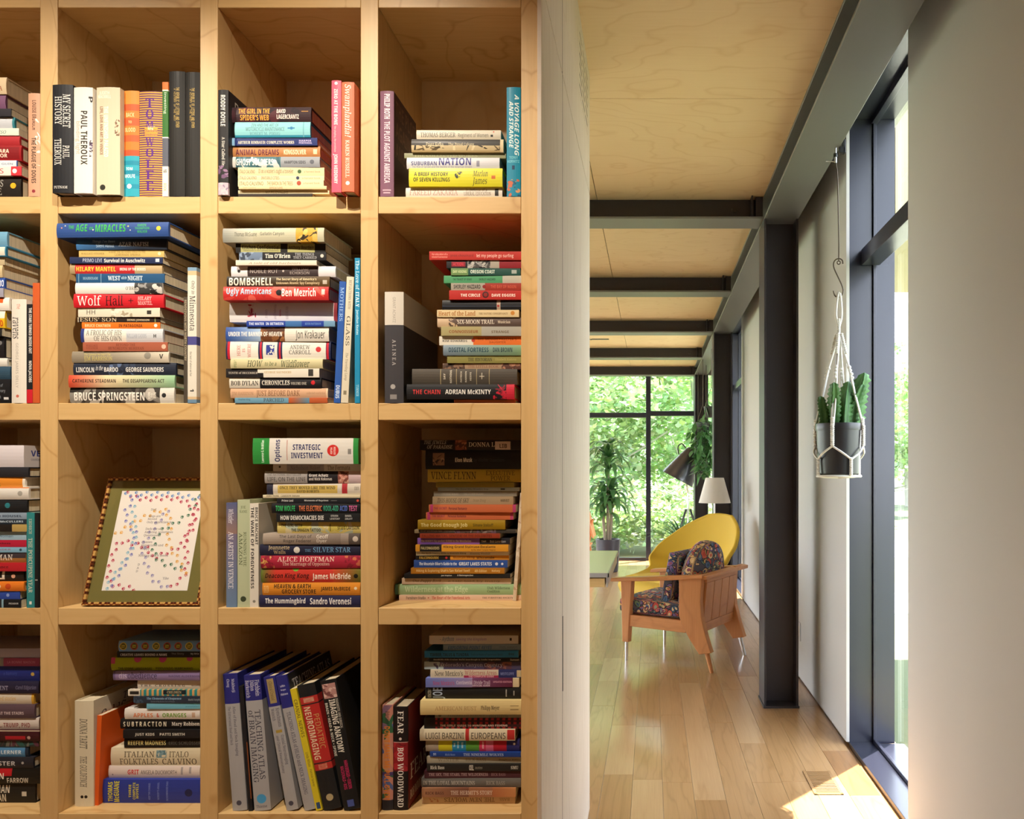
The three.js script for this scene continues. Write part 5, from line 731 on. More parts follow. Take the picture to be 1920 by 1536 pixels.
{
  const C = [400, 1160, 0.2447], sil = '#a9a9ad', nv = '#2a2c80', big = { h: 1, w: 0.23 };
  upright(2, 3, C, 0.012, 'row of leaning medical atlases', [
    [145, 258, 430, sil, [[0, 0, 0.22, nv], ['Mukherji', 0.04, 0.14, '#e8e8f0', 'r', 0.22, 0.46], ['Chong', 0.04, 0.1, '#e8e8f0', 'r', 0.54, 0.78], ['Atlas of Head and Neck Imaging', 0.24, 0.6, '#3a3a48', 'r', 0.28, 0.5], ['The Extracranial Head and Neck', 0.24, 0.52, '#4a4a58', 'r', 0.6, 0.78], [2, 0.94, 0.5, 0.17, '#4a4a58']], { ...big, tilt: 4.2, c: 'silver and navy', p: 'against the divider in the medical atlas row' }],
    [268, 301, 520, '#1b1c22', [[0, 0.45, 0.9, '#8a4a24', 0, 0.3]], { ...big, tilt: 4.4, p: 'thin between two silver atlases' }],
    [312, 440, 440, sil, [[0, 0, 0.19, nv], ['Fischbein', 0.04, 0.16, '#e8e8f0', 'r', 0.1, 0.34], ['Dillon', 0.04, 0.12, '#e8e8f0', 'r', 0.4, 0.62], ['Barkovich', 0.04, 0.17, '#e8e8f0', 'r', 0.68, 0.92], ['TEACHING ATLAS', 0.26, 0.77, '#2c2c3c', 'r', 0.16, 0.48], ['of BRAIN IMAGING', 0.26, 0.79, '#2c2c3c', 'r', 0.54, 0.88], [2, 0.91, 0.5, 0.28, '#4aa0d8'], [4, 'Thieme', 0.955, 0.975, '#3a3a48', 'r', 0.2, 0.85]], { ...big, tilt: 4.6, c: 'silver and navy', p: 'with a blue dot on its spine' }],
    [560, 652, 455, sil, [[0, 0, 0.225, nv], [0, 0.02, 0.2, '#a89464', 0.2, 0.75], ['Clinical Cranial', 0.04, 0.18, '#5a4a34', 'r', 0.34, 0.6], ['Kretschmann', 0.24, 0.38, '#3a3a48', 'r', 0.12, 0.4], ['Weinrich', 0.24, 0.33, '#3a3a48', 'r', 0.52, 0.8], [0, 0.4, 0.42, '#a89040', 0.2, 0.7], ['Cranial Neuroimaging', 0.44, 0.66, '#3a3a48', 'r', 0.12, 0.42], ['and Clinical Neuroanatomy', 0.44, 0.72, '#3a3a48', 'r', 0.52, 0.82], [2, 0.945, 0.5, 0.2, '#4a4a58']], { ...big, tilt: 10, c: 'silver and navy', p: 'tan label on its navy top' }],
    [698, 786, 450, sil, [[0, 0, 0.24, nv], [4, 'Lufkin', 0.07, 0.085, '#d8d8e8', 's', 0.3, 0.75], [4, 'Borges', 0.1, 0.115, '#d8d8e8', 's', 0.3, 0.75], [4, 'Villablanca', 0.13, 0.145, '#d8d8e8', 's', 0.2, 0.85], ['TEACHING ATLAS of HEAD and NECK IMAGING', 0.27, 0.88, '#3a3a4c', 'r', 0.32, 0.66]], { ...big, tilt: 12.4, c: 'silver and navy', p: 'beside the yellow leaning book', cover: { bg: '#15161c', text: [['TEACHING ATLAS', 0.06, 0.94, 0.05, 0.13, '#c8c8d0', 'r'], ['of HEAD and NECK', 0.06, 0.9, 0.16, 0.24, '#c8c8d0', 'r']] } }],
    [788, 838, 545, '#d8c62a', [['CRANIAL NERVES', 0.09, 0.4, '#3a3420', 'n', 0.25, 0.75], ['Linda Wilson', 0.52, 0.64, '#5a5224', 'n', 0.3, 0.7], ['Patricia Spacey', 0.66, 0.8, '#5a5224', 'n', 0.3, 0.7], [0, 0.93, 0.98, '#2a4a7a', 0.2, 0.75]], { tilt: 12.2, w: 0.2, p: 'between silver atlas and black red book' }],
    [845, 985, 520, '#1d1f22', [[0, 0.1, 0.155, '#b8302c'], [0, 0.165, 0.62, '#b82c2a'], [0, 0.63, 0.68, '#b8302c'], ['BARKOVICH', 0.11, 0.145, '#d8c0a0', 's', 0.2, 0.8], ['PEDIATRIC', 0.24, 0.52, '#c8a060', 'n', 0.12, 0.42], ['NEUROIMAGING', 0.175, 0.6, '#e4d0b0', 's', 0.5, 0.88], ['THIRD EDITION', 0.635, 0.675, '#d8a080', 's', 0.25, 0.75], [2, 0.9, 0.5, 0.2, '#b8a880']], { ...big, tilt: 12.2, c: 'black and red', p: 'beside the yellow leaning book' }],
    [1000, 1128, 485, '#15171a', [[0, 0.03, 0.14, '#c8a8a0', 0.12, 0.92], [3, 0.03, 0.14, ['#b88a84', '#d8b8b0', '#7a4a4a'], 0.12, 0.92], ['IMAGING ANATOMY', 0.15, 0.56, '#ece8dc', 's', 0.3, 0.66], ['BRAIN • HEAD & NECK • SPINE', 0.17, 0.58, '#e0dcd0', 's', 0.76, 0.94], ['DIAGNOSTIC AND SURGICAL', 0.15, 0.38, '#c8c4b8', 's', 0.12, 0.26], ['HARNSBERGER • OSBORN', 0.62, 0.84, '#e02c6c', 's', 0.24, 0.44], ['MACDONALD • ROSS', 0.66, 0.84, '#e02c6c', 's', 0.52, 0.72], [0, 0.92, 0.97, '#4a5aa0', 0.3, 0.7]], { ...big, tilt: 10.6, p: 'with a pink picture at its head' }],
  ]);
}
{
  const C = [700, 1160, 0.2447];
  upright(3, 3, C, 0.016, 'bay', [
    [67, 150, 665, '#7a6a84', [[3, 0, 1, ['#c88a7a', '#5a6aa0', '#4a3a70', '#d89a70', '#3a6a4a', '#8a6a84']], [0, 0.9, 1, '#2c2a30'], ['Richard Ratay', 0.06, 0.18, '#2a2028', 'i', 0.3, 0.8], ["DON'T MAKE ME PULL OVER!", 0.2, 0.9, '#e88a34', 's', 0.28, 0.78]], { h: 1, c: 'purple', p: 'against the divider by the red black book' }],
    [152, 262, 680, '#1c1416', [[3, 0.34, 0.62, ['#8a1c24', '#a82830', '#6a141c', '#8a1c24']], [0, 0.34, 0.345, '#c8a8a0'], ['FEAR', 0.04, 0.26, '#f0ece4', 'S', 0.28, 0.68], [2, 0.31, 0.5, 0.1, '#d8c8c0'], ['BOB WOODWARD', 0.39, 0.97, '#f0ece4', 'S', 0.28, 0.68]], { h: 1, w: 0.16, c: 'black and red', p: 'beside the purple upright book', cover: { bg: '#7c171c', text: [['FEAR', 0.08, 0.92, 0.58, 0.74, '#e8dcd0', 'S'], ['BOB WOODWARD', 0.08, 0.92, 0.84, 0.93, '#e8dcd0', 'S']] } }],
  ]);
  pile(3, 3, C, 0.045, 'pile beside black and red upright', [
    [372, 1085, 1360, '#cfae88', [[5, 'THE NEW WOLVES', 0.24, 0.78, '#5a3c2c', 'r', 0.24, 0.74], [5, 'BASS', 0.83, 0.94, '#8a6a50', 'r', 0.3, 0.66], [3, 0.06, 0.18, ['#cfae88', '#b87a60', '#cfae88'], 0.25, 0.75]], {}],
    [370, 1090, 1290, '#a06a4c', [[1, 0, 0.5, '#a87858', '#7a4c3c'], [1, 0.75, 1, '#b06a44', '#c88a58'], ['RICK BASS', 0.04, 0.24, '#5a342c', 's', 0.4, 0.7], ["THE HERMIT'S STORY", 0.31, 0.75, '#e8d8c8', 'r', 0.3, 0.72]], {}],
    [368, 1130, 1219, '#6a6662', [['IN THE LOYAL MOUNTAINS', 0.02, 0.54, '#c8c4bc', 'r', 0.3, 0.72], ['RICK BASS', 0.65, 0.84, '#a8a49c', 'r', 0.3, 0.72]], {}],
    [390, 1130, 1164, '#4a2630', [['THE SKY, THE STARS, THE WILDERNESS', 0.05, 0.66, '#d0b8b4', 'r', 0.3, 0.7], ['RICK BASS', 0.69, 0.84, '#a88a8c', 'r', 0.3, 0.7]], {}],
    [410, 1130, 1109, '#242220', [['Rick Bass', 0.04, 0.19, '#e0dcd0', 'S', 0.26, 0.74], ['OIL', 0.45, 0.5, '#e8e4d8', 's', 0.14, 0.86], ['notes', 0.51, 0.59, '#a8a090', 'i', 0.3, 0.7], ['SMU', 0.89, 0.97, '#d8d4c8', 'S', 0.28, 0.7]], {}],
    [410, 1130, 1057, '#a8a08c', [['WINTER', 0.12, 0.34, '#7a725e', 'r', 0.25, 0.72], ['RICK BASS', 0.41, 0.63, '#7a725e', 'r', 0.25, 0.72], ['Houghton Mifflin', 0.76, 0.99, '#4a4638', 'S', 0.4, 0.66]], {}],
    [433, 1130, 1019, '#1c3f8c', [['91', 0.04, 0.075, '#c8d4ec', 's', 0.25, 0.7], ['Rick Bass', 0.17, 0.28, '#8aa4d8', 'S', 0.35, 0.7], ['THE NINEMILE WOLVES', 0.37, 0.81, '#d4dcec', 'r', 0.28, 0.74]], {}],
    [400, 1120, 930, '#a89c8c', [[0, 0.14, 0.285, '#d0c828'], [0, 0.285, 0.43, '#2a94c4'], [0, 0.43, 0.57, '#5a9a3c'], [0, 0.57, 0.64, '#d83a64'], [0, 0.64, 0.72, '#d8688c'], [0, 0.72, 0.86, '#b81c34'], [0, 0.86, 1, '#2c2c6c'], [4, 'THE', 0.3, 0.32, '#e8f0f4', 's', 0.25, 0.6], [4, 'BIG SHOW', 0.335, 0.355, '#e8f0f4', 's', 0.15, 0.7], [4, 'WANTS', 0.38, 0.4, '#e8f0f4', 's', 0.2, 0.7], [4, 'MEMORY', 0.6, 0.62, '#f4dce4', 's', 0.15, 0.75], [2, 0.94, 0.35, 0.1, '#e8e8f0']], { h: 1, c: 'colour blocked', f: 'white' }],
    [355, 1085, 842, '#d8ccb0', [['LUIGI BARZINI', 0.06, 0.465, '#2c2420', 'n', 0.28, 0.82], [0, 0.48, 0.515, '#b8302c'], ['EUROPEANS', 0.535, 0.9, '#2c2420', 'n', 0.28, 0.82], [0, 0.915, 0.99, '#b8302c', 0.05, 0.9]], { h: 1 }],
    [388, 1130, 760, '#a8262c', [...Array.from({ length: 15 }, (_, i) => [0, 0.14 + i * 0.058, 0.165 + i * 0.058, '#2a1418']), [0, 0, 1, '#3a181c', 0.2, 0.34], [0, 0, 1, '#3a181c', 0.55, 0.8], [0, 0, 0.12, '#1c1a1c'], ["THE GIRLS' GUIDE TO HUNTING AND FISHING", 0.17, 0.86, '#f0dcd0', 's', 0.56, 0.76]], { h: 1, c: 'red plaid' }],
    [472, 1130, 721, '#8a857a', [[2, 0.06, 0.5, 0.3, '#5a564e'], ['ELIZABETH STROUT', 0.15, 0.58, '#6a655c', 'r', 0.24, 0.74], ['MY NAME IS', 0.64, 0.83, '#5a564c', 'r', 0.1, 0.45], ['LUCY BARTON', 0.63, 0.85, '#5a564c', 'r', 0.52, 0.88]], {}],
    [358, 1130, 610, '#dcc68c', [['AMERICAN RUST', 0.15, 0.56, '#b08a5a', 'r', 0.4, 0.68], ['Philipp Meyer', 0.6, 0.785, '#4a3a28', 'S', 0.36, 0.72], [0, 0.89, 0.97, '#8a7450', 0.36, 0.4], [0, 0.89, 0.97, '#8a7450', 0.6, 0.66]], { h: 1, r: -0.014 }],
    [398, 1130, 519, '#1b1a19', [[4, 'VINCENT', 0.03, 0.065, '#a8a490', 's', 0.15, 0.9], [4, 'JOE', 0.08, 0.18, '#a8b8d0', 's', 0.06, 0.94], [0, 0.84, 0.85, '#a8a49c', 0.2, 0.8], [0, 0.92, 0.93, '#a8a49c', 0.3, 0.7]], { h: 1 }],
    [400, 1115, 449, '#8a6aa8', [[1, 0, 0.5, '#6a78c0', '#9a88b4'], [1, 0.5, 1, '#7a4a74', '#5a1c34'], [0, 0.93, 1, '#d8c8a4'], ["New Mexico's", 0.08, 0.31, '#c0406c', 'r', 0.3, 0.74], ['Continental Divide Trail', 0.33, 0.69, '#e8dcec', 'r', 0.28, 0.66], ['OFFICIAL GUIDE', 0.5, 0.69, '#e8dcec', 's', 0.72, 0.9], ['UPDATED EDITION', 0.72, 0.92, '#d8a0b4', 's', 0.3, 0.5]], {}],
    [437, 1130, 386, '#d4c9b4', [[0, 0.37, 0.75, '#b03458', 0.7, 1], [0, 0.75, 1, '#2c3468'], [0, 0.95, 1, '#c8b890', 0.1, 0.9], ["New Mexico's", 0.05, 0.36, '#2c2a28', 'r', 0.18, 0.76], ['Wilderness Areas', 0.38, 0.73, '#a84a4c', 'r', 0.14, 0.62], ['THE COMPLETE GUIDE', 0.42, 0.7, '#f0d0d4', 's', 0.74, 0.92], ['WESTCLIFFE', 0.77, 0.92, '#8a94c8', 's', 0.34, 0.66]], { c: 'white and purple' }],
    [390, 1130, 327, '#4a4464', [[0, 0, 0.12, '#a8b8c0'], [3, 0.1, 0.2, ['#a8b8c0', '#4a4464', '#6a7088']], [3, 0.62, 0.9, ['#5a3c4c', '#8a5a54', '#3a3048']], ["Colorado's Canyon Country", 0.17, 0.81, '#c8c8dc', 'r', 0.22, 0.74]], {}],
    [428, 1130, 294, '#1a1b1f', [['Roadside Kids Cruiser Build Sourdough & Cooks Vegetables', 0.05, 0.78, '#d8d4cc', 's', 0.3, 0.7], ['Sunset', 0.88, 0.98, '#c8c4bc', 's', 0.3, 0.7]], {}],
    [392, 1112, 241, '#2a7ab8', [['TIMBER, TALUS & TUNDRA', 0.06, 0.47, '#12344c', 's', 0.3, 0.76], ['Trails & Peaks of Gunnison Basin', 0.49, 0.83, '#14405c', 'n', 0.36, 0.68], ['Day', 0.89, 0.95, '#12344c', 's', 0.3, 0.7]], {}],
    [535, 1130, 194, '#7f92a8', [['EXPLORING POINT REYES', 0.06, 0.62, '#2c5a94', 'I', 0.26, 0.78], ['PHIL ARNOT', 0.72, 0.95, '#5a6a80', 'n', 0.34, 0.64]], {}],
    [428, 1110, 128, '#cbc6c2', [['- Aython', 0.12, 0.28, '#2c5a94', 'i', 0.15, 0.75], ['seeing the kingdom', 0.3, 0.64, '#9a8ab8', 'I', 0.25, 0.65], [0, 0.9, 0.92, '#2a2824', 0.3, 0.6]], { r: 0.004 }],
  ]);
}
// the framed picture
{
  const g = group('picture_frame', null, 'gilt framed print of coloured paw prints with green mat, leaning in its bay', 'picture');
  const Wd = 0.268, Ht = 0.302, z0 = D + 0.022, m = 0.034;
  const strip = (n, a, b, c, d, z, t, mat) => mesh(n, box(a, b, c, d, z, z + t, c === 0 || d === Ht ? 'x' : 'y', 0.001), mat, g);
  const beadTex = dataTex(64, 16, (u, v) => { const s = Math.sin(u * Math.PI * 2 * 2) * Math.cos(v * 3.14); return s > 0.1 ? [206, 164, 92] : s > -0.3 ? [128, 62, 26] : [70, 30, 14]; }, true, 40, 100);
  const gilt = S({ map: beadTex, roughness: 0.35, metalness: 0.3 }), mat = S({ color: L(0.155, 0.135, 0.028), roughness: 0.9, bumpMap: T.plaster, bumpScale: 0.0004 });
  const f = 0.0075;
  strip('frame_rail', 0, Wd, 0, f, 0, 0.012, gilt); strip('frame_rail', 0, Wd, Ht - f, Ht, 0, 0.012, gilt); strip('frame_rail', 0, f, f, Ht - f, 0, 0.012, gilt); strip('frame_rail', Wd - f, Wd, f, Ht - f, 0, 0.012, gilt);
  mesh('mat_board', box(f, Wd - f, f, Ht - f, 0.001, 0.006), mat, g);
  mesh('backing', box(0.002, Wd - 0.002, 0.002, Ht - 0.002, -0.004, 0.001), M.gap, g);
  const c = document.createElement('canvas'); c.width = 640; c.height = 740; const x = c.getContext('2d');
  x.fillStyle = '#e6e0d8'; x.fillRect(0, 0, 640, 740);
  const paw = (px, py, col, a) => { x.save(); x.translate(px, py); x.rotate(a); x.fillStyle = col; x.beginPath(); x.ellipse(0, 4, 9, 7, 0, 0, 7); x.fill(); for (const [dx, dy] of [[-10, -3], [-4, -9], [4, -9], [10, -3]]) { x.beginPath(); x.ellipse(dx, dy, 3, 4, 0, 0, 7); x.fill(); } x.restore(); };
  const trail = (col, pts) => { const cv = new THREE.CatmullRomCurve3(pts.map(([a, b]) => V(a, b, 0))), n = Math.round(cv.getLength() / 40); for (let i = 0; i <= n; i++) { const p = cv.getPointAt(i / n), t = cv.getTangentAt(i / n), s = i % 2 ? 11 : -11; paw(p.x - t.y * s, p.y + t.x * s, col, Math.atan2(t.y, t.x) + 1.57); } };
  trail('#b02a4c', [[40, 20], [160, 60], [420, 60], [560, 120], [600, 260], [520, 420], [420, 470], [330, 500], [290, 440], [170, 400], [60, 390], [30, 500], [50, 680], [240, 728]]);
  trail('#b02a4c', [[610, 60], [590, 230], [560, 330], [600, 620], [520, 715]]);
  trail('#d8a048', [[20, 330], [120, 260], [250, 180], [360, 150], [420, 260], [430, 400], [500, 480], [560, 560], [600, 620]]);
  trail('#2f6a52', [[600, 30], [560, 150], [470, 240], [380, 290], [330, 350], [340, 470], [420, 540], [560, 580]]);
  trail('#5a86c0', [[30, 30], [200, 20], [420, 30], [600, 60]]);
  trail('#6a72b8', [[120, 40], [60, 160], [110, 260], [170, 330], [160, 470], [110, 600], [60, 700]]);
  trail('#8a86b4', [[380, 150], [300, 280], [250, 420], [300, 560], [370, 660], [480, 720]]);
  trail('#7ab0c8', [[110, 120], [140, 240], [170, 380], [130, 520], [70, 640], [30, 720]]);
  x.fillStyle = '#4a4650'; x.font = '22px serif';
  for (const [t, px, py] of [['Dad', 250, 150], ['Dogs are', 245, 200], ['Moved', 240, 222], ['Only appreciate is', 238, 246], ['Dads are so', 238, 296], ['Amazing, sometimes', 236, 320], ['Questioned', 234, 344], ['Grasses', 230, 394], ['Appreciates and', 228, 418], ['Happy', 230, 442], ['Nothing is as it seems', 224, 494], ['D', 232, 560], ['A', 230, 584], ['D', 228, 608], ['Yike', 440, 660]]) x.fillText(t, px, py);
  const pt = new THREE.CanvasTexture(c); pt.colorSpace = THREE.SRGBColorSpace; pt.magFilter = THREE.LinearFilter;
  const pg = new THREE.PlaneGeometry(Wd - 2 * m - 0.004, Ht - 0.066); pg.translate(Wd / 2, Ht / 2 + 0.001, 0.0065);
  mesh('print', pg, S({ map: pt, roughness: 0.8 }), g);
  mesh('glass', box(f, Wd - f, f, Ht - f, 0.0072, 0.0082), M.glass, g);
  g.position.set((158.7 - VX) * z0 / F, ROWS[2][1] + 0.0005, -z0); g.rotation.x = -16.5 * Math.PI / 180;
}
// ---------------------------------------------------------------- hanging cactus in its macrame sling
{
  const d = 3.25, cx = 0.818, cz = -d, H = (py) => EYE + (VY - py) * d / F;
  const cl = group('beam_clamp', V(0, 0, 0), 'small screw clamp gripping the girder above the cactus', 'clamp');
  mesh('jaw', merge([box(cx - 0.003, cx + 0.022, SOFFIT - 0.03, SOFFIT - 0.001, cz - 0.012, cz + 0.012, 'y', 0.003), box(cx + 0.012, cx + 0.024, SOFFIT - 0.03, SOFFIT + 0.03, cz - 0.012, cz + 0.012, 'y', 0.003)]), M.bolt, cl);
  mesh('screw', rod([cx - 0.018, SOFFIT - 0.07, cz], [cx - 0.018, SOFFIT - 0.001, cz], 0.0055, 0.0055, 10), M.chrome, cl);
  mesh('nut', rod([cx - 0.018, SOFFIT - 0.045, cz], [cx - 0.018, SOFFIT - 0.03, cz], 0.010, 0.010, 6), M.bolt, cl);
  mesh('tommy_bar', rod([cx - 0.06, SOFFIT - 0.062, cz], [cx - 0.012, SOFFIT - 0.064, cz], 0.0028), M.chrome, cl);
  const top = SOFFIT - 0.07, hookTop = H(490), hookBot = H(556);
  tag(mesh('hanging_rod', merge([tube([[cx - 0.018, top + 0.004, cz], [cx - 0.010, top - 0.05, cz], [cx - 0.004, hookTop + 0.1, cz], [cx - 0.004, hookTop, cz]], 0.0026, 8), new THREE.TorusGeometry(0.007, 0.0025, 6, 14).translate(cx - 0.004, hookTop - 0.006, cz)]), M.iron), 'thin iron rod hanging from the girder above the cactus', 'rod');
  const hm = (hookTop + hookBot) / 2;
  const sp = [[0.022, 0.066], [0.02, 0.08], [0.008, 0.088], [-0.008, 0.084], [-0.018, 0.068], [-0.016, 0.045], [0.0, 0.01], [0.016, -0.025], [0.023, -0.05], [0.018, -0.07], [0.004, -0.08], [-0.012, -0.074], [-0.02, -0.052]].map(([x, y]) => [cx - 0.008 + x, hm + y, cz]);
  tag(mesh('s_hook', tube(sp, 0.003, 8, 60), M.iron), 'iron S-shaped hook carrying the white macrame sling', 'hook');
  // sling
  const rope = S({ color: L(0.72, 0.7, 0.66), roughness: 0.95 });
  const g = group('macrame_hanger', V(0, 0, 0), 'white knotted macrame plant sling holding a black pot', 'hanger');
  const R = 0.104, rimY = H(800), midY = H(838), joinY = H(862), botY = H(893), knotY = H(612), spread = H(690), loopTop = H(553), px = cx - 0.004;
  mesh('loop', merge([tube([[px, knotY, cz], [px - 0.012, knotY + 0.05, cz], [px - 0.004, loopTop, cz], [px + 0.006, loopTop, cz], [px + 0.012, knotY + 0.05, cz], [px + 0.002, knotY, cz]], 0.0062, 7, 30)]), rope, g);
  const bead = (x, y, z, r, k = 1) => { const b = new THREE.SphereGeometry(r, 8, 6); b.scale(1, k, 1); b.translate(x, y, z); return b; };
  const wrap = []; for (let i = 0; i < 10; i++) wrap.push(bead(px, knotY + 0.03 - i * 0.0075, cz, 0.0085, 0.6));
  mesh('wrapping_knot', merge(wrap), rope, g);
  const A = [0.5, 2.07, 3.64, 5.21];
  const on = (a, r, y) => V(px + Math.cos(a) * r, y, cz + Math.sin(a) * r);
  A.forEach((a, i) => {
    const parts = [], rim = on(a, R, rimY), k1 = on(a, 0.045, spread);
    for (const o of [-0.0042, 0.0042]) {
      const sh = V(-Math.sin(a) * o, 0, Math.cos(a) * o);
      parts.push(tube([V(px, knotY - 0.03, cz).add(sh), on(a, 0.02, knotY - 0.1).add(sh), k1.clone().add(sh)], 0.0046, 6, 10));
      parts.push(tube([k1.clone().add(sh), on(a, 0.068, (spread + rimY) / 2 + 0.02).add(sh.clone().multiplyScalar(1.4)), rim.clone().add(sh)], 0.0044, 6, 10));
      const b2 = a + Math.sign(o) * Math.PI / 4, v = on(a, R, midY), w = on(b2, R - 0.002, joinY);
      parts.push(tube([v, on((a + b2) / 2, R + 0.003, (midY + joinY) / 2), w], 0.0047, 6, 8));
    }
    for (let j = 0; j < 11; j++) parts.push(bead(...on(a, 0.012 + j * 0.002, knotY - 0.035 - j * 0.0085).toArray(), 0.0082, 0.6));
    for (const [t, r] of [[0, 0.0095], [0.014, 0.0085], [0.03, 0.0095], [0.046, 0.008]]) parts.push(bead(...on(a, 0.045 + t * 0.3, spread - t).toArray(), r, 0.9));
    for (let y = rimY + 0.03; y > midY; y -= 0.008) parts.push(bead(...on(a, R + 0.001 + (y > rimY ? -0.003 : 0), y).toArray(), 0.0092, 0.65));
    const b = a + Math.PI / 4;
    for (let y = joinY + 0.004; y > botY + 0.006; y -= 0.0075) parts.push(bead(...on(b, R - 0.004, y).toArray(), 0.008, 0.65));
    parts.push(tube([on(b, R - 0.006, botY + 0.008), on(b, R - 0.02, botY - 0.002), on(b, 0.0, botY - 0.006)], 0.005, 6, 8));
    mesh('knotted_cord', merge(parts), rope, g);
  });
  mesh('base_ring', new THREE.TorusGeometry(R - 0.012, 0.006, 6, 28).rotateX(Math.PI / 2).translate(px, botY, cz), rope, g);
  // pot and cactus
  const p = group('potted_cactus', V(px, botY + 0.004, cz), 'green columnar cactus in a black pot hanging in macrame', 'plant');
  const ph = H(795) - botY - 0.004;
  mesh('pot', lathe([[0.0001, 0], [0.082, 0], [0.088, 0.01], [0.096, ph - 0.03], [0.099, ph - 0.03], [0.1, ph], [0.094, ph], [0.09, ph - 0.03], [0.085, 0.02], [0.0001, 0.02]], 40), P({ color: L(0.016, 0.016, 0.02), roughness: 0.38, clearcoat: 0.2, clearcoatRoughness: 0.3 }), p);
  mesh('soil', lathe([[0.0001, ph - 0.02], [0.089, ph - 0.024]], 24), S({ color: L(0.03, 0.02, 0.012), roughness: 1 }), p);
  const green = S({ color: L(0.045, 0.145, 0.03), roughness: 0.5 });
  const stem = (h, r, lean, dir, x, z) => {
    const seg = 22, ribs = 4, per = 4 * ribs, pos = [], idx = [];
    for (let j = 0; j <= seg; j++) {
      const t = j / seg, y = t * h, taper = (0.75 + 0.35 * Math.sin(Math.PI * Math.min(1, t * 0.8 + 0.15))) * (t > 0.86 ? Math.sqrt(Math.max(0, 1 - ((t - 0.86) / 0.14) ** 2)) : 1), tooth = 1 + 0.36 * (j % 2) + 0.1 * Math.sin(j * 1.7 + dir * 5);
      for (let i = 0; i < per; i++) {
        const a = (i / per) * Math.PI * 2 + dir, k = i % 4, rad = r * Math.max(0.02, taper) * (k === 0 ? tooth : k === 2 ? 0.42 : 0.62);
        pos.push(x + Math.cos(a) * rad + Math.cos(dir * 3) * lean * t * t * h, y, z + Math.sin(a) * rad + Math.sin(dir * 3) * lean * t * t * h);
      }
    }
    for (let j = 0; j < seg; j++) for (let i = 0; i < per; i++) { const a = j * per + i, b = j * per + (i + 1) % per; idx.push(a, a + per, b, b, a + per, b + per); }
    const q = new THREE.BufferGeometry(); q.setAttribute('position', new THREE.Float32BufferAttribute(pos, 3)); q.setIndex(idx); q.computeVertexNormals(); q.translate(0, ph - 0.03, 0);
    return q;
  };
  for (const [h, r, lean, dir, x, z] of [[0.15, 0.022, 0.12, 1.0, -0.064, 0.01], [0.2, 0.023, 0.3, 0.6, -0.03, 0.035], [0.16, 0.021, 0.2, 0.3, -0.014, -0.03], [0.215, 0.024, 0.2, 1.8, 0.012, 0.04], [0.17, 0.024, 0.1, 0.2, 0.03, -0.04], [0.2, 0.024, 0.25, 2.2, 0.05, 0.01], [0.255, 0.03, 0.15, 0.1, 0.078, -0.02], [0.12, 0.022, 0.15, 0.9, -0.05, -0.04]]) mesh('stem', stem(h, r, lean, dir, x, z), green, p);
}
// ---------------------------------------------------------------- wooden armchair with patterned cushions
const fabricTex = (() => {
  const c = document.createElement('canvas'); c.width = c.height = 512; const x = c.getContext('2d');
  x.fillStyle = '#5c5a68'; x.fillRect(0, 0, 512, 512);
  const cols = ['#cc5448', '#d8ac70', '#768e6c', '#6076a0', '#94566a', '#e0bc88', '#4a4a64', '#a0a080', '#d46a56', '#8068a0', '#e8cc9c', '#46607a'];
  for (let i = 0; i < 380; i++) {
    x.save(); x.translate(rnd() * 512, rnd() * 512); x.rotate(rnd() * 6.3); x.fillStyle = cols[Math.floor(rnd() * cols.length)];
    const a = rr(10, 32), b = a * rr(0.4, 0.95); x.beginPath(); x.ellipse(0, 0, a, b, 0, 0, 7); x.fill();
    x.strokeStyle = '#1e1e28'; x.lineWidth = 2.2; x.stroke(); x.fillStyle = cols[Math.floor(rnd() * cols.length)];
    x.beginPath(); x.ellipse(-a * 0.15, -b * 0.1, a * 0.5, b * 0.45, 0, 0, 7); x.fill();
    x.beginPath(); x.moveTo(-a, 0); x.quadraticCurveTo(0, b * 1.4, a * 1.3, b * 0.4); x.stroke(); x.restore();
  }
  const t = new THREE.CanvasTexture(c); t.colorSpace = THREE.SRGBColorSpace; t.wrapS = t.wrapT = THREE.MirroredRepeatWrapping; t.magFilter = THREE.LinearFilter; t.repeat.set(1.7, 1.7); return t;
})();
M.fabric = S({ map: fabricTex, roughness: 0.9 });
// soft box: rounded, bulging cushion with uv in metres
function cushion(w, h, t, bulge = 0.02, r = 0.03, topRound = 0) {
  const g = new RoundedBoxGeometry(w, h, t, 5, r), p = g.attributes.position;
  const big = new THREE.BoxGeometry(w, h, t, 14, 14, 6), q = big.attributes.position;
  for (let i = 0; i < q.count; i++) {
    let x = q.getX(i), y = q.getY(i), z = q.getZ(i);
    const u = 2 * x / w, v = 2 * y / h, e = 2 * z / t;
    const ru = 1 - r / (w / 2) * (1 - Math.sqrt(Math.max(0, 1 - Math.max(0, (Math.abs(e) - 1 + 2 * r / t) / (2 * r / t)) ** 2))), rv = 1 - r / (h / 2) * (1 - Math.sqrt(Math.max(0, 1 - Math.max(0, (Math.abs(e) - 1 + 2 * r / t) / (2 * r / t)) ** 2)));
    x *= ru; y *= rv; z += Math.sign(z || 0) * bulge * (1 - u * u) * (1 - v * v);
    if (topRound) { const k = Math.max(0, v); y -= topRound * h * k * Math.abs(u) ** 2.4 * 0.55; x *= 1 - 0.16 * k * k; }
    q.setXYZ(i, x, y, z);
  }
  big.computeVertexNormals();
  return uvm(big, 'x', rnd(), rnd());
}
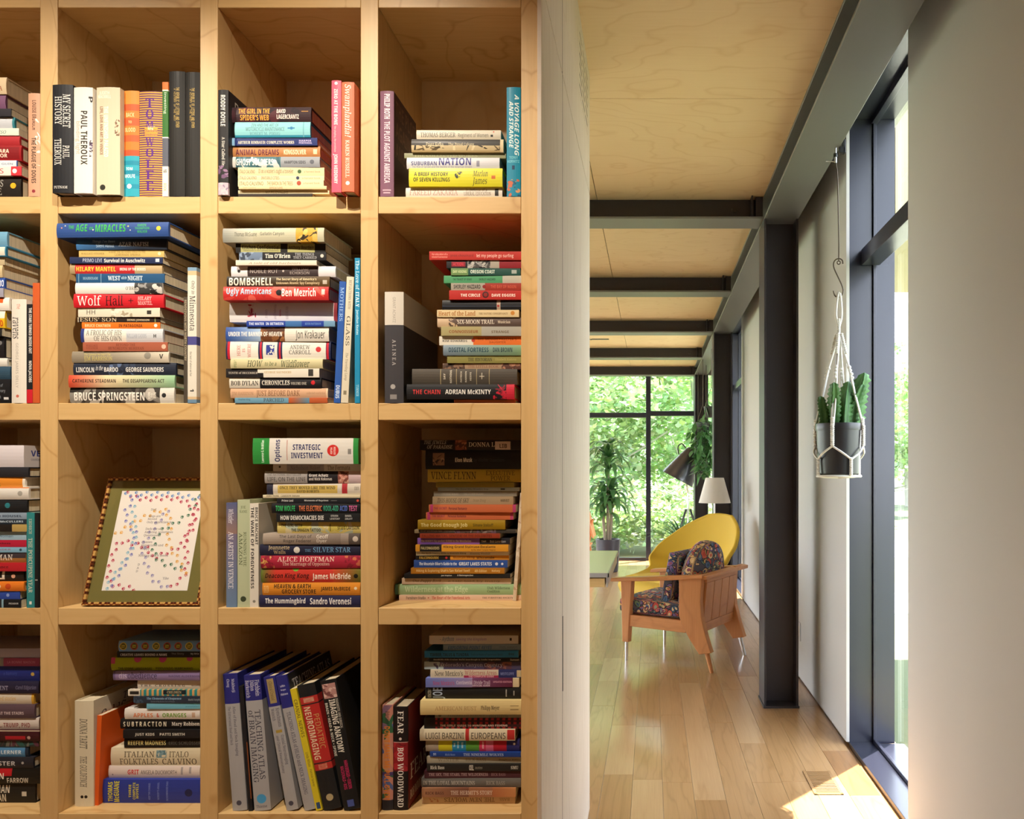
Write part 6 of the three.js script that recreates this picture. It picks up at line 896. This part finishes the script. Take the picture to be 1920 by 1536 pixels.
{
  const place = (g) => { g.position.set(0.27, 0, -5.26); const f = V(-0.865, 0, -0.5); g.rotation.y = Math.atan2(f.x, f.z); return g; };    // local +z is the front
  const g = place(group('lounge_armchair', null, 'cherry wood armchair with slatted back and patterned cushions', 'armchair'));
  // local +z forward, so local +x points to the chair's far side from the hall
  const sideBoard = (pts, x, th) => { const e = extrude(pts, th, 0.004); e.rotateY(-Math.PI / 2); e.translate(x, 0, 0); return uvm(e, 'y', rnd(), rnd()); };   // polygon given as (z, y)
  for (const x of [0.25, -0.30]) {                                  // near side, far side
    const fl = mesh('front_leg', sideBoard([[0.405, 0.575], [0.315, 0.575], [0.345, 0.135], [0.393, 0.135]], x, 0.05), M.cherry, g);
    mesh('leg_tip', rod([x, 0, 0.372], [x, 0.135, 0.370], 0.010, 0.012, 10), M.chrome, fl);
    const rl = mesh('rear_leg', sideBoard([[-0.055, 0.60], [-0.225, 0.625], [-0.222, 0.56], [-0.215, 0.46], [-0.222, 0.36], [-0.255, 0.24], [-0.292, 0.135], [-0.205, 0.115], [-0.13, 0.215], [-0.075, 0.30], [-0.055, 0.36]], x, 0.05), M.cherry, g);
    mesh('leg_tip', rod([x, 0, -0.288], [x, 0.13, -0.252], 0.013, 0.017, 8), x > 0 ? M.cherry : M.chrome, rl);
    const arm = extrude([[0.47, -0.05], [0.47, 0.03], [0.40, 0.046], [0.1, 0.05], [-0.2, 0.05], [-0.24, 0.046], [-0.24, -0.05], [0.1, -0.055]].map(([a, b]) => [a, b]), 0.024, 0.004);
    arm.rotateX(Math.PI / 2); arm.rotateY(-Math.PI / 2); const p = arm.attributes.position;
    for (let i = 0; i < p.count; i++) p.setY(i, p.getY(i) + 0.594 + (0.1 - p.getZ(i)) * 0.085 + 0.05 * Math.max(0, -p.getZ(i) - 0.05));
    arm.computeVertexNormals(); arm.translate(x, 0, 0);
    mesh('armrest', uvm(arm, 'z'), M.cherry, g);
    mesh('side_rail', box(x - 0.015, x + 0.015, 0.245, 0.325, -0.1, 0.40, 'z', 0.003), M.cherry, g);
  }
  mesh('front_rail', box(-0.30, 0.25, 0.245, 0.32, 0.385, 0.41, 'x', 0.003), M.cherry, g);
  mesh('seat_panel', box(-0.285, 0.235, 0.30, 0.318, -0.16, 0.39, 'x'), M.cherry, g);
  // slatted back: four boards between two rails
  const back = new THREE.Group(); back.name = 'back_panel'; back.position.set(0, 0.27, -0.195); back.rotation.x = -0.1; g.add(back);
  for (let i = 0; i < 4; i++) mesh('slat', box(-0.272 + i * 0.1238, -0.272 + i * 0.1238 + 0.1185, 0.045, 0.315, -0.012, 0.008, 'y', 0.0025), M.cherry, back);
  mesh('bottom_rail', box(-0.275, 0.225, -0.02, 0.043, -0.013, 0.009, 'x', 0.003), M.cherry, back);
  mesh('top_rail', box(-0.275, 0.225, 0.317, 0.345, -0.013, 0.009, 'x', 0.003), M.cherry, back);
  mesh('crest_rail', box(-0.43, 0.28, 0.346, 0.37, -0.03, 0.03, 'x', 0.004), M.cherry, back);
  const put = (name, geo, pos, rot, label) => { const c = place(group(name, null, label, 'cushion')); const m = mesh('cover', geo, M.fabric, c); m.position.set(...pos); m.rotation.set(...rot); return c; };
  put('seat_cushion', cushion(0.52, 0.6, 0.12, 0.012, 0.03), [-0.025, 0.383, 0.135], [-Math.PI / 2, 0, 0], 'thick seat cushion with dark fruit pattern on the cherry armchair');
  put('back_cushion', cushion(0.5, 0.42, 0.13, 0.03, 0.045, 0.42), [-0.02, 0.63, -0.095], [-0.14, 0, 0], 'round-topped fruit patterned back cushion against the slatted chair back');
  put('throw_pillow', cushion(0.34, 0.34, 0.09, 0.03, 0.03), [0.05, 0.60, 0.05], [-0.2, 0, 0], 'square fruit patterned pillow leaning on the round-topped cushion');
}
// ---------------------------------------------------------------- yellow shell chair
{
  const g = group('shell_chair', V(0.31, 0, -6.62), 'large yellow moulded shell chair behind the cherry armchair', 'armchair');
  g.rotation.y = Math.atan2(-0.8, 0.6);
  const spine = new THREE.CatmullRomCurve3([V(0, 0.27, 0.49), V(0, 0.315, 0.51), V(0, 0.345, 0.45), V(0, 0.345, 0.25), V(0, 0.34, 0.05), V(0, 0.37, -0.12), V(0, 0.46, -0.26), V(0, 0.62, -0.335), V(0, 0.78, -0.39), V(0, 0.915, -0.43)]);
  const key = (list) => { const c = new THREE.CatmullRomCurve3(list.map(([k, y]) => V(k * 4, y, 0)), false, 'catmullrom', 0.5); return (v) => { let lo = 0, hi = 1; for (let i = 0; i < 24; i++) { const m = (lo + hi) / 2; if (c.getPoint(m).x < v * 4) lo = m; else hi = m; } return c.getPoint(lo).y; }; };
  const wide = key([[0, 0.33], [0.15, 0.37], [0.35, 0.4], [0.5, 0.47], [0.65, 0.505], [0.8, 0.48], [0.91, 0.38], [0.97, 0.26], [1, 0.16]]);
  const fore = key([[0, -0.05], [0.2, -0.01], [0.4, 0.05], [0.55, 0.2], [0.7, 0.25], [0.85, 0.17], [1, 0.02]]);
  const lift = key([[0, 0], [0.2, 0.02], [0.38, 0.08], [0.5, 0.13], [0.62, 0.1], [0.78, 0.01], [0.9, -0.02], [1, -0.012]]);
  const NU = 36, NV = 44, P0 = [];
  for (let j = 0; j <= NV; j++) for (let i = 0; i <= NU; i++) {
    const v = j / NV, u = i / NU * 2 - 1, s = spine.getPointAt(v), a = Math.abs(u) ** 2.1;
    P0.push(V(u * wide(v), s.y + lift(v) * a, s.z + fore(v) * a));
  }
  const grid = (pts) => { const pos = [], idx = []; pts.forEach((p) => pos.push(p.x, p.y, p.z)); for (let j = 0; j < NV; j++) for (let i = 0; i < NU; i++) { const a = j * (NU + 1) + i; idx.push(a, a + NU + 1, a + 1, a + 1, a + NU + 1, a + NU + 2); } const q = new THREE.BufferGeometry(); q.setAttribute('position', new THREE.Float32BufferAttribute(pos, 3)); q.setIndex(idx); q.computeVertexNormals(); return q; };
  const front = grid(P0), n = front.attributes.normal, Pb = P0.map((p, i) => p.clone().add(V(n.getX(i), n.getY(i), n.getZ(i)).multiplyScalar(-0.035))), Pf = P0;
  const backG = grid(Pb), rimPts = [];
  for (let i = 0; i <= NU; i += 2) rimPts.push(i); const at2 = (i, j) => j * (NU + 1) + i, loop = [];
  for (let i = 0; i < NU; i += 2) loop.push(at2(i, 0)); for (let j = 0; j < NV; j += 2) loop.push(at2(NU, j)); for (let i = NU; i > 0; i -= 2) loop.push(at2(i, NV)); for (let j = NV; j > 0; j -= 2) loop.push(at2(0, j));
  const rim = tube(loop.map((k) => Pf[k].clone().lerp(Pb[k], 0.5)), 0.019, 8, loop.length * 2, true);
  front.setAttribute('uv', new THREE.Float32BufferAttribute(new Float32Array(P0.length * 2), 2)); backG.setAttribute('uv', new THREE.Float32BufferAttribute(new Float32Array(P0.length * 2), 2));
  const yellow = S({ color: L(0.56, 0.36, 0.022), roughness: 0.75 });
  mesh('shell', merge([front, backG, rim]), yellow, g);
  const sc = cushion(0.62, 0.54, 0.07, 0.02, 0.03); sc.rotateX(-Math.PI / 2); sc.translate(0, 0.375, 0.15); mesh('seat_cushion', sc, yellow, g);
  for (const [x, z, tx, tz] of [[-0.3, 0.34, -0.22, 0.2], [0.3, 0.34, 0.22, 0.2], [-0.3, -0.34, -0.2, -0.15], [0.3, -0.34, 0.2, -0.15]]) { const l = mesh('leg', rod([x, 0.008, z], [tx, 0.34, tz], 0.008), M.chrome, g); mesh('glide', rod([x, 0, z], [x, 0.012, z], 0.016, 0.014, 10), M.bolt, l); }
  mesh('under_frame', merge([rod([-0.22, 0.335, 0.2], [0.22, 0.335, 0.2], 0.008), rod([-0.2, 0.335, -0.15], [0.2, 0.335, -0.15], 0.008), rod([-0.22, 0.335, 0.2], [-0.2, 0.335, -0.15], 0.008), rod([0.22, 0.335, 0.2], [0.2, 0.335, -0.15], 0.008)]), M.chrome, g);
}
// ---------------------------------------------------------------- desk
{
  const g = group('writing_desk', V(0, 0, 0), 'desk with pale laminate top and shallow wooden drawer', 'desk');
  const lam = P({ color: L(0.82, 0.83, 0.6), roughness: 0.3, clearcoat: 0.4, clearcoatRoughness: 0.15 }), edge = S({ color: L(0.4, 0.38, 0.4), roughness: 0.35, metalness: 0.3 });
  mesh('top', box(-1.2, -0.252, 0.718, 0.742, -5.48, -4.28, 'x', 0.002), lam, g);
  mesh('edge_band', merge([box(-1.2, -0.245, 0.716, 0.7405, -4.28, -4.27), box(-0.252, -0.245, 0.716, 0.7405, -5.48, -4.27)]), edge, g);
  mesh('side_panel', box(-0.262, -0.255, 0.655, 0.716, -5.47, -4.30, 'z'), edge, g);
  const dr = mesh('drawer', box(-0.75, -0.27, 0.658, 0.708, -5.0, -4.285, 'x', 0.003), M.maple, g);
  mesh('drawer_pull', box(-0.54, -0.48, 0.675, 0.69, -4.285, -4.275, 'x', 0.003), edge, dr);
  for (const [x, d] of [[-0.62, 4.4], [-1.12, 4.4], [-0.62, 5.35], [-1.12, 5.35]]) mesh('leg', rod([x, 0, -d], [x, 0.718, -d], 0.016, 0.02, 10), edge, g);
  mesh('stretcher', box(-1.12, -0.62, 0.64, 0.655, -4.42, -4.39), M.bolt, g);
}
// a bentwood chair at the far side
{
  const g = group('bentwood_chair', V(-0.93, 0, -8.9), 'pinkish bentwood chair beside the strap-leaved plant', 'chair');
  const w = S({ map: T.cherry, color: L(1, 0.85, 0.85), roughness: 0.4 });
  const seat = new RoundedBoxGeometry(0.42, 0.025, 0.42, 2, 0.012); seat.translate(0, 0.45, 0); mesh('seat', uvm(seat), w, g);
  const bk = cushion(0.4, 0.36, 0.02, 0, 0.008, 0.3); bk.rotateX(0.25); bk.rotateY(-Math.PI / 2); bk.translate(0.2, 0.72, 0); mesh('backrest', bk, w, g);
  for (const [x, z] of [[-0.18, -0.18], [0.18, -0.18], [-0.18, 0.18], [0.18, 0.18]]) mesh('leg', tube([[x, 0.44, z], [x * 1.1, 0.22, z * 1.1], [x * 1.25, 0, z * 1.2]], 0.013, 8), w, g);
  mesh('back_support', merge([tube([[0.17, 0.45, -0.1], [0.2, 0.6, -0.1], [0.22, 0.75, -0.1]], 0.011), tube([[0.17, 0.45, 0.1], [0.2, 0.6, 0.1], [0.22, 0.75, 0.1]], 0.011)]), w, g);
}
// ---------------------------------------------------------------- plants inside
const leafMat = (r, g, b) => P({ color: L(r, g, b), roughness: 0.6, transmission: 0.3, thickness: 0, side: THREE.DoubleSide });
function strap(len, w, droop, seg = 7) {                           // long folded leaf: grows along +z, bends down
  const pos = [], idx = [];
  for (let j = 0; j <= seg; j++) {
    const t = j / seg, a = 0.9 - droop * t, ww = w * Math.sin(Math.PI * Math.min(1, 0.12 + t * 0.88)) ** 0.7;
    let y = 0, z = 0; for (let k = 0; k < j; k++) { const b = 0.9 - droop * (k / seg); y += Math.sin(b) * len / seg; z += Math.cos(b) * len / seg; }
    pos.push(-ww / 2, y + ww * 0.15, z, 0, y, z, ww / 2, y + ww * 0.15, z);
    if (j < seg) { const q = j * 3; idx.push(q, q + 3, q + 1, q + 1, q + 3, q + 4, q + 1, q + 4, q + 2, q + 2, q + 4, q + 5); }
  }
  const g = new THREE.BufferGeometry(); g.setAttribute('position', new THREE.Float32BufferAttribute(pos, 3)); g.setIndex(idx); g.computeVertexNormals(); return g;
}
{
  const p0 = at(1140, 1000, 9.9), g = group('strap_leaved_plant', V(p0.x, 0, p0.z), 'tall houseplant with drooping strap leaves in a dark round pot', 'plant');
  mesh('pot', lathe([[0.0001, 0], [0.125, 0], [0.135, 0.01], [0.165, 0.42], [0.17, 0.43], [0.155, 0.43], [0.145, 0.38], [0.0001, 0.375]], 32), S({ color: L(0.05, 0.045, 0.06), roughness: 0.4 }), g);
  const bark = S({ color: L(0.3, 0.24, 0.18), roughness: 0.9 }), lf = leafMat(0.07, 0.2, 0.05);
  const heads = [[0.0, 1.5, 0.02, 44], [0.045, 1.02, 0.0, 36], [-0.06, 0.92, 0.04, 28]];
  const kinds = [0.36, 0.44, 0.5].map((l) => strap(l, 0.07, 2.7));
  for (const [x, y, z, n] of heads) {
    mesh('stem', tube([[x * 0.5, 0.37, z], [x, 0.7, z], [x * 1.1, y, z]], 0.02, 8), bark, g);
    for (let i = 0; i < n; i++) { const l = mesh('leaf', kinds[i % 3], lf, g); l.position.set(x, y - 0.22 + 0.32 * (i / n), z); l.rotation.set(rr(-0.5, 0.15) - 0.35 + 0.5 * (1 - i / n), i * 2.4, 0, 'YXZ'); }
  }
}
{
  const p0 = at(1276, 990, 8.9), g = group('small_palm', V(p0.x, 0, p0.z), 'small feathery palm in a dark pot by the tripod lamp', 'plant');
  mesh('pot', lathe([[0.0001, 0], [0.1, 0], [0.13, 0.42], [0.12, 0.42], [0.1, 0.38], [0.0001, 0.37]], 20), S({ color: L(0.035, 0.03, 0.035), roughness: 0.5 }), g);
  const lf = leafMat(0.045, 0.13, 0.05), k = strap(0.55, 0.028, 1.5, 8);
  for (let i = 0; i < 34; i++) { const l = mesh('frond', k, lf, g); l.position.set(0, 0.38, 0); l.rotation.set(-rr(0.1, 0.75), i * 2.4, 0, 'YXZ'); }
}
// trailing plants on rods under the girder
function trailing(px, d, top, len, n, label) {
  const p0 = at(px, 800, d), g = group('trailing_plant', V(p0.x, top, p0.z), label, 'plant');
  mesh('pot', lathe([[0.0001, 0], [0.07, 0], [0.09, 0.12], [0.085, 0.12], [0.07, 0.1], [0.0001, 0.1]], 20), S({ color: L(0.03, 0.03, 0.03), roughness: 0.5 }), g);
  mesh('hanger_rod', merge([rod([0, 0.35, 0], [0, SOFFIT - top, 0], 0.004), rod([0, 0.35, 0], [0.08, 0.11, 0], 0.003), rod([0, 0.35, 0], [-0.08, 0.11, 0], 0.003)]), M.iron, g);
  const lf = leafMat(0.05, 0.17, 0.035), s = new THREE.Shape(); s.moveTo(0, 0); s.quadraticCurveTo(0.035, 0.02, 0, 0.085); s.quadraticCurveTo(-0.035, 0.02, 0, 0);
  const lg = new THREE.ShapeGeometry(s, 3), q = lg.attributes.position; for (let i = 0; i < q.count; i++) q.setZ(i, -6 * q.getX(i) ** 2); lg.computeVertexNormals();
  for (let i = 0; i < n; i++) {
    const a = i * 2.4, L1 = len * rr(0.45, 1), r = rr(0.06, 0.14), pts = []; for (let k = 0; k <= 6; k++) { const t = k / 6; pts.push([Math.cos(a) * (r * Math.min(1, t * 3) + 0.03 * Math.sin(t * 9 + i)), 0.12 + 0.06 * Math.sin(Math.min(1, t * 3) * 3.14) - L1 * Math.max(0, t - 0.12), Math.sin(a) * (r * Math.min(1, t * 3)) + 0.02 * Math.cos(t * 8 + i)]); }
    const v = mesh('vine', tube(pts, 0.0025, 5, 16), lf, g), cv = new THREE.CatmullRomCurve3(pts.map((p) => V(...p))), m = Math.round(L1 * 30);
    for (let k = 0; k < m; k++) { const l = mesh('leaf', lg, lf, v); l.position.copy(cv.getPointAt((k + 0.5) / m)); l.rotation.set(rr(1.7, 3.0), rr(0, 6.3), rr(-0.6, 0.6), 'YXZ'); l.scale.setScalar(rr(1.1, 1.9)); }
  }
}
trailing(1318, 9.4, 1.82, 0.9, 14, 'bushy trailing green plant hanging beside the tripod lamp');
trailing(1334, 8.6, 1.95, 0.4, 4, 'short trailing plant hanging on a rod by the steel column');
for (const [px, d, lab] of [[1309, 10.6, 'thin empty hanging rod beside the glazed end wall'], [1324, 9.9, 'thin hanging rod with loop under the girder beyond the trailing plant']]) {
  const p = at(px, 700, d); tag(mesh('hanging_rod', merge([rod([p.x, 1.75, p.z], [p.x, SOFFIT, p.z], 0.004), new THREE.TorusGeometry(0.02, 0.004, 6, 12).translate(p.x, 1.73, p.z)]), M.iron), lab, 'rod');
}
// ---------------------------------------------------------------- outdoors
{ // upper storey that juts out beyond the near window, and a path across the lawn
  const g = group('cream_upper_storey', V(0, 0, 0), 'cream boarded upper storey jutting out beyond the near window', 'building');
  const cream = S({ color: L(0.36, 0.31, 0.18), roughness: 0.7 });
  mesh('soffit', box(1.3, 3.9, 3.05, 3.1, -7.2, -5.3), cream, g);
  for (let i = 0; i < 12; i++) mesh('board', box(1.3 + i * 0.215, 1.3 + i * 0.215 + 0.21, 3.1, 4.6, -5.33, -5.3, 'y', 0.003), cream, g);
  mesh('core', box(1.31, 3.88, 3.1, 4.6, -7.18, -5.34), cream, g);
  struct(mesh('garden_path', merge([box(1.7, 9, -0.25, -0.235, -9.6, -8.2), box(3, 14, -0.25, -0.235, -17, -13.6)]), S({ color: L(0.5, 0.49, 0.46), roughness: 0.95 })), 'pale paved garden path on the lawn', 'path');
}
const leafShape = (() => {
  const s = new THREE.Shape(); s.moveTo(0, 0); s.lineTo(0.35, 0.18); s.lineTo(0.5, 0.5); s.lineTo(0.22, 0.62); s.lineTo(0, 1); s.lineTo(-0.22, 0.62); s.lineTo(-0.5, 0.5); s.lineTo(-0.35, 0.18); s.lineTo(0, 0);
  const g = new THREE.ShapeGeometry(s, 1), p = g.attributes.position; for (let i = 0; i < p.count; i++) p.setZ(i, 0.25 * p.getX(i) ** 2 - 0.12 * p.getY(i) ** 2); g.computeVertexNormals(); return g;
})();
const treeLeaf = P({ color: L(0.36, 0.52, 0.25), roughness: 0.65, transmission: 0.5, thickness: 0, side: THREE.DoubleSide });
const barkMat = S({ color: L(0.46, 0.43, 0.4), roughness: 0.95 });
function tree(name, x, d, h, rx, ry, cy, n, size, label, tint = [1, 1, 1], trunkR = 0.09) {
  const g = group(name, V(x, -0.25, -d), label, 'tree', 'garden trees'), limbs = [];
  limbs.push(tube([[0, 0, 0], [rr(-0.15, 0.15), h * 0.4, 0], [rr(-0.3, 0.3), h * 0.95, rr(-0.2, 0.2)]], trunkR, 8, 12));
  const tips = [];
  for (let i = 0; i < 26; i++) {
    const y0 = h * rr(0.15, 0.85), a = i * 2.4, l = rx * rr(0.6, 1.05), e = V(Math.cos(a) * l, Math.min(cy + ry, y0 + rr(0.1, 0.9) * l * 0.7), Math.sin(a) * l);
    const mid = V(e.x * 0.5, y0 + (e.y - y0) * 0.35, e.z * 0.5 + rr(-0.1, 0.1));
    limbs.push(tube([[0, y0, 0], mid, e], trunkR * rr(0.16, 0.42), 5, 8)); tips.push([V(0, y0, 0), mid, e]);
  }
  mesh('trunk', merge(limbs), barkMat, g);
  const inst = new THREE.InstancedMesh(leafShape, treeLeaf, n), m = new THREE.Matrix4(), q = new THREE.Quaternion(), e = new THREE.Euler(), col = new THREE.Color();
  const clumps = Array.from({ length: Math.round(n / 60) }, () => { const a = rnd() * 6.283, u = rr(-1, 1), r = Math.cbrt(rr(0.12, 1)); const s = Math.sqrt(1 - u * u); return [Math.cos(a) * s * r * rx, cy + u * r * ry, Math.sin(a) * s * r * rx, rr(0.8, 1.25)]; });
  for (let i = 0; i < n; i++) {
    const c = clumps[i % clumps.length], k = 0.34;
    e.set(rr(-1.0, 1.0) - 0.9, rnd() * 6.28, rr(-0.6, 0.6), 'YXZ'); q.setFromEuler(e); const sc = size * rr(0.7, 1.3);
    m.compose(V(c[0] + (rnd() + rnd() - 1) * k * 1.5, c[1] + (rnd() + rnd() - 1) * k, c[2] + (rnd() + rnd() - 1) * k * 1.5), q, V(sc, sc, sc)); inst.setMatrixAt(i, m);
    const w = c[3] * rr(0.8, 1.2); col.setRGB(tint[0] * w * rr(0.85, 1.25), tint[1] * w, tint[2] * w * rr(0.7, 1.3)); inst.setColorAt(i, col);
  }
  inst.name = 'foliage'; inst.userData.kind = 'stuff'; inst.castShadow = inst.receiveShadow = true; g.add(inst);
  return g;
}
tree('maple_tree', -1.5, 16.0, 5.5, 2.1, 1.9, 3.2, 11000, 0.13, 'bright green maple behind the strap-leaved plant, outside the glass', [1, 1, 1], 0.07);
tree('maple_tree', 0.9, 17.0, 5.8, 2.2, 1.9, 3.1, 11000, 0.13, 'bright green maple outside the glass behind the tripod lamp', [0.95, 1, 0.9], 0.07);
tree('maple_tree', -3.6, 18.5, 6.5, 2.6, 2.4, 3.2, 9000, 0.14, 'green maple outside the living room corner', [0.9, 1, 0.9]);
tree('oak_tree', -0.6, 23, 8, 4.0, 3.6, 3.4, 14000, 0.17, 'broad dense tree standing behind the two bright maples', [0.8, 0.95, 0.7]);
tree('oak_tree', 4.2, 24, 8, 4.0, 3.8, 3.6, 13000, 0.17, 'broad dense tree beyond the garden corner', [0.75, 0.9, 0.7]);
tree('oak_tree', -6.5, 24, 8, 4.2, 3.8, 3.6, 10000, 0.18, 'broad dense tree beyond the side glazing', [0.8, 0.9, 0.75]);
tree('garden_shrub', -0.9, 14.4, 1.2, 0.9, 0.55, 0.75, 4500, 0.09, 'low leafy shrub outside the end glass beside the dark pot', [1.1, 1.05, 1.0], 0.03);
tree('garden_shrub', 0.75, 14.0, 1.3, 0.95, 0.6, 0.8, 4500, 0.09, 'low leafy shrub outside the end glass behind the shell chair', [1.1, 1.05, 1.0], 0.03);
tree('garden_shrub', -2.6, 14.8, 1.3, 0.95, 0.6, 0.8, 3500, 0.09, 'low leafy shrub outside the end glass behind the desk', [1.0, 1.0, 0.9], 0.03);
tree('street_tree', 11.6, 34, 6.5, 3.0, 2.6, 3.6, 9000, 0.2, 'round tree across the lawn seen through the near window', [0.9, 1, 0.9]);
tree('street_tree', 8.2, 27, 5.2, 1.6, 1.7, 3.0, 5000, 0.17, 'slim young tree across the lawn seen through the near window', [1, 1, 0.9]);
// ---------------------------------------------------------------- lamps
{ // white shaded floor lamp and black tripod lamp, both unlit
  const p = at(1340, 920, 7.2), g = group('floor_lamp', V(p.x, 0, p.z), 'floor lamp with a white conical shade behind the shell chair', 'lamp'), Y = (py) => EYE + (VY - py) * 7.2 / F;
  const y0 = Y(943), y1 = Y(896);
  mesh('shade', lathe([[0.155, y0], [0.088, y1], [0.085, y1], [0.152, y0], [0.155, y0]], 40), P({ color: L(0.8, 0.76, 0.72), roughness: 0.9, transmission: 0.25, thickness: 0, side: THREE.DoubleSide }), g);
  mesh('pole', rod([0, 0.02, 0], [0, y1 - 0.02, 0], 0.009), M.chrome, g);
  mesh('base', lathe([[0.0001, 0], [0.13, 0], [0.13, 0.012], [0.02, 0.022], [0.0001, 0.022]], 32), M.chrome, g);
  mesh('spider', merge([rod([-0.086, y1 - 0.015, 0], [0.086, y1 - 0.015, 0], 0.003), rod([0, y1 - 0.015, -0.086], [0, y1 - 0.015, 0.086], 0.003)]), M.chrome, g);
  const d = 9.7, q = at(1290, 960, d), t = group('tripod_lamp', V(q.x, 0, q.z), 'black tripod studio lamp with a large tilted cone shade', 'lamp'), Z = (py) => EYE + (VY - py) * d / F, hub = Z(955);
  for (let i = 0; i < 3; i++) { const a = i * 2.094 + 0.5; mesh('leg', rod([Math.cos(a) * 0.34, 0, Math.sin(a) * 0.34], [Math.cos(a) * 0.03, hub, Math.sin(a) * 0.03], 0.014, 0.014), M.bolt, t); }
  mesh('column', rod([0, hub - 0.35, 0], [0, Z(925), 0], 0.012), M.chrome, t);
  mesh('yoke', merge([tube([[0, Z(925), 0], [-0.03, Z(900), 0.04], [-0.06, Z(865), 0.12]], 0.01, 8), tube([[0, Z(925), 0], [-0.03, Z(900), -0.04], [-0.06, Z(865), -0.12]], 0.01, 8)]), M.panelEdge, t);
  const sh = lathe([[0.05, 0.24], [0.075, 0.235], [0.1, 0.18], [0.215, -0.16], [0.225, -0.2], [0.22, -0.2], [0.2, -0.15], [0.09, 0.17], [0.04, 0.22], [0.05, 0.24]], 36); sh.rotateZ(-0.5); sh.translate(-0.045, Z(873), 0);
  mesh('shade', sh, P({ color: L(0.025, 0.022, 0.03), roughness: 0.3, clearcoat: 0.5, clearcoatRoughness: 0.2 }), t);
  mesh('handle', tube([[-0.12, Z(852), 0], [-0.13, Z(838), 0], [-0.08, Z(832), 0], [-0.03, Z(840), 0]], 0.008, 8), M.bolt, t);
}
// ceiling spotlights that wash the bookcase, just above the frame
const WARM = new THREE.Color().setRGB(1, 0.89, 0.74);
function spotlight(x, d, aimX, aimY, power, label) {
  const g = group('ceiling_spotlight', V(x, CEIL, -d), label, 'spotlight', 'ceiling spotlights');
  const to = V(aimX, aimY, -D).sub(V(x, CEIL - 0.12, -d)).normalize(), q = new THREE.Quaternion().setFromUnitVectors(V(0, -1, 0), to);
  mesh('canopy', rod([0, -0.02, 0], [0, 0, 0], 0.05, 0.05, 24), M.frame, g); mesh('stem', rod([0, -0.1, 0], [0, -0.02, 0], 0.008), M.frame, g);
  const can = lathe([[0.034, 0.06], [0.036, -0.06], [0.031, -0.06], [0.029, 0.055], [0.0001, 0.06]], 24); can.applyQuaternion(q); can.translate(0, -0.12, 0); mesh('housing', can, M.frame, g);
  const lens = new THREE.CircleGeometry(0.028, 20); lens.rotateX(Math.PI / 2); lens.translate(0, -0.045, 0); lens.applyQuaternion(q); lens.translate(0, -0.12, 0);
  mesh('lamp_lens', lens, S({ color: 0x000000, emissive: WARM, emissiveIntensity: 6 }), g);
  const s = new THREE.SpotLight(WARM, power, 0, 1.05, 1, 2); s.name = 'spot_beam'; s.position.set(0, -0.12, 0).addScaledVector(to, 0.062); s.castShadow = true; s.shadow.radius = 0.7;
  s.target.position.copy(s.position).add(to); g.add(s, s.target);
}
spotlight(-0.72, 0.92, -0.75, 0.2, 4.4, 'black ceiling spotlight aimed at the bays next to the tall cabinet');
spotlight(-1.5, 0.92, -1.5, 0.15, 3.5, 'black ceiling spotlight aimed at the bays with the framed picture');
renderer.render(scene, camera);
